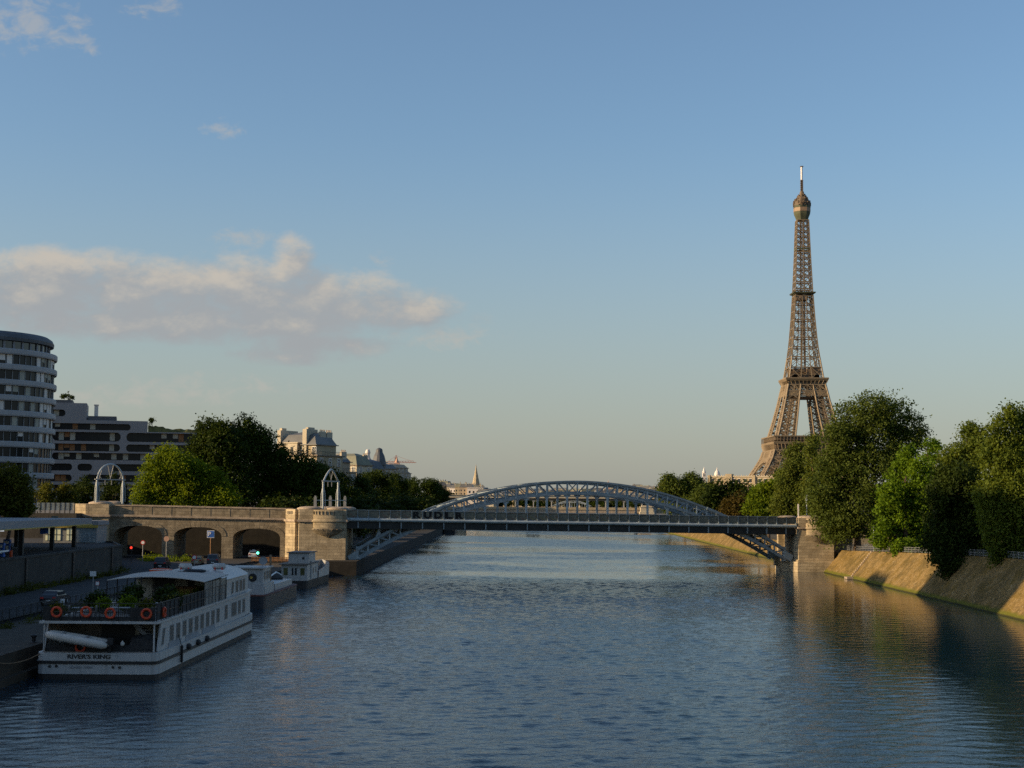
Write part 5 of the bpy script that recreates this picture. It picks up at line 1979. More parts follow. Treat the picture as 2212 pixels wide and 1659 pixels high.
b = MB(); b.lathe((-2.6, 2.2, 19), [(1.9, 0), (1.9, 5.4), (2.1, 5.6), (1.9, 7.6), (1.2, 8.8), (1.0, 10.4), (1.3, 11.2), (.9, 12.6), (0, 13.0)], 12); b.build('lantern', M['white_stone'], h5)
stone_house('small cream house stepping down the hill right of the domed turret', 822, 860, 13, 18, 5.5, 31.5, 3.2, -30, M['warm_wall'], M['brick'], attic=False, chim=[(0, 5)], roof_h=2.4)
stone_house('lowest cream house at the right end of the hillside row, left of the church tower', 840, 960, 12, 16, 5.5, 30.0, 3.2, -30, M['pale_wall'], M['zinc'], attic=False, chim=[(2, 5)], roof_h=2.0)
# church tower with crane
p = at(857, 1020, 1100)
t = thing('church_tower', 'pinkish stone church tower with stepped top beside a construction crane', 'church tower', (p.x, 1100, 5.5))
b = MB()
b.bb(-4, 4, -4, 4, 0, 27); b.bb(-3.2, 3.2, -3.2, 3.2, 27, 32); b.bb(-2.0, 2.0, -2.0, 2.0, 32, 34.5); b.lathe((0, 0, 34.5), [(1.8, 0), (.9, 2), (0, 4)], 8)
for sx in (-1, 1):
    for sy in (-1, 1):
        b.bb(sx * 3.9 - .6, sx * 3.9 + .6, sy * 3.9 - .6, sy * 3.9 + .6, 0, 29); b.lathe((sx * 3.9, sy * 3.9, 29), [(.8, 0), (0, 2.2)], 6)
b.build('shaft', M['pink_stone'], t)
for (x, y, r_) in ((-1.5, -4.05, 0), (1.5, -4.05, 0), (4.05, 0, PI / 2)):
    b = MB(); b.box((0, 0, 3), (1.3, .1, 6)); b.lathe((0, 0, 6), [(.65, 0), (.4, .9), (0, 1.1)], 8, sy=.1); b.build('louvre_window', M['glass'], t, (x, y, 19), rz=r_)
t = thing('tower_crane', 'red tower crane standing behind the pinkish church tower', 'crane', (p.x - 1.5, 1112, 5.5))
b = MB()
for sx in (-1, 1):
    for sy in (-1, 1):
        b.beam((sx * .8, sy * .8, 0), (sx * .8, sy * .8, 39), .3, .3)
for i in range(13):
    b.beam((-.8, -.8, i * 3), (.8, -.8, i * 3 + 3), .2, .2); b.beam((.8, -.8, i * 3), (-.8, -.8, i * 3 + 3), .2, .2)
b.build('crane_mast', M['crane_red'], t)
b = MB()
b.beam((-7, 0, 34.5), (15, -1, 35.2), .5, .4); b.beam((-6, 0, 35.7), (13, -1, 36.3), .3, .3)
for i in range(10):
    b.beam((-6 + i * 2, 0, 34.6), (-5 + i * 2, 0, 35.8), .2, .2); b.beam((-5 + i * 2, 0, 35.8), (-4 + i * 2, 0, 34.6), .2, .2)
b.beam((0, 0, 40), (12, -.8, 36), .15, .15); b.beam((0, 0, 40), (-6.5, 0, 35.4), .15, .15); b.beam((0, 0, 35), (0, 0, 40.5), .6, .6)
b.build('jib', M['crane_red'], t)
b = MB(); b.box((-6.3, 0, 33.6), (2.2, 1.4, 1.8)); b.build('counterweight', M['grey_metal'], t)

# ================================================================== FAR BRIDGES, CITY SKYLINE
p0, p1 = at(940, 1075, 748), at(1436, 1075, 740)
t = thing('elevated_bridge', 'far two level bridge with pale railway deck on slender columns above its road deck', 'bridge', (p0.x, 748, 0))
Lh = p1.x - p0.x
b = MB()
b.bb(0, Lh, 0, 7, 14.5, 15.7); b.bb(0, Lh, -.5, 7.5, 15.7, 15.95)
b.build('railway_deck', M['pale_wall'], t)
b = MB(); b.bb(0, Lh, .4, .8, 13.3, 14.48); b.bb(0, Lh, 6.2, 6.6, 13.3, 14.48); b.build('deck_girder', M['steel_dark'], t)
b = MB(); b.bb(0, Lh, -10, 18, 7.4, 8.9); b.build('road_deck', M['stone_cap'], t)
b = MB(); b.bb(0, Lh, -10.3, -10, 8.9, 10.0); b.bb(0, Lh, 18, 18.3, 8.9, 10.0); b.build('parapet', M['cream_wall'], t)
cb = MB(); cb.tube([(0, 0, 8.9), (0, 0, 12.6)], .28, 8); cb.box((0, 0, 13.0), (1.2, .5, .6)); cb.box((0, 0, 9.1), (.9, .9, .5))
cme = cb.mesh('column', M['grey_metal'])
for i in range(int(Lh / 9) + 1):
    for y in (.6, 6.4):
        link('column', cme, t, (4 + i * 9, y, 0))
for x in (12, Lh / 2 - 8, Lh - 10):
    b = MB(); b.bb(-3, 3, -9, 17, -3, 7.4); b.bb(-3.5, 3.5, -9.5, 17.5, 5.6, 6.4); b.build('stone_pier', M['cream_wall'], t, (x, 0, 0))
# monument block at the island tip on the bridge
p = at(1397, 1105, 735)
t = thing('stone_monument', 'pale stone block monument on the road deck at the tip of the island', 'monument', (p.x, 735, 7))
b = MB(); b.bb(-3.6, 3.6, -2, 2, 0, 1.2); b.bb(-3.1, 3.1, -1.7, 1.7, 1.2, 3.3); b.bb(-3.4, 3.4, -1.9, 1.9, 3.3, 3.7); b.bb(-2.6, 2.6, -1.4, 1.4, 3.7, 4.3)
b.build('plinth', M['pale_wall'], t)
# pale footbridge arch beyond
p0, p1 = at(1192, 1094, 1500), at(1279, 1094, 1500)
t = thing('arched_footbridge', 'small pale green arched footbridge seen through the columns of the far bridge', 'footbridge', ((p0.x + p1.x) / 2, 1500, 0))
hw = (p1.x - p0.x) / 2
b = MB()
n = 16
for f, w in ((0, 1.2), (-1.6, .9)):
    pts = [(-hw + 2 * hw * i / n, 0, 7.2 + (6.0 + f) * (1 - (2 * i / n - 1) ** 2)) for i in range(n + 1)]
    for q, r_ in zip(pts, pts[1:]):
        b.beam(q, r_, .8, w * .7)
for i in range(1, n):
    x = -hw + 2 * hw * i / n
    k = 1 - (2 * i / n - 1) ** 2
    b.beam((x, 0, 7.2 + 4.4 * k), (x, 0, 7.2 + 6 * k), .4, .4); b.beam((x, 0, 6.0), (x, 0, 7.2 + 4.4 * k), .3, .3)
b.build('arch', M['pale_metal'], t)
b = MB(); b.bb(-hw - 20, hw + 20, -1.5, 2.5, 5.6, 6.6); b.build('footway', M['pale_metal'], t)

# far houses: walls with rows of small windows, roof and chimneys
FARW = [M['pale_wall'], M['cream_wall'], M['warm_wall'], M['white_stone']]
FARR = [M['zinc'], M['slate'], M['zinc'], M['roof_green']]


def far_house(px, ytop, Y, W, D, label, group, k, zg=4.0, roof_h=4.0):
    p = at(px, ytop, Y)
    r_ = random.Random(k)
    t = thing('city_house', label, 'house', (p.x, Y, zg), group, rz=R(r_.uniform(-24, 12)))
    H = max(8.0, p.z - zg - roof_h)
    b = MB()
    b.bb(-W / 2, W / 2, 0, D, 0, H)
    nf = int(H / 3.4)
    nw = max(2, int(W / 3.2))
    for f in range(max(0, nf - 5), nf):
        for i in range(nw):
            x = -W / 2 + W * (i + .5) / nw
            b.bb(x - .6, x + .6, -.06, 0.1, f * 3.4 + 1.0, f * 3.4 + 2.9, 1)
        ns = max(2, int(D / 3.6))
        for i in range(ns):
            y = D * (i + .5) / ns
            b.bb(W / 2 - .1, W / 2 + .06, y - .6, y + .6, f * 3.4 + 1.0, f * 3.4 + 2.9, 1)
    b.bb(-W / 2 - .4, W / 2 + .4, -.4, D + .4, H - .3, H + .02)
    b.build('wall', [FARW[k % 4], M['glass']], t)
    b = MB()
    e = 1.4
    vs = [(-W / 2, 0, H), (W / 2, 0, H), (W / 2, D, H), (-W / 2, D, H), (-W / 2 + e, e, H + roof_h * .85), (W / 2 - e, e, H + roof_h * .85), (W / 2 - e, D - e, H + roof_h * .85), (-W / 2 + e, D - e, H + roof_h * .85)]
    b.add(vs, [(0, 1, 5, 4), (1, 2, 6, 5), (2, 3, 7, 6), (3, 0, 4, 7), (4, 5, 6, 7)])
    rf = b.build('roof', FARR[(k // 4 + k) % 4], t)
    for i in range(r_.randint(1, 3)):
        link('chimney', CHIM, rf, (r_.uniform(-W * .4, W * .4), r_.uniform(2, D - 2), H + roof_h * .5))
    return t


rf_ = random.Random(23)
g1 = 'sunlit pale houses between the quay trees and the far spire'
lab1 = 'sunlit pale city house with grey roof between the quay trees and the far spire'
for i in range(17):
    px = 934 + i * 7.2 + rf_.uniform(-2, 2)
    yt = 1040 + (px - 940) * .10 + rf_.uniform(-4, 5)
    far_house(px, yt, rf_.uniform(1500, 2000), rf_.uniform(13, 24), 14, lab1, g1, i)
g2 = 'pale houses on the far skyline behind the arch'
lab2 = 'tiny pale city house on the far skyline behind the steel arch'
for i in range(44):
    px = 1058 + i * 8.9 + rf_.uniform(-3, 3)
    yt = 1057 + rf_.uniform(-5, 5) - (7 if px > 1345 else 0)
    far_house(px, yt, rf_.uniform(2150, 3000), rf_.uniform(16, 34), 16, lab2, g2, i + 100, zg=10)
for i in range(30):
    px = 1050 + i * 13 + rf_.uniform(-3, 3)
    far_house(px, 1066 + rf_.uniform(-3, 3), rf_.uniform(1900, 2100), rf_.uniform(18, 32), 16, lab2, g2, i + 200, zg=4)
# white flat roofed hall below the spire
p = at(1027, 1053, 1550)
t = thing('flat_hall', 'white flat roofed modern block in front of the far church spire', 'building', (p.x, 1550, 4))
b = MB(); b.bb(-8.5, 8.5, 0, 14, 0, p.z - 4 - .6); b.bb(-9, 9, -.5, 14.5, p.z - 4 - .6, p.z - 4); b.build('wall', M['white_stone'], t)
for i in range(4):
    b = MB(); b.box((0, 0, 0), (1.6, .12, 2.2)); b.build('window', M['glass'], t, (-6 + i * 4, -.05, p.z - 4 - 4.6))
# far spire
p = at(1028.5, 1003, 2300)
t = thing('church_spire', 'slender pale stone church spire rising above the far houses', 'church', (p.x, 2300, 4))
zt_ = p.z - 4
b = MB()
b.bb(-8, 8, -8, 8, 0, zt_ - 44); b.bb(-6.6, 6.6, -6.6, 6.6, zt_ - 44, zt_ - 32)
for sx in (-1, 1):
    for sy in (-1, 1):
        b.bb(sx * 7 - 1.6, sx * 7 + 1.6, sy * 7 - 1.6, sy * 7 + 1.6, 0, zt_ - 36); b.lathe((sx * 7, sy * 7, zt_ - 36), [(1.8, 0), (0, 8)], 6)
b.build('belfry', M['cream_wall'], t)
b = MB(); b.lathe((0, 0, zt_ - 32), [(6.2, 0), (3.6, 12), (1.4, 23), (.3, 31), (0, 32)], 8); b.build('spire', M['cream_wall'], t)
for (x, y, r_) in ((0, -6.7, 0), (6.7, 0, PI / 2)):
    b = MB(); b.box((-1.8, 0, 0), (2, .2, 8)); b.box((1.8, 0, 0), (2, .2, 8)); b.build('louvre_window', M['glass'], t, (x, y, zt_ - 38), rz=r_)
p = at(1314, 1037, 2500)
t = thing('small_spire', 'tiny reddish church spire on the skyline above the crown of the arch', 'church', (p.x, 2500, 10))
b = MB(); b.bb(-3, 3, -3, 3, 0, p.z - 22); b.build('belfry', M['pink_stone'], t)
b = MB(); b.lathe((0, 0, p.z - 22), [(3.6, 0), (1.6, 5), (0, 12)], 8); b.build('spire', M['pink_stone'], t)
# white domed basilica on the rise
p = at(1547, 1010, 4600)
t = thing('domed_basilica', 'white domed basilica with tall bell tower on the distant hill, left of the lattice tower', 'church', (p.x, 4600, 40))
zz = p.z - 40


def ly(y):
    return 13.5 + (1083 - y) / FPX * 4600 - 40


b = MB()
b.lathe((3, 0, 0), [(9.6, ly(1045)), (9.6, ly(1029)), (10.2, ly(1028.5)), (9.0, ly(1027)), (8.7, ly(1024)), (7.4, ly(1020.5)), (5.0, ly(1017.6)), (2.4, ly(1016)), (2.2, ly(1013.6)), (1.2, ly(1012.5)), (.5, ly(1010)), (0, ly(1009.5))], 20)
b.build('dome', M['white_stone'], t)
b = MB()
xo = -37
b.bb(xo - 5.2, xo + 5.2, -5, 5, 0, ly(1030)); b.bb(xo - 4.6, xo + 4.6, -4.6, 4.6, ly(1030), ly(1022)); b.lathe((xo, 0, ly(1022)), [(5.6, 0), (4.6, 5), (2.6, 11), (.8, 16), (0, 19)], 10)
for dx in (-1.8, 1.8):
    b.bb(xo + dx - .9, xo + dx + .9, -4.75, -4.5, ly(1033), ly(1024), 1)
b.build('bell_tower', [M['white_stone'], M['glass']], t)
b = MB(); b.bb(-26, 32, -12, 12, 0, ly(1040)); b.build('nave', M['white_stone'], t)
for dx in (-10, 15):
    b = MB(); b.lathe((dx, -5, 0), [(4, ly(1050)), (4, ly(1041)), (3.2, ly(1037.5)), (0, ly(1034.5))], 12); b.build('small_dome', M['white_stone'], t)
# long cream palace at the foot of the tower
p0, p1 = at(1529, 1028, 1200), at(1692, 1028, 1200)
t = thing('long_palace', 'long cream palace front with two rows of windows left of the lattice tower foot', 'building', (p0.x, 1200, 4), rz=R(-20))
Lp = p1.x - p0.x
Hp = p0.z - 4
b = MB()
b.bb(0, Lp, 0, 16, 0, Hp - 6.5); b.bb(0, Lp, .6, 15.4, Hp - 6.5, Hp - .8)
b.bb(-1, Lp + 1, -.7, 16.7, Hp - 6.9, Hp - 6.3)
for (x0, x1, h) in ((Lp * .235, Lp * .32, 1.6), (Lp * .60, Lp * .63, .6), (Lp * .93, Lp, 1.4), (0, Lp * .03, .5)):
    b.bb(x0, x1, -.6, 8, 0, Hp + h)
b.build('wall', M['cream_wall'], t)
b = MB()
b.bb(-.5, Lp + .5, .1, 16, Hp - .8, Hp - .1)
for i in range(30):
    b.box((Lp * (i + .5) / 30, .3, Hp + .3), (.7, .7, .9))
b.build('cornice', M['pale_wall'], t)
wm = MB(); wm.box((0, 0, 1.3), (1.9, .14, 2.8)); wm.box((0, -.1, 2.85), (2.6, .3, .3), m=1); wm.box((0, -.1, -.25), (2.6, .3, .3), m=1)
wme = wm.mesh('window', [M['glass'], M['white_stone']])
for i, f in enumerate((.065, .145, .345, .415, .49, .565, .685, .76, .85)):
    link('window', wme, t, (Lp * f, .52, Hp - 5.0)); link('window', wme, t, (Lp * f, -.08, Hp - 11.5))

# ---- riverside blocks beyond the left edge of the picture: they throw the long evening shadow over the quay and the boats
for i, (y0, y1, h, labl) in enumerate([(40, 98, 35, 'long six storey apartment block at the near end of the riverside street'), (101, 143.5, 34, 'six storey apartment block with grey roof, second along the riverside street'),
                                       (145.5, 181, 66, 'tall tower block, highest building of the riverside street'), (182.5, 203, 34, 'short apartment block right after the tall tower block'),
                                       (204.5, 216.5, 52.2, 'narrow high apartment block wedged between two lower ones'), (217.5, 231, 31, 'low apartment block closing the riverside street before the viaduct')]):
    t = thing('apartment_block', labl, 'apartment block', (-115, (y0 + y1) / 2, 6.1), 'apartment blocks along the riverside street')
    hl = (y1 - y0) / 2
    b = MB(); b.bb(-7, 6, -hl, hl, 0, h - 8.6); b.build('wall', FARW[i % 3], t)
    b = MB(); b.bb(-7.3, 6.3, -hl - .2, hl + .2, h - 8.6, h - 8.2); b.xprism([(-hl, h - 8.2), (hl, h - 8.2), (hl - 1, h - 6.1), (-hl + 1, h - 6.1)], -6, 5); b.build('roof', M['zinc'], t)
    ww = MB()
    n = int(hl * 2 / 4)
    for k in range(min(n, 12)):
        for f in range(1, min(8, int(h / 3.3) - 3)):
            link('window', WIN, t, (6.04, -hl + hl * 2 * (k + .5) / n, f * 3.3), rz=PI / 2)
# ================================================================== BOATS
def hull_plan(L, B, bow=4.0, stern=.35, n=7, bowp=2.0):
    """half beams along the boat, stern at y = 0"""
    r_ = [(0, B * .5 - .5), (stern * .5, B * .5 - .16), (stern * 2.2, B * .5)]
    for i in range(n + 1):
        s = i / n
        r_.append((L - bow + bow * s, B * .5 * (1 - s ** bowp) + .06))
    return [(x, y) for y, x in r_] + [(-x, y) for y, x in reversed(r_)]


rk = thing('restaurant_boat', 'large white restaurant boat with awning and black netted upper terrace, moored nearest the camera', 'boat', (-30.65, 112.4, 0), rz=-.008)
HP = hull_plan(44.5, 9.0, 6.5, bowp=2.4)
b = MB(); b.prism(offset_poly(HP, -.03), -.8, .42); b.build('boot_top', M['boat_dark'], rk)
b = MB(); b.prism(offset_poly(HP, .02), .42, 1.16); b.prism(HP, 1.16, 1.4); b.prism(offset_poly(HP, .03), 1.4, 1.98); b.build('hull', M['boat_white'], rk)
b = MB(); b.prism(offset_poly(HP, .12), 1.17, 1.37); b.build('rubbing_strake', M['boat_black'], rk)
b = MB(); b.prism(offset_poly(HP, -.25), 1.97, 2.02); b.build('deck', M['boat_deck'], rk)
# main cabin, walls open at the stern
CP = [(x, y) for x, y in offset_poly(HP, -.10)]
b = MB()
cabin = [(4.3, 5.6), (4.3, 36.5), (4.1, 40), (3.2, 42.6), (1.6, 43.9), (-1.6, 43.9), (-3.2, 42.6), (-4.1, 40), (-4.3, 36.5), (-4.3, 5.6)]
b.prism(cabin, 2.0, 4.1)
for s in (-1, 1):
    pts = [(1.0, 2.0), (5.62, 2.0), (5.62, 4.1), (1.9, 4.1), (1.55, 3.4)]
    b.xprism(pts, s * 4.3 - (.12 if s > 0 else 0), s * 4.3 + (0 if s > 0 else .12))
b.build('cabin', M['boat_white'], rk)
b = MB(); b.prism([(4.42, .25), (4.42, 36.5), (4.2, 40.2), (3.3, 42.9), (1.6, 44.2), (-1.6, 44.2), (-3.3, 42.9), (-4.2, 40.2), (-4.42, 36.5), (-4.42, .25)], 4.1, 4.28)
b.build('upper_deck', M['boat_white'], rk)
b = MB(); b.bb(-4.1, 4.1, .5, 26, 4.28, 4.31); b.build('terrace_floor', M['boat_deck'], rk)
# stern bulkhead with doors
b = MB(); b.bb(-4.1, -1.2, 5.5, 5.58, 2.05, 4.05); b.build('bulkhead', M['boat_deck'], rk)
b = MB(); b.bb(1.4, 4.1, 5.5, 5.58, 2.05, 4.05); b.build('bulkhead', M['blind'], rk)
b = MB(); b.bb(-1.2, 1.4, 5.45, 5.58, 2.05, 4.0); b.build('door', M['boat_black'], rk)
b = MB()
for i in range(8):
    b.box((2.0 + i * .24, 3.4, 4.0 - i * .26), (.3, 1.0, .06))
for y in (2.85, 3.95):
    b.beam((1.8, y, 4.15), (3.9, y, 2.05), .1, .3)
b.build('stairs', M['canvas_grey'], rk)
for s in (-1, 1):
    b = MB(); b.tube([(s * 4.1, .55, 2), (s * 4.1, .55, 4.1)], .07, 6); b.build('stanchion', M['boat_white'], rk)


def boat_window(root, x, y, z, w, h, lean=0.0, side=1, name='window'):
    b = MB()
    f = .06
    b.add([(0, -w / 2 - f, -f), (0, w / 2 + f, -f), (0, w / 2 + f + lean, h + f), (0, -w / 2 - f + lean, h + f), (.03, -w / 2 - f, -f), (.03, w / 2 + f, -f), (.03, w / 2 + f + lean, h + f), (.03, -w / 2 - f + lean, h + f)],
          [(4, 5, 6, 7), (0, 4, 7, 3), (5, 1, 2, 6), (7, 6, 2, 3), (0, 1, 5, 4)])
    fr = b.build(name, M['grey_metal'], root, (x, y, z))
    b = MB()
    b.add([(.033, -w / 2, 0), (.033, w / 2, 0), (.033, w / 2 + lean, h), (.033, -w / 2 + lean, h)], [(0, 1, 2, 3)])
    b.build('pane', M['glass_blue'], fr)


boat_window(rk, 4.3, 2.35, 2.42, .55, 1.15, .45)
for k in range(9):
    boat_window(rk, 4.3, 5.3 + k * 2.22, 2.45, 1.15, 1.15)
for y, w in ((26.7, 1.15), (30.5, 2.3), (33.2, 1.1), (35.4, 1.1)):
    boat_window(rk, 4.3, y, 2.45, w, 1.2)
# upper saloon with cambered roof
b = MB()
sal = [(4.0, 27.4), (4.0, 37), (3.8, 40.2), (2.9, 42.3), (-2.9, 42.3), (-3.8, 40.2), (-4.0, 37), (-4.0, 27.4)]
b.prism(sal, 4.28, 6.0)
b.xprism([(26.0, 4.28), (27.41, 4.28), (27.41, 6.0), (26.9, 6.0)], 3.86, 4.0)
b.build('saloon', M['boat_white'], rk)
b = MB()
nx, nyy = 10, 6
vs = []
for j in range(nyy + 1):
    y = 26.6 + 16.3 * j / nyy
    hw = 4.25 if y < 38 else 4.25 - (y - 38) * .24
    for i in range(nx + 1):
        s = -1 + 2 * i / nx
        vs.append((s * hw, y, 5.98 + .75 * (1 - s * s) ** .8))
fs = []
for j in range(nyy):
    for i in range(nx):
        a = j * (nx + 1) + i
        fs.append((a, a + 1, a + nx + 2, a + nx + 1))
b.add(vs, fs)
b.build('saloon_roof', M['boat_white'], rk, smooth=True)
boat_window(rk, 4.0, 31.0, 4.5, .8, 1.0, .35)
for y in (33.3, 35.3):
    boat_window(rk, 4.0, y, 4.5, 1.1, 1.0)
boat_window(rk, 4.02, 37.2, 2.45, 1.0, 1.2); boat_window(rk, 4.0, 36.9, 4.5, .9, 1.0)
b = MB(); b.bb(4.0, 4.35, 29.0, 38.5, 4.02, 4.1); b.build('drip_rail', M['boat_white'], rk)
# awning
b = MB()
vs = []
nx, nyy = 14, 6
for j in range(nyy + 1):
    y = 16.6 + 10.4 * j / nyy
    for i in range(nx + 1):
        s = -1 + 2 * i / nx
        vs.append((s * 4.45, y + (1 - s) * .9 * (1 - j / nyy), 6.35 + .36 * (1 - s * s) + .12 * j / nyy - .03 * math.sin(j * 2.1) * math.sin(i * .9)))
fs = []
for j in range(nyy):
    for i in range(nx):
        a = j * (nx + 1) + i
        fs.append((a, a + 1, a + nx + 2, a + nx + 1))
o = len(vs)
vs += [(x, y, z - .05) for x, y, z in vs]
fs += [tuple(reversed([i + o for i in f])) for f in fs]
b.add(vs, fs)
for i in range(nx):
    b.add([vs[i], vs[i + 1], vs[o + i + 1], vs[o + i]], [(3, 2, 1, 0)])
b.build('awning', M['awning'], rk, smooth=True)
b = MB()
for s in (-1, 1):
    for y in (17.0, 20.3, 23.6, 26.4):
        b.tube([(s * 4.3, y + (.9 if s < 0 else 0), 4.28), (s * 4.3, y + (.9 if s < 0 else 0), 6.28)], .05, 6)
for y in (17.4, 21.5):
    b.tube([(-1.2, y, 4.28), (-1.2, y, 6.7)], .05, 6)
b.build('awning_pole', M['boat_black'], rk)
b = MB()
for k in range(4):
    b.bb(4.28, 4.31, 17.1 + k * 2.35, 17.1 + k * 2.35 + 2.2, 4.3, 6.22)
b.build('side_curtain', M['clear_side'], rk)
b = MB(); b.bb(-4.2, 4.2, 27.3, 27.38, 4.3, 6.0); b.build('saloon_front', M['blind'], rk)
for x0, x1 in ((-2.5, -.6), (.6, 1.2)):
    b = MB(); b.bb(x0, x1, 27.2, 27.3, 4.3, 6.0); b.build('saloon_door', M['boat_black'], rk)
# terrace railing with dark netting
b = MB()
def rail_run(b, p, q, z0, z1, netm=0, gaps=()):
    p, q = Vector(p), Vector(q)
    n = max(1, int((q - p).length / 1.4))
    for i in range(n + 1):
        s = p.lerp(q, i / n)
        b.tube([(s.x, s.y, z0), (s.x, s.y, z1)], .035, 5)
    for zz in (z1, z0 + (z1 - z0) * .5):
        b.beam((p.x, p.y, zz), (q.x, q.y, zz), .05, .05)
rail_run(b, (4.3, .4, 0), (4.3, 26, 0), 4.28, 5.6); rail_run(b, (-4.3, .4, 0), (-4.3, 26, 0), 4.28, 5.6); rail_run(b, (-4.3, .4, 0), (4.3, .4, 0), 4.28, 5.6)
rl_ = b.build('railing', M['boat_black'], rk)
b = MB()
b.bb(4.24, 4.27, .45, 16.9, 4.32, 5.52); b.bb(2.3, 4.2, .38, .42, 4.32, 5.3); b.bb(-4.2, -3.6, .38, .42, 4.32, 5.3); b.bb(-3.6, 2.3, .42, .46, 4.32, 4.62)
for i in range(40):
    x = -3.6 + i * .148
    b.bb(x, x + .03, .40, .42, 4.6, 5.3)
for i in range(6):
    b.bb(-3.6, 2.3, .40, .415, 4.68 + i * .11, 4.70 + i * .11)
b.build('netting', M['mesh_dark'], rl_)
# bulwark at the stern, vents, lettering, banners, fenders
b = MB(); b.bb(-4.0, 4.0, .7, .8, 2.0, 2.5); b.build('stern_screen', M['mesh_dark'], rk)
for x, z in ((-3.45, .98), (-2.95, 1.0), (1.25, .95), (1.75, .93)):
    b = MB(); b.lathe((0, 0, 0), [(.11, 0), (.09, .03), (0, .03)], 10); o = b.build('hawse_hole', M['boat_dark'], rk, (x, -.08, z)); o.rotation_euler = (PI / 2, 0, 0)
me = text_mesh("RIVER'S KING", .42, bold=.012, extrude=.01)
me.materials.append(M['boat_black'])
o = link('name_lettering', me, rk, (-.55, -.055, 1.69)); o.rotation_euler = (PI / 2, 0, 0)
xs = [v.co.x for v in me.vertices]; o.scale = (3.2 / (max(xs) - min(xs)), 1.0, 1)
b = MB()
rr_ = random.Random(2)
for x0, n in ((-1.95, 9), (-.85, 6)):
    for i in range(n):
        b.box((x0 + i * .105, -.06, .93), (.045, .02, .14)); b.box((x0 + i * .105 + .03, -.06, .93 + rr_.choice([-.055, 0, .055])), (.06, .02, .035))
b.build('port_lettering', M['canvas_grey'], rk)
for y0, y1 in ((4.2, 8.6), (10.2, 15.0), (16.4, 21.6)):
    b = MB(); b.bb(4.31, 4.34, y0, y1, 1.92, 2.36); b.build('banner', M['canvas_grey'], rk)
for y in (10.0, 13.5, 17.0, 39.5):
    b = MB(); x = 4.55 if y < 36 else 4.3
    b.tube([(x, y - .45, 1.52), (x, y - .3, 1.52), (x, y + .3, 1.52), (x, y + .45, 1.52)], [.12, .26, .26, .12], 10)
    b.build('fender', M['rubber_black'], rk)
b = MB(); b.tube([(4.66, 7.4, .5), (4.66, 7.4, .6), (4.66, 7.4, 1.8), (4.66, 7.4, 1.9)], [.04, .11, .11, .04], 8); b.tube([(4.6, 7.4, 1.9), (4.4, 7.2, 2.7)], .03, 5)
b.build('long_fender', M['rubber_black'], rk)
b = MB(); b.tube([(4.1, 41.0, -1.5), (4.1, 41.0, 2.3)], .13, 8); b.tube([(4.1, 41.0, 2.3), (3.75, 40.9, 2.6)], .06, 6)
o = b.build('mooring_pole', M['rubber_black']); tag(o, 'black mooring pole standing in the water beside the bow of the restaurant boat', 'mooring pole'); o.location = rk.location


def at_boat(x, y, z):
    return (rk.location.x + x + y * .008, rk.location.y + y, z)


# lifebuoys hung on the boat
bu = MB()
n, k = 24, 8
vs, fs = [], []
for i in range(n):
    a = 2 * PI * i / n
    for j in range(k):
        q = 2 * PI * j / k
        r_ = .34 + .095 * math.cos(q)
        vs.append((r_ * math.cos(a), .085 * math.sin(q), r_ * math.sin(a)))
for i in range(n):
    for j in range(k):
        i2, j2 = (i + 1) % n, (j + 1) % k
        fs.append((i * k + j, i * k + j2, i2 * k + j2, i2 * k + j))
bu.add(vs, fs)
BUOY = bu.mesh('buoy_ring', M['orange'], True)
bb_ = MB()
bb_.box((0, 0, 0), (.13, .21, .13))
BAND = bb_.mesh('reflective_stripe', M['red_sign'])
for x, y, z, rz_, labl in ((-3.15, .28, 4.95, 0, 'leftmost orange lifebuoy on the stern railing of the restaurant boat'), (-.95, .28, 4.97, 0, 'second orange lifebuoy from the left on the stern railing'),
                           (.85, .28, 4.88, 0, 'third orange lifebuoy on the stern railing, above the stairs'), (3.55, .28, 4.85, 0, 'orange lifebuoy at the right corner of the stern railing, against dark netting'),
                           (4.42, 2.2, 4.85, PI / 2, 'orange lifebuoy on the starboard side railing seen edge on'), (3.72, 5.3, 3.2, 0, 'orange lifebuoy hanging on the pale bulkhead under the upper deck'),
                           (-1.4, .62, 2.35, 0, 'dim orange lifebuoy on the stern screen below the white dinghy')):
    t = thing('lifebuoy', labl, 'lifebuoy', at_boat(x, y, z), 'lifebuoys of the restaurant boat', rz_)
    link('ring', BUOY, t); [link('reflective_stripe', BAND, t, (.34 * math.cos(a), 0, .34 * math.sin(a))) for a in (PI / 4, 3 * PI / 4, 5 * PI / 4, 7 * PI / 4)]
# inflatable dinghy slung across the stern
dg_ = thing('inflatable_dinghy', 'white inflatable dinghy with outboard motor slung across the stern of the restaurant boat', 'dinghy', at_boat(-1.35, .1, 2.95))
dg_.rotation_euler = (0, R(4), 0)
b = MB()
for s in (-1, 1):
    b.tube([(-2.35, 0, .18), (-2.15, s * .36, .2), (-1.6, s * .62, .16), (0, s * .68, 0), (1.9, s * .68, -.2), (2.25, s * .68, -.24)], [.25, .29, .31, .32, .31, .16], 14)
b.build('tube', M['rubber_white'], dg_, smooth=True)
b = MB(); b.add([(-1.6, -.5, -.05), (1.9, -.5, -.4), (1.9, .5, -.4), (-1.6, .5, -.05)], [(0, 1, 2, 3)]); b.box((2.0, 0, -.25), (.08, 1.2, .4)); b.build('floor', M['grey_metal'], dg_)
b = MB(); b.beam((.55, -.75, -.07), (.55, .75, -.07), .1, .7); b.beam((-1.2, -.75, .12), (-1.2, .75, .12), .08, .68); b.build('strap', M['canvas_grey'], dg_)
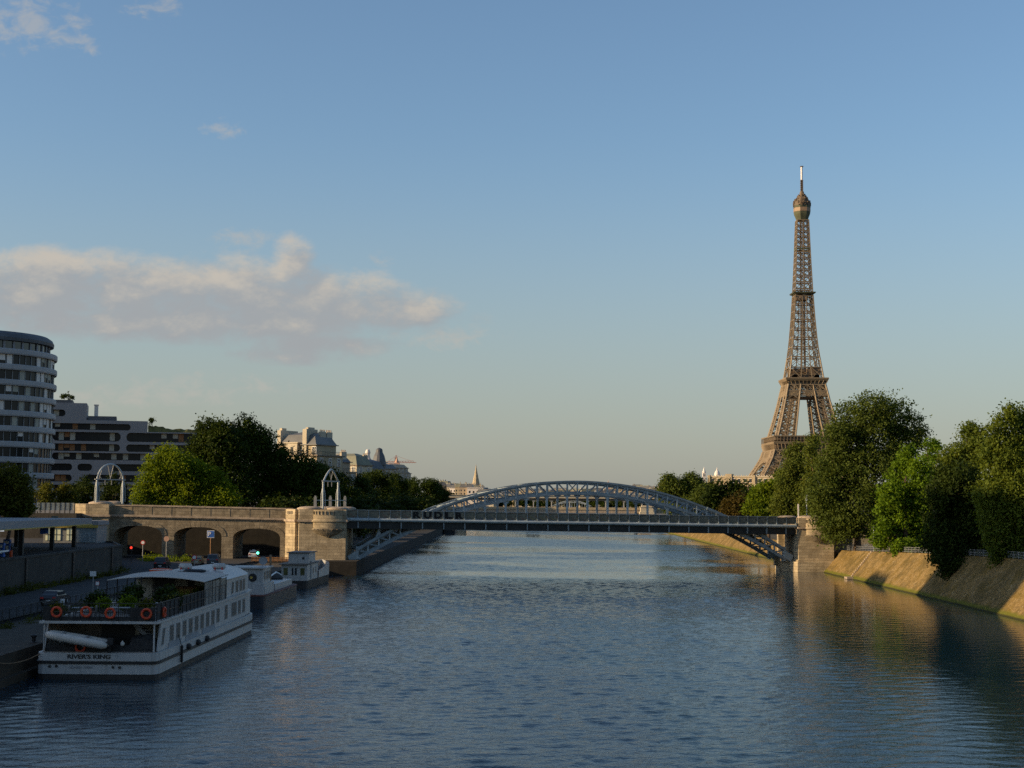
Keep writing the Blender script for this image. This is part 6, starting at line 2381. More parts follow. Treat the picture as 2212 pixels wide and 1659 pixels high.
b = MB(); b.box((2.35, 0, .05), (.42, .4, .5)); b.box((2.35, 0, -.5), (.16, .2, .8)); b.tube([(2.1, 0, .2), (1.6, .1, .3)], .04, 5); b.build('outboard_motor', M['boat_black'], dg_)
t = thing('mooring_buoy', 'white ball fender on the stern deck beside the dinghy motor', 'fender', at_boat(1.75, .55, 2.6))
b = MB(); b.lathe((0, 0, 0), [(0, -.17), (.12, -.13), (.17, 0), (.12, .13), (.05, .17), (.04, .24), (0, .25)], 14); b.build('ball', M['rubber_white'], t, smooth=True)
t = thing('covered_gear', 'heap of gear under black tarpaulin on the stern deck, right of the dinghy', 'tarpaulin', at_boat(3.1, 1.6, 2.02))
b = MB()
vs = []
rr_ = random.Random(8)
for j in range(7):
    for i in range(9):
        s, q = i / 8 * 2 - 1, j / 6 * 2 - 1
        vs.append((s * 1.15, q * .75, max(0, (1.15 - .5 * abs(s) ** 3 - .4 * q * q) * (1 if abs(s) < 1 and abs(q) < 1 else 0) + rr_.uniform(-.12, .12))))
fs = []
for j in range(6):
    for i in range(8):
        a = j * 9 + i
        fs.append((a, a + 1, a + 10, a + 9))
b.add(vs, fs); b.build('tarpaulin', M['mesh_dark'], t)
# roof gear
t = thing('rolled_parasol', 'rolled navy blue parasol lying on the roof of the restaurant boat', 'parasol', at_boat(1.7, 25.0, 6.85), rz=.35)
b = MB(); b.tube([(-1.0, 0, 0), (-.7, 0, 0), (.6, 0, 0), (1.0, 0, 0)], [.1, .2, .16, .1], 10); b.build('canopy_roll', M['boat_blue'], t, smooth=True)
b = MB(); b.tube([(-1.5, 0, 0), (1.3, 0, 0)], .04, 6); b.build('pole', M['grey_metal'], t)
for x, y, labl in ((-.6, 31.5, 'white liferaft canister on the saloon roof near the middle'), (2.4, 32.5, 'white liferaft canister on the saloon roof nearest the river')):
    t = thing('liferaft_canister', labl, 'liferaft', at_boat(x, y, 6.95), 'liferaft canisters on the roof')
    b = MB(); b.tube([(-.6, 0, 0), (-.5, 0, 0), (.5, 0, 0), (.6, 0, 0)], [.2, .3, .3, .2], 12); b.build('drum', M['boat_white'], t, smooth=True)
    b = MB(); b.box((-.35, 0, -.2), (.1, .7, .25)); b.box((.35, 0, -.2), (.1, .7, .25)); b.build('cradle', M['red_sign'], t)
t = thing('rescue_float', 'flat orange rescue float lying on the awning end of the boat roof', 'rescue float', at_boat(-2.2, 28.4, 6.62))
b = MB(); b.box((0, 0, .1), (1.9, 1.0, .2)); b.box((0, 0, .24), (1.4, .6, .08)); b.build('float_pad', M['orange'], t)
b = MB(); b.beam((-.9, -.52, .2), (.9, -.52, .2), .04, .04); b.beam((-.9, .52, .2), (.9, .52, .2), .04, .04); b.build('grab_line', M['white_sign'], t)
# plants and furniture on the terrace
pl_l = [(0, 0, .55, .42, .42, .38), (.2, .1, .8, .3, .3, .3), (-.2, -.1, .75, .3, .3, .28)]
plc = crown_mesh('foliage', pl_l, 700, .22, L['bright'], 301, sigma=.14)
plo = crown_mesh('foliage', pl_l, 700, .22, L['olive'], 302, sigma=.14)
PLD = crown_mesh('foliage', pl_l, 900, .22, L['dark'], 303, sigma=.16)
pb = MB(); pb.lathe((0, 0, 0), [(0, 0), (.22, 0), (.3, .42), (.33, .45), (.27, .45), (.25, .38), (0, .38)], 12)
POT = pb.mesh('pot', M['pot'])
for x, y, s_, m_, labl in ((-1.6, 7.2, 1.05, plc, 'yellow green potted shrub on the boat terrace, left of the two bright ones'), (.2, 7.6, 1.15, plc, 'yellow green potted shrub on the boat terrace, right of the two bright ones'),
                           (2.3, 5.0, 1.1, plo, 'dark olive potted shrub on the terrace behind the third lifebuoy'), (-3.7, 2.0, 1.0, plo, 'olive potted shrub in the left corner of the boat terrace'),
                           (3.4, 12.5, 1.1, plo, 'olive potted shrub along the starboard railing under the awning edge'), (3.2, 21.0, 1.2, plc, 'bright potted shrub under the awning near the side curtain')):
    t = thing('potted_shrub', labl, 'potted plant', at_boat(x, y, 4.31), 'potted shrubs on the boat terrace')
    t.scale = (s_, s_, s_); link('pot', POT, t); link('foliage', m_, t)
tb = MB(); tb.box((0, 0, .72), (1.5, .75, .05)); tb.tube([(-.5, 0, 0), (-.5, 0, .7)], .04, 6); tb.tube([(.5, 0, 0), (.5, 0, .7)], .04, 6); tb.box((-.5, 0, .02), (.12, .6, .04)); tb.box((.5, 0, .02), (.12, .6, .04))
TAB = tb.mesh('tabletop', M['canvas_grey'])
for x, y, labl in ((-2.2, 3.6, 'grey terrace table behind the stern railing on the port side'), (.6, 4.0, 'grey terrace table behind the stern railing in the middle'), (-2.4, 12, 'grey terrace table just outside the awning'), (2.4, 9.4, 'grey terrace table by the starboard railing')):
    o = link('terrace_table', TAB, None, at_boat(x, y, 4.31)); tag(o, labl, 'table', 'terrace tables on the restaurant boat')
for x, y, s_, labl in ((-2.9, 9.5, 1.25, 'dark shrub in a pot halfway along the port railing of the terrace'), (-.6, 10.6, 1.2, 'dark shrub in a pot in the middle of the terrace'), (3.5, 8.0, 1.25, 'dark shrub in a pot by the starboard railing outside the awning'),
                       (1.6, 14.2, 1.4, 'tall dark shrub in a pot at the open edge of the awning'), (-1.8, 16.5, 1.4, 'dark shrub in a pot under the port side of the awning')):
    t = thing('potted_shrub', labl, 'potted plant', at_boat(x, y, 4.31), 'potted shrubs on the boat terrace')
    t.scale = (s_, s_, s_); link('pot', POT, t); link('foliage', PLD, t)
cs = MB(); cs.box((0, 0, .45), (.44, .44, .05)); CSEAT = cs.mesh('seat', M['boat_deck'])
cs = MB(); cs.box((0, .21, .72), (.44, .04, .4)); CBACK = cs.mesh('backrest', M['boat_deck'])
cs = MB(); cs.box((0, 0, .22), (.04, .04, .44)); CLEG = cs.mesh('leg', M['boat_black'])
for x, y, r_, labl in ((-3.0, 3.6, PI / 2, 'dark chair at the port side table behind the stern railing'), (-1.3, 3.5, -PI / 2, 'dark chair between the two tables behind the stern railing'), (1.5, 4.3, -PI / 2, 'dark chair right of the middle table behind the stern railing'),
                       (-3.3, 12, PI / 2, 'dark chair at the table just outside the awning'), (2.4, 10.1, 0, 'dark chair at the table by the starboard railing'), (.2, 18.5, 0, 'dark chair in the shade under the awning')):
    t = thing('terrace_chair', labl, 'chair', at_boat(x, y, 4.31), 'terrace chairs on the restaurant boat', r_)
    link('seat', CSEAT, t); link('backrest', CBACK, t)
    for sx in (-.19, .19):
        for sy in (-.19, .19):
            link('leg', CLEG, t, (sx, sy, 0))
t = thing('bar_counter', 'warm wooden bar counter under the awning of the restaurant boat', 'bar counter', at_boat(1.6, 24.5, 4.31))
b = MB(); b.box((0, 0, .55), (2.6, .7, 1.1)); b.box((0, -.05, 1.13), (2.9, .95, .08)); b.build('counter', M['wood'], t)
b = MB()
for i in range(4):
    b.bb(-1.2 + i * .62, -.7 + i * .62, -.38, -.35, .15, .95)
b.build('front_board', M['yellow'], t)

# second boat: dark hulled barge with white wheelhouse
bg = thing('barge', 'dark hulled river barge with white wheelhouse and round emblem, moored ahead of the restaurant boat', 'boat', (-32.5, 184.5, 0), rz=-.02)
BP = hull_plan(28, 5.0, 4.5, bowp=1.8)
b = MB(); b.prism(BP, -.6, 1.55); b.build('hull', M['boat_blue'], bg)
b = MB(); b.prism(offset_poly(BP, .07), 1.55, 1.68); b.build('gunwale', M['gunwale_red'], bg)
b = MB()
b.prism([(1.4, 25.2), (.1, 28.2), (-.1, 28.2), (-1.4, 25.2)], 1.68, 2.25); b.prism([(2.0, 10), (2.0, 23), (-2.0, 23), (-2.0, 10)], 1.68, 2.5)
b.build('hold_cover', M['boat_white'], bg)
b = MB()
b.bb(-2.2, 2.2, 1.2, 8.0, 1.68, 3.0); b.bb(-2.0, 2.0, 1.5, 6.4, 3.0, 4.85)
b.build('wheelhouse', M['boat_white'], bg)
b = MB(); b.bb(-2.35, 2.35, 1.1, 6.8, 4.85, 5.0); b.build('roof', M['boat_white'], bg)
b = MB(); b.lathe((0, 0, 0), [(0, .05), (.42, .05), (.5, .02), (.52, 0)], 18); o = b.build('emblem_disc', M['boat_black'], bg, (.7, 1.46, 3.75)); o.rotation_euler = (PI / 2, 0, 0)
b = MB(); b.lathe((0, 0, 0), [(0, .02), (.16, .02), (.18, 0)], 12); b.build('boss', M['yellow'], o, (-.15, 0, .045))
for y in (2.6, 4.2, 5.6):
    boat_window(bg, 2.0, y, 3.5, .9, .9)
b = MB(); b.bb(-1.5, -.8, 1.46, 1.49, 3.1, 4.7); b.build('door', M['grey_metal'], bg)
b = MB(); b.tube([(1.6, 8.6, 1.6), (1.6, 8.6, 6.0)], .13, 8); b.lathe((1.6, 8.6, 6.0), [(0, -.1), (.2, 0), (.2, .2), (0, .32)], 10); b.build('mast', M['bark_pale'], bg)
b = MB(); b.lathe((0, 0, 0), [(0, 0), (.4, .05), (.55, .16)], 14); b.lathe((0, 0, 0), [(.55, .165), (.4, .055), (0, .005)], 14); o = b.build('satellite_dish', M['grey_metal'], bg, (1.1, 6.0, 5.6)); o.rotation_euler = (R(70), 0, .3)
b = MB(); b.tube([(1.1, 6.0, 5.0), (1.1, 6.0, 5.6)], .05, 6); b.build('dish_post', M['grey_metal'], bg)
b = MB(); b.box((1.9, 1.6, 2.2), (.7, .5, .9)); b.build('locker', M['boat_white'], bg)
b = MB(); b.bb(2.52, 2.55, 22.4, 22.8, .5, 1.2); b.build('draught_mark', M['white_sign'], bg)
for k in range(5):
    b = MB(); b.tube([(1.7, 23.2 + k * .5, 1.68), (1.7 - k * .1, 23.2 + k * .5, 2.5)], .04, 5); b.build('stanchion', M['boat_black'], bg)
t = thing('deck_bundle', 'dark bundle of ropes and covers on the bow of the dark hulled barge', 'bundle', (-32.0, 206, 2.5))
b = MB(); b.lathe((0, 0, 0), [(.9, 0), (1.0, .2), (.7, .55), (.3, .75), (0, .8)], 10, sy=1.6); b.build('cover', M['mesh_dark'], t); b = MB(); b.tube([(-.5, -1.2, .5), (0, 0, .95), (.5, 1.2, .5)], .12, 6); b.build('rope_coil', M['white_sign'], t)

# third boat: small white houseboat
hb = thing('houseboat', 'small white houseboat with black hull and box wheelhouse moored before the stone pier', 'boat', (-32.6, 226.5, 0), rz=-.03)
HBP = hull_plan(27, 4.2, 6.0, bowp=1.7)
b = MB(); b.prism(offset_poly(HBP, -.05), -.6, 1.15); b.build('hull', M['boat_dark'], hb)
b = MB()
cabp = [(1.95, .8), (1.95, 11), (-1.95, 11), (-1.95, .8)]
b.prism(cabp, 1.15, 3.55)
b.build('cabin', M['boat_white'], hb)
b = MB()
n_ = len(HBP)
R_ = [(x, y) for x, y in HBP if x > 0]
for (x0, y0), (x1, y1) in zip(R_, R_[1:]):
    if y1 < 11:
        continue
    y0 = max(y0, 10.9)
    h0, h1 = 2.2 + max(0, y0 - 14) * .09, 2.2 + max(0, y1 - 14) * .09
    for s in (-1, 1):
        b.add([(s * x0, y0, 1.15), (s * x1, y1, 1.15), (s * x1, y1, h1), (s * x0, y0, h0), (s * (x0 - .1), y0, 1.15), (s * (x1 - .1), y1, 1.15), (s * (x1 - .1), y1, h1), (s * (x0 - .1), y0, h0)],
              [(0, 1, 2, 3), (7, 6, 5, 4), (3, 2, 6, 7)] if s > 0 else [(3, 2, 1, 0), (4, 5, 6, 7), (7, 6, 2, 3)])
b.build('bulwark', M['boat_white'], hb)
b = MB(); b.bb(-2.3, 2.2, .3, 11.3, 3.55, 3.7); b.build('cabin_roof', M['boat_deck'], hb)
b = MB(); b.bb(-1.2, 1.9, 2.4, 8.5, 3.7, 5.25); b.build('wheelhouse', M['boat_white'], hb)
b = MB(); b.bb(-1.45, 2.15, 2.1, 8.9, 5.25, 5.36); b.build('wheelhouse_roof', M['boat_blue'], hb)
for x, w, m_ in ((-1.3, .62, 'grass'), (-.25, .26, 'glass'), (.25, .26, 'glass'), (1.25, .62, 'grass')):
    b = MB(); b.bb(x - w / 2 - .05, x + w / 2 + .05, .77, .8, 1.95, 3.1); fr = b.build('stern_window', M['boat_white'], hb); b = MB(); b.bb(x - w / 2, x + w / 2, .74, .768, 2.0, 3.05); b.build('pane', M[m_], fr)
b = MB(); b.bb(.9, 1.25, 2.36, 2.39, 4.3, 4.65); b.build('porthole', M['glass'], hb)
for y in (6.5, 9.0):
    boat_window(hb, 1.95, y, 2.1, .7, .8)
b = MB(); b.tube([(1.98, 4.0, 1.3), (1.98, 4.0, 4.0)], .1, 6); b.build('downpipe', M['grey_metal'], hb)
t = thing('work_barge', 'small dark barge lying at the far end of the left quay under the bridge', 'boat', (-24.6, 600, 0))
b = MB(); b.prism(hull_plan(20, 5, 3), -.5, 1.6); b.build('hull', M['boat_black'], t)
b = MB(); b.bb(-1.8, 1.8, 3, 8, 1.6, 3.6); b.bb(-1.2, 1.2, 3.6, 6.6, 3.6, 5.0); b.build('wheelhouse', M['boat_dark'], t)


# ================================================================== ROAD AND FILLING STATION
def make_car(label, loc, rz, paint, kind, group, lights=False):
    t = thing('parked_car' if not lights else 'car', label, 'car', loc, group, rz)
    W, Lh_, H = (1.76, 4.2, 1.46) if kind == 'hatch' else (1.9, 4.7, 1.85)
    b = MB()
    if kind == 'hatch':
        low = [(-2.1, .32), (2.05, .32), (2.12, .55), (2.0, .80), (1.15, .95), (-1.95, 1.0), (-2.12, .75)]
        cab = [(-1.9, .98), (1.2, .94), (.42, 1.42), (-.2, 1.47), (-1.2, 1.45)]
    else:
        low = [(-2.35, .38), (2.3, .38), (2.35, .8), (2.2, 1.08), (1.35, 1.18), (-2.3, 1.2), (-2.38, .9)]
        cab = [(-2.28, 1.18), (1.35, 1.16), (.75, 1.78), (.2, 1.85), (-2.05, 1.83)]
    b.xprism(low, -W / 2, W / 2)
    vs = [(-W / 2 + .05 + (.16 if z > 1.1 + (.1 if kind != 'hatch' else 0) else 0), y, z) for y, z in cab] + [(W / 2 - .05 - (.16 if z > 1.1 + (.1 if kind != 'hatch' else 0) else 0), y, z) for y, z in cab]
    n = len(cab)
    b.add(vs, [tuple(range(n - 1, -1, -1)), tuple(range(n, 2 * n))] + [(i, (i + 1) % n, n + (i + 1) % n, n + i) for i in range(n)])
    b.build('body', paint, t)
    b = MB()
    z0, z1 = (1.03, 1.36) if kind == 'hatch' else (1.25, 1.72)
    for s in (-1, 1):
        b.box((s * (W / 2 - .105), -.35, (z0 + z1) / 2), (.12, 2.0, z1 - z0))
    yb = -1.74 if kind == 'hatch' else -2.22
    b.beam((-.6, yb - .02, z0 + .02), (.6, yb - .02, z0 + .02), .05, .05)
    b.add([(-.66, cab[0][0] - .02, z0), (.66, cab[0][0] - .02, z0), (.58, cab[-1][0] - .06, z1), (-.58, cab[-1][0] - .06, z1)], [(0, 1, 2, 3)])
    b.add([(-.66, cab[1][0] + .03, z0), (.66, cab[1][0] + .03, z0), (.58, cab[2][0] + .06, z1), (-.58, cab[2][0] + .06, z1)], [(3, 2, 1, 0)])
    b.build('window', M['glass'], t)
    for sx in (-1, 1):
        for y in (-Lh_ * .31, Lh_ * .31):
            b = MB(); b.tube([(sx * (W / 2 - .2), y, .32), (sx * (W / 2 + .01), y, .32)], .32, 14); wh = b.build('wheel', M['tyre'], t)
            b = MB(); b.tube([(sx * (W / 2 + .0), y, .32), (sx * (W / 2 + .02), y, .32)], .19, 10); b.build('rim', M['grey_metal'], wh)
        b = MB(); b.box((sx * (W / 2 - .25), low[0][0] - .02, .8 if kind == 'hatch' else 1.0), (.32, .06, .2)); b.build('tail_light', M['em_red'] if lights else M['red_sign'], t)
        b = MB(); b.box((sx * (W / 2 - .28), low[1][0] + .05, .68 if kind == 'hatch' else .9), (.36, .06, .18)); b.build('headlight', M['white_sign'], t)
    b = MB(); b.box((0, low[0][0] - .03, .55), (.5, .03, .12)); b.build('number_plate', M['white_sign'], t)
    return t


GC = 'cars on the riverside road'
p = ground(548, 1206, 2.45)
c = make_car('white taxi car driving under the right viaduct arch, small light on its roof', (p.x, p.y, 2.46), .12, M['car_white'], 'hatch', GC)
b = MB(); b.box((0, 0, 1.53), (.5, .2, .14)); b.build('roof_light', M['white_sign'], c)
p = ground(350, 1229, 2.45)
make_car('tall black van parked by the verge behind the awning of the restaurant boat', (p.x, p.y, 2.46), .08, M['car_black'], 'van', GC)
p = ground(462, 1221, 2.45)
make_car('dark grey car on the road below the blue parking sign', (p.x, p.y, 2.46), .1, M['car_grey'], 'van', GC)
p = ground(427, 1220, 2.45)
make_car('sand coloured car beside the dark grey car under the parking sign', (p.x, p.y, 2.46), .1, M['car_gold'], 'hatch', GC)
p = ground(118, 1306, 2.45)
make_car('dark car with red tail lights on the road left of the restaurant boat stern', (p.x, p.y, 2.46), -.03, M['car_black'], 'hatch', GC)
t = thing('parked_scooter', 'pale grey scooter parked beside the road just left of the boat terrace', 'scooter', (-44.6, 150.5, 2.16), rz=.4)
b = MB()
b.xprism([(-.7, .45), (-.2, .35), (.3, .3), (.55, .5), (.75, 1.0), (.65, 1.02), (.45, .62), (0, .5), (-.1, .75), (-.75, .82)], -.18, .18)
b.build('body', M['pale_metal'], t)
b = MB(); b.tube([(-.3, .68, 1.08), (.3, .68, 1.08)], .03, 6); b.box((0, .8, .95), (.3, .06, .35)); b.build('handlebar', M['pale_metal'], t)
for y in (-.55, .72):
    b = MB(); b.tube([(-.06, y, .24), (.06, y, .24)], .24, 12); b.build('wheel', M['tyre'], t)
b = MB(); b.box((0, -.65, 1.05), (.4, .4, .36)); b.build('top_box', M['mast_white'], t)

# retaining wall between the street and the lower road
wl = thing('retaining_wall', 'long dark concrete retaining wall below the filling station', 'wall', (-57.3, 150, 0))
b = MB()
b.bb(-.35, .12, -200, 72, 2.4, 6.25); b.bb(-.42, .2, -200, 72, 6.25, 6.5)
b.build('face', M['concrete_dark'], wl)
b = MB()
for y in (9, 28, 47, 66):
    b.bb(.12, .32, y - .35, y + .35, 2.4, 6.25)
b.build('buttress', M['boat_dark'], wl)
b = MB(); b.add([(-.3, 72, 2.4), (.12, 72, 2.4), (-7.1, 95, 2.4), (-7.5, 95, 2.4), (-.3, 72, 6.45), (.12, 72, 6.45), (-7.1, 95, 6.3), (-7.5, 95, 6.3)], [(1, 2, 6, 5), (4, 5, 6, 7), (0, 4, 7, 3)])
b.add([(-7.1, 95, 2.4), (-22.6, 119, 2.4), (-22.6, 119, 6.2), (-7.1, 95, 6.3)], [(0, 1, 2, 3)])
b.build('wing_wall', M['concrete_dark'], wl)

# filling station
cn = thing('station_canopy', 'flat white canopy of the filling station on dark columns', 'canopy', (-61, 196, 6.1))
p0, p1 = Vector((-57.6 + 61, 166 - 196, 0)), Vector((-62.6 + 61, 225 - 196, 0))
nrm_ = Vector((-(p1 - p0).y, (p1 - p0).x, 0)).normalized()
q0, q1 = p0 + nrm_ * 14, p1 + nrm_ * 14
p00 = p0 - (p1 - p0) * .9; q00 = q0 - (p1 - p0) * .9
b = MB()
z0a, z0b = 3.75, 3.40
vs = [(p00.x, p00.y, z0a + .1), (p1.x, p1.y, z0b), (q1.x, q1.y, z0b), (q00.x, q00.y, z0a + .1), (p00.x, p00.y, z0a + 1.1), (p1.x, p1.y, z0b + .85), (q1.x, q1.y, z0b + .85), (q00.x, q00.y, z0a + 1.1)]
b.add(vs, [(3, 2, 1, 0), (4, 5, 6, 7), (0, 1, 5, 4), (1, 2, 6, 5), (2, 3, 7, 6), (3, 0, 4, 7)])
b.build('roof_slab', M['tower_white'], cn)
b = MB()
b.beam(p00 + Vector((0, 0, z0a + .04)), p1 + Vector((0, 0, z0b - .06)), .2, .12); b.build('fascia_trim', M['yellow'], cn)
for s in (.12, .42, .72, .97):
    for k in (2.2, 10.5):
        c = p0.lerp(p1, s) + nrm_ * k
        b = MB(); b.box((c.x, c.y, 1.8), (.55, .55, 3.6)); b.build('column', M['steel_dark'], cn)
for s, k in ((.2, 1.5), (.5, 5)):
    c = p0.lerp(p1, s) + nrm_ * k
    b = MB(); b.box((c.x, c.y, 3.38), (.5, .5, .14)); b.build('lamp', M['em_white'], cn)
def stn(s, k, z=6.1):
    c = p0.lerp(p1, s) + nrm_ * k
    return (c.x - 61, c.y + 196, z)


pumpb = MB(); pumpb.box((0, 0, .85), (.9, .55, 1.7))
PUMPB = pumpb.mesh('cabinet', M['blue_sign'])
pumpd = MB(); pumpd.box((0, -.29, 1.3), (.6, .04, .4)); pumpd.box((0, -.29, .6), (.6, .04, .5))
PUMPD = pumpd.mesh('display', M['white_sign'])
pumph = MB(); pumph.tube([(.5, 0, 1.4), (.62, -.1, .8), (.55, 0, .3), (.5, 0, .9)], .03, 6)
PUMPH = pumph.mesh('hose', M['rubber_black'])
for s, k, labl in ((.06, 3.5, 'blue fuel pump nearest the wall end of the canopy'), (.34, 3.5, 'blue fuel pump in the middle of the filling station'), (.6, 6.5, 'blue fuel pump close to the kiosk')):
    t = thing('fuel_pump', labl, 'fuel pump', stn(s, k), 'fuel pumps under the canopy', -.1)
    link('cabinet', PUMPB, t); link('display', PUMPD, t); link('hose', PUMPH, t)
p = at(190, 1170, 246)
kk = thing('station_kiosk', 'white and yellow banded filling station kiosk with grey blue shutter', 'kiosk', (p.x, 243, 6.1))
b = MB(); b.bb(-6.4, 2.2, 0, 6, 0, 3.0); b.bb(-6.6, 2.5, -.3, 6.2, 2.9, 3.55, 1); b.build('wall', [M['grey_metal'], M['tower_white']], kk)
b = MB(); b.bb(-6.6, 2.5, -.36, -.31, 2.45, 2.9); b.build('fascia_band', M['yellow'], kk)
b = MB(); b.bb(-1.2, 2.0, -.08, 0, .1, 2.4)
for i in range(9):
    b.bb(-1.2, 2.0, -.11, -.08, .2 + i * .25, .25 + i * .25)
b.build('shutter', M['steel'], kk)
for x0, x1 in ((-6.0, -5.2), (-5.0, -3.6), (-2.6, -1.7)):
    b = MB(); b.bb(x0, x1, -.08, 0, .4, 2.3); w_ = b.build('shop_window', M['em_warm'], kk)
    b = MB(); b.bb(x0, x1, -.12, -.08, 1.25, 1.35); b.bb((x0 + x1) / 2 - .05, (x0 + x1) / 2 + .05, -.12, -.08, .4, 2.3); b.build('glazing_bar', M['steel_dark'], w_)
t = thing('price_totem', 'small white and green price board standing by the kiosk', 'sign', (p.x - 3.4, 239, 6.1))
b = MB(); b.box((0, 0, 3.3), (1.0, .2, 1.3)); b.build('board', M['white_sign'], t)
b = MB(); b.box((0, -.02, 4.15), (1.0, .22, .4)); b.build('header', M['roof_green'], t)
b = MB(); b.tube([(0, 0, 0), (0, 0, 2.7)], .08, 6); b.build('post', M['grey_metal'], t)
t = thing('hanging_banner', 'small blue hanging sign under the station canopy', 'sign', stn(.62, 2.0, 9.0))
b = MB(); b.box((0, 0, 0), (1.1, .1, 1.0)); b.build('board', M['blue_sign'], t); b = MB(); b.beam((-.4, 0, .5), (-.4, 0, .75), .05, .05); b.beam((.4, 0, .5), (.4, 0, .75), .05, .05); b.build('bracket', M['grey_metal'], t)
t = thing('road_barrier', 'red and white barrier with orange ends on top of the retaining wall', 'barrier', (-58.0, 172.5, 6.3))
b = MB(); b.beam((0, -3, .9), (-.6, 3.5, .9), .12, .18); b.build('rail', M['white_sign'], t)
for y in (-3, 3.5):
    b = MB(); b.box((-.3 if y > 0 else 0, y, .45), (.25, .25, .95)); b.build('post', M['orange'], t)

# signs and signals by the lower road
GS = 'road signs by the riverside road'


def sign(label, px, ybase, ytop, Y, shape, size, face, rim=None, pole=None, zb=2.45, cat='road sign'):
    p = at(px, ytop, Y)
    t = thing('road_sign', label, cat, (p.x, Y, zb), GS)
    H = p.z - zb
    b = MB(); b.tube([(0, 0, 0), (0, 0, H - .05)], .07, 6); b.build('pole', pole or M['grey_metal'], t)
    b = MB()
    if shape == 'disc':
        b.tube([(0, -.09, H - size / 2), (0, -.05, H - size / 2)], size / 2, 20)
        d = b.build('disc', M[rim or face], t)
        if rim:
            b = MB(); b.tube([(0, -.105, H - size / 2), (0, -.091, H - size / 2)], size / 2 * .68, 18); b.build('face', M[face], d)
    else:
        b.box((0, -.07, H - size / 2), (size * (1.25 if shape == 'wide' else 1), .04, size)); d = b.build('board', M[rim or face], t)
        if rim:
            b = MB(); b.box((0, -.10, H - size / 2), (size * .86, .02, size * .86)); b.build('face', M[face], d)
    return t


s_ = sign('square blue parking sign with pale border on a tall pole coloured orange for sunlight', 455.5, 1203, 1146, 258, 'square', 1.25, 'blue_sign', 'white_sign', M['orange_brown'])  # orange light on the pole is painted as its own colour
me = text_mesh("P", 1.0, .02, .01); me.materials.append(M['white_sign'])
o = link('symbol', me, s_, (-.2, -.13, at(455, 1146, 258).z - 2.45 - .62)); o.rotation_euler = (PI / 2, 0, 0)
sign('round sign with orange light put into its colour, in front of the viaduct pier', 360, 1195, 1158, 264, 'disc', .95, 'pink_stone', None)  # pale disc; its orange light is painted by the pinkish material
sign('round white sign with red rim inside the left viaduct arch', 309, 1195, 1167, 262, 'disc', .8, 'white_sign', 'red_sign')
sign('round white sign with red rim beside the sand coloured car', 420, 1220, 1198, 236, 'disc', .85, 'white_sign', 'red_sign')
sign('small blank white board on a post by the retaining wall', 201.5, 1270, 1234, 178, 'wide', .58, 'white_sign')
sign('narrow white panel with red top standing by the road edge', 211, 1280, 1256, 166, 'square', .42, 'white_sign', 'red_sign')


def signal(label, px, y, Y, em, zb=2.45, reach=0.0):
    p = at(px, y, Y)
    t = thing('traffic_light', label, 'traffic light', (p.x, Y, zb), 'traffic lights by the viaduct')
    H = p.z - zb
    b = MB(); b.tube([(0, .2, 0), (0, .2, H + .3)], .06, 6); b.build('pole', M['steel_dark'], t)
    b = MB(); b.box((0, .08, H), (.42, .24, 1.15)); hs = b.build('housing', M['boat_black'], t)
    dzs = {'em_red': .32, 'em_green': -.32}[em]
    b = MB(); b.tube([(0, -.06, H), (0, -.03, H)], .21, 14); b.build('lamp', M[em], hs)
    b = MB(); b.tube([(0, -.06, H - dzs * 1.1), (0, -.03, H - dzs * 1.1)], .12, 12); b.build('lens', M['mesh_dark'], hs)


signal('traffic light showing green beside the white taxi', 557, 1194.5, 262, 'em_green')
signal('traffic light showing red in front of the left viaduct arch', 283.5, 1183, 252, 'em_red', 2.45)
for i, y in enumerate((96, 104.5, 118, 133, 148, 163, 178, 196, 214, 232)):
    t = thing('mooring_bollard', 'black iron mooring bollard on the quay edge beside the moored boats', 'bollard', (-37.1, y, 2.15), 'mooring bollards along the quay')
    b = MB(); b.lathe((0, 0, 0), [(.26, 0), (.24, .06), (.15, .12), (.15, .42), (.25, .5), (.24, .6), (.1, .66), (0, .67)], 12); b.build('post', M['boat_black'], t)
b = MB()
wd = crown_mesh('weeds', [(-56.6, 150 + 2.3 * i + (i * 7 % 3), 2.6, .45, 1.1, .35 + .25 * (i % 3)) for i in range(32)], 7000, .22, L['olive'], 402, sigma=.22)
o = link('wall_weeds', wd); o['kind'] = 'stuff'; o['label'] = 'weeds along the foot of the dark retaining wall'
wd = crown_mesh('weeds', [(-44.0 + (i * 5 % 4) * .25, 76 + 3.1 * i + (i * 7 % 3), 2.2, .5, 1.0, .3) for i in range(26)], 4200, .2, L['olive'], 403, sigma=.2)
o = link('quay_weeds', wd); o['kind'] = 'stuff'; o['label'] = 'dry weeds along the quay railing'
for (x0, y0, z0, y1, labl) in ((-34.7, 113.4, 2.1, 104.5, 'sagging mooring rope from the stern of the restaurant boat to the quay'), (-34.2, 153.5, 2.2, 163, 'sagging mooring rope from the bow of the restaurant boat to the quay')):
    b = MB()
    pts = [Vector((x0 + (-37.0 - x0) * k / 10, y0 + (y1 - y0) * k / 10, z0 + (2.6 - z0) * k / 10 - .8 * (1 - (k / 5 - 1) ** 2))) for k in range(11)]
    b.tube(pts, .035, 6)
    o = b.build('mooring_rope', M['bark_pale']); tag(o, labl, 'rope')
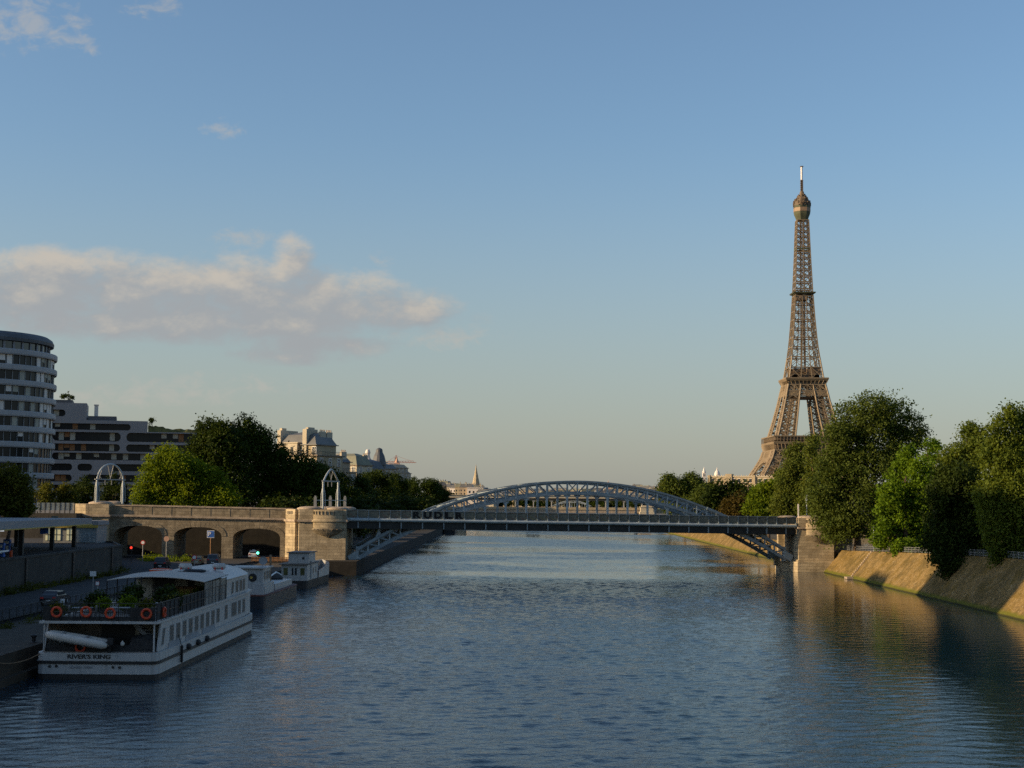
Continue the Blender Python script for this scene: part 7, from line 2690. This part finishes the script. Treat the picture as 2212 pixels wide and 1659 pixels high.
# railing along the quay edge of the road
fr = thing('quay_railing', 'dark metal railing along the road edge at the lower left', 'railing', (-45.0, 60, 2.4))
b = MB(); b.box((0, 0, .55), (.08, .08, 1.1))
qp = b.mesh('post', M['steel_dark'])
for i in range(46):
    link('post', qp, fr, (0, i * 2.0, 0))
b = MB()
for z in (.15, 1.08):
    b.beam((0, -1, z), (0, 91, z), .05, .06)
for i in range(230):
    b.box((0, i * .4, .6), (.02, .03, .95))
b.build('bars', M['steel_dark'], fr)
ob_ = thing('site_fence', 'low orange mesh fence on the quay in front of the stone bridge pier', 'fence', (-45.0, 262, 2.46))
b = MB()
for i in range(14):
    b.box((i * .75, 0, .45), (.08, .08, .9))
b.build('post', M['wood'], ob_)
b = MB()
for z in (.25, .5, .75):
    b.beam((0, 0, z), (9.75, 0, z), .04, .12)
b.build('rail', M['orange_brown'], ob_)
# pale railing on the street at the end of the viaduct
p0, p1 = at(76, 1108, 272), at(168, 1108, 274)
ra = thing('street_railing', 'pale grey street railing with solid white foot left of the viaduct end block', 'railing', (p0.x, 272, p0.z))
Lr = p1.x - p0.x
b = MB()
for i in range(9):
    b.box((Lr * i / 8, 0, .9), (.14, .14, 1.9))
b.build('post', M['steel_dark'], ra)
b = MB(); b.bb(0, Lr, -.06, .06, 0, .5); b.build('foot_panel', M['tower_white'], ra)
b = MB()
b.bb(0, Lr, -.03, .03, 1.75, 1.85)
for i in range(52):
    b.bb(Lr * i / 52, Lr * i / 52 + .09, -.02, .02, .5, 1.75)
b.build('bars', M['steel'], ra)
b = MB(); b.bb(-6, Lr + .5, -.6, 6, -4.6, -.02); b.build('base_wall', M['concrete_dark'], ra)
# weeds and verge at the foot of the viaduct
b = MB()
vg = crown_mesh('verge', [(-64 + 2.2 * i, 266 - .5 * i, 2.7, 1.5, 2.0, .5) for i in range(4)] + [(-62 + 1.5 * i, 262, 2.7, 1.3, 2.0, .55) for i in range(5)], 2600, .32, L['bright'], 401, sigma=.3)
o = link('weeds', vg); o['kind'] = 'stuff'; o['label'] = 'yellow green weeds on the verge below the viaduct'

# ================================================================== ISLAND WALK
for i in range(11):
    y0 = 289 - i * 10.0
    t = thing('walk_railing', 'grey grid railing section along the island walk above the embankment', 'railing', (wl_x(y0) + bw(y0) + .45, y0, bh(y0) + .02), 'railing sections along the island walk')
    dx = wl_x(y0 - 10) + bw(y0 - 10) - wl_x(y0) - bw(y0)
    dh = bh(y0 - 10) - bh(y0)
    if i == 0:
        b = MB(); b.box((0, 0, .48), (.06, .06, 1.0)); wp = b.mesh('post', M['grey_metal'])
    for k in range(5):
        link('post', wp, t, (dx * k / 5, -2.0 * k, dh * k / 5))
    b = MB()
    for z in (.2, .55, .92):
        b.beam((0, 0, z), (dx, -10, z + dh), .035, .04)
    for k in range(26):
        b.box((dx * k / 25, -.4 * k, .56 + dh * k / 25), (.02, .025, .74))
    b.build('grid', M['grey_metal'], t)
p = at(1865, 1180, 272)
t = thing('lamp_post', 'slim pale grey lamp post between the two poplar trunks', 'lamp post', (wl_x(272) + bw(272) + 1.2, 272, bh(272)))
b = MB(); b.tube([(0, 0, 0), (0, 0, .5), (0, 0, .55), (0, 0, 4.3)], [.11, .11, .065, .045], 8); b.build('pole', M['pale_metal'], t)
b = MB(); b.lathe((0, 0, 4.3), [(.045, 0), (.10, .1), (.12, .35), (.06, .45), (0, .46)], 10); b.build('lantern', M['pale_metal'], t)
t = thing('park_bench', 'wooden bench on the island walk beside the railing', 'bench', (wl_x(268) + bw(268) + 2.2, 268, bh(268)), rz=PI / 2)
b = MB()
for i in range(3):
    b.box((0, -.15 + i * .15, .45), (1.8, .12, .04))
b.build('seat', M['wood'], t)
b = MB()
for i in range(2):
    b.box((0, .26, .65 + i * .16), (1.8, .04, .12))
b.build('backrest', M['wood'], t)
for x in (-.75, .75):
    b = MB(); b.box((x, .05, .22), (.06, .45, .44)); b.build('leg', M['steel_dark'], t)
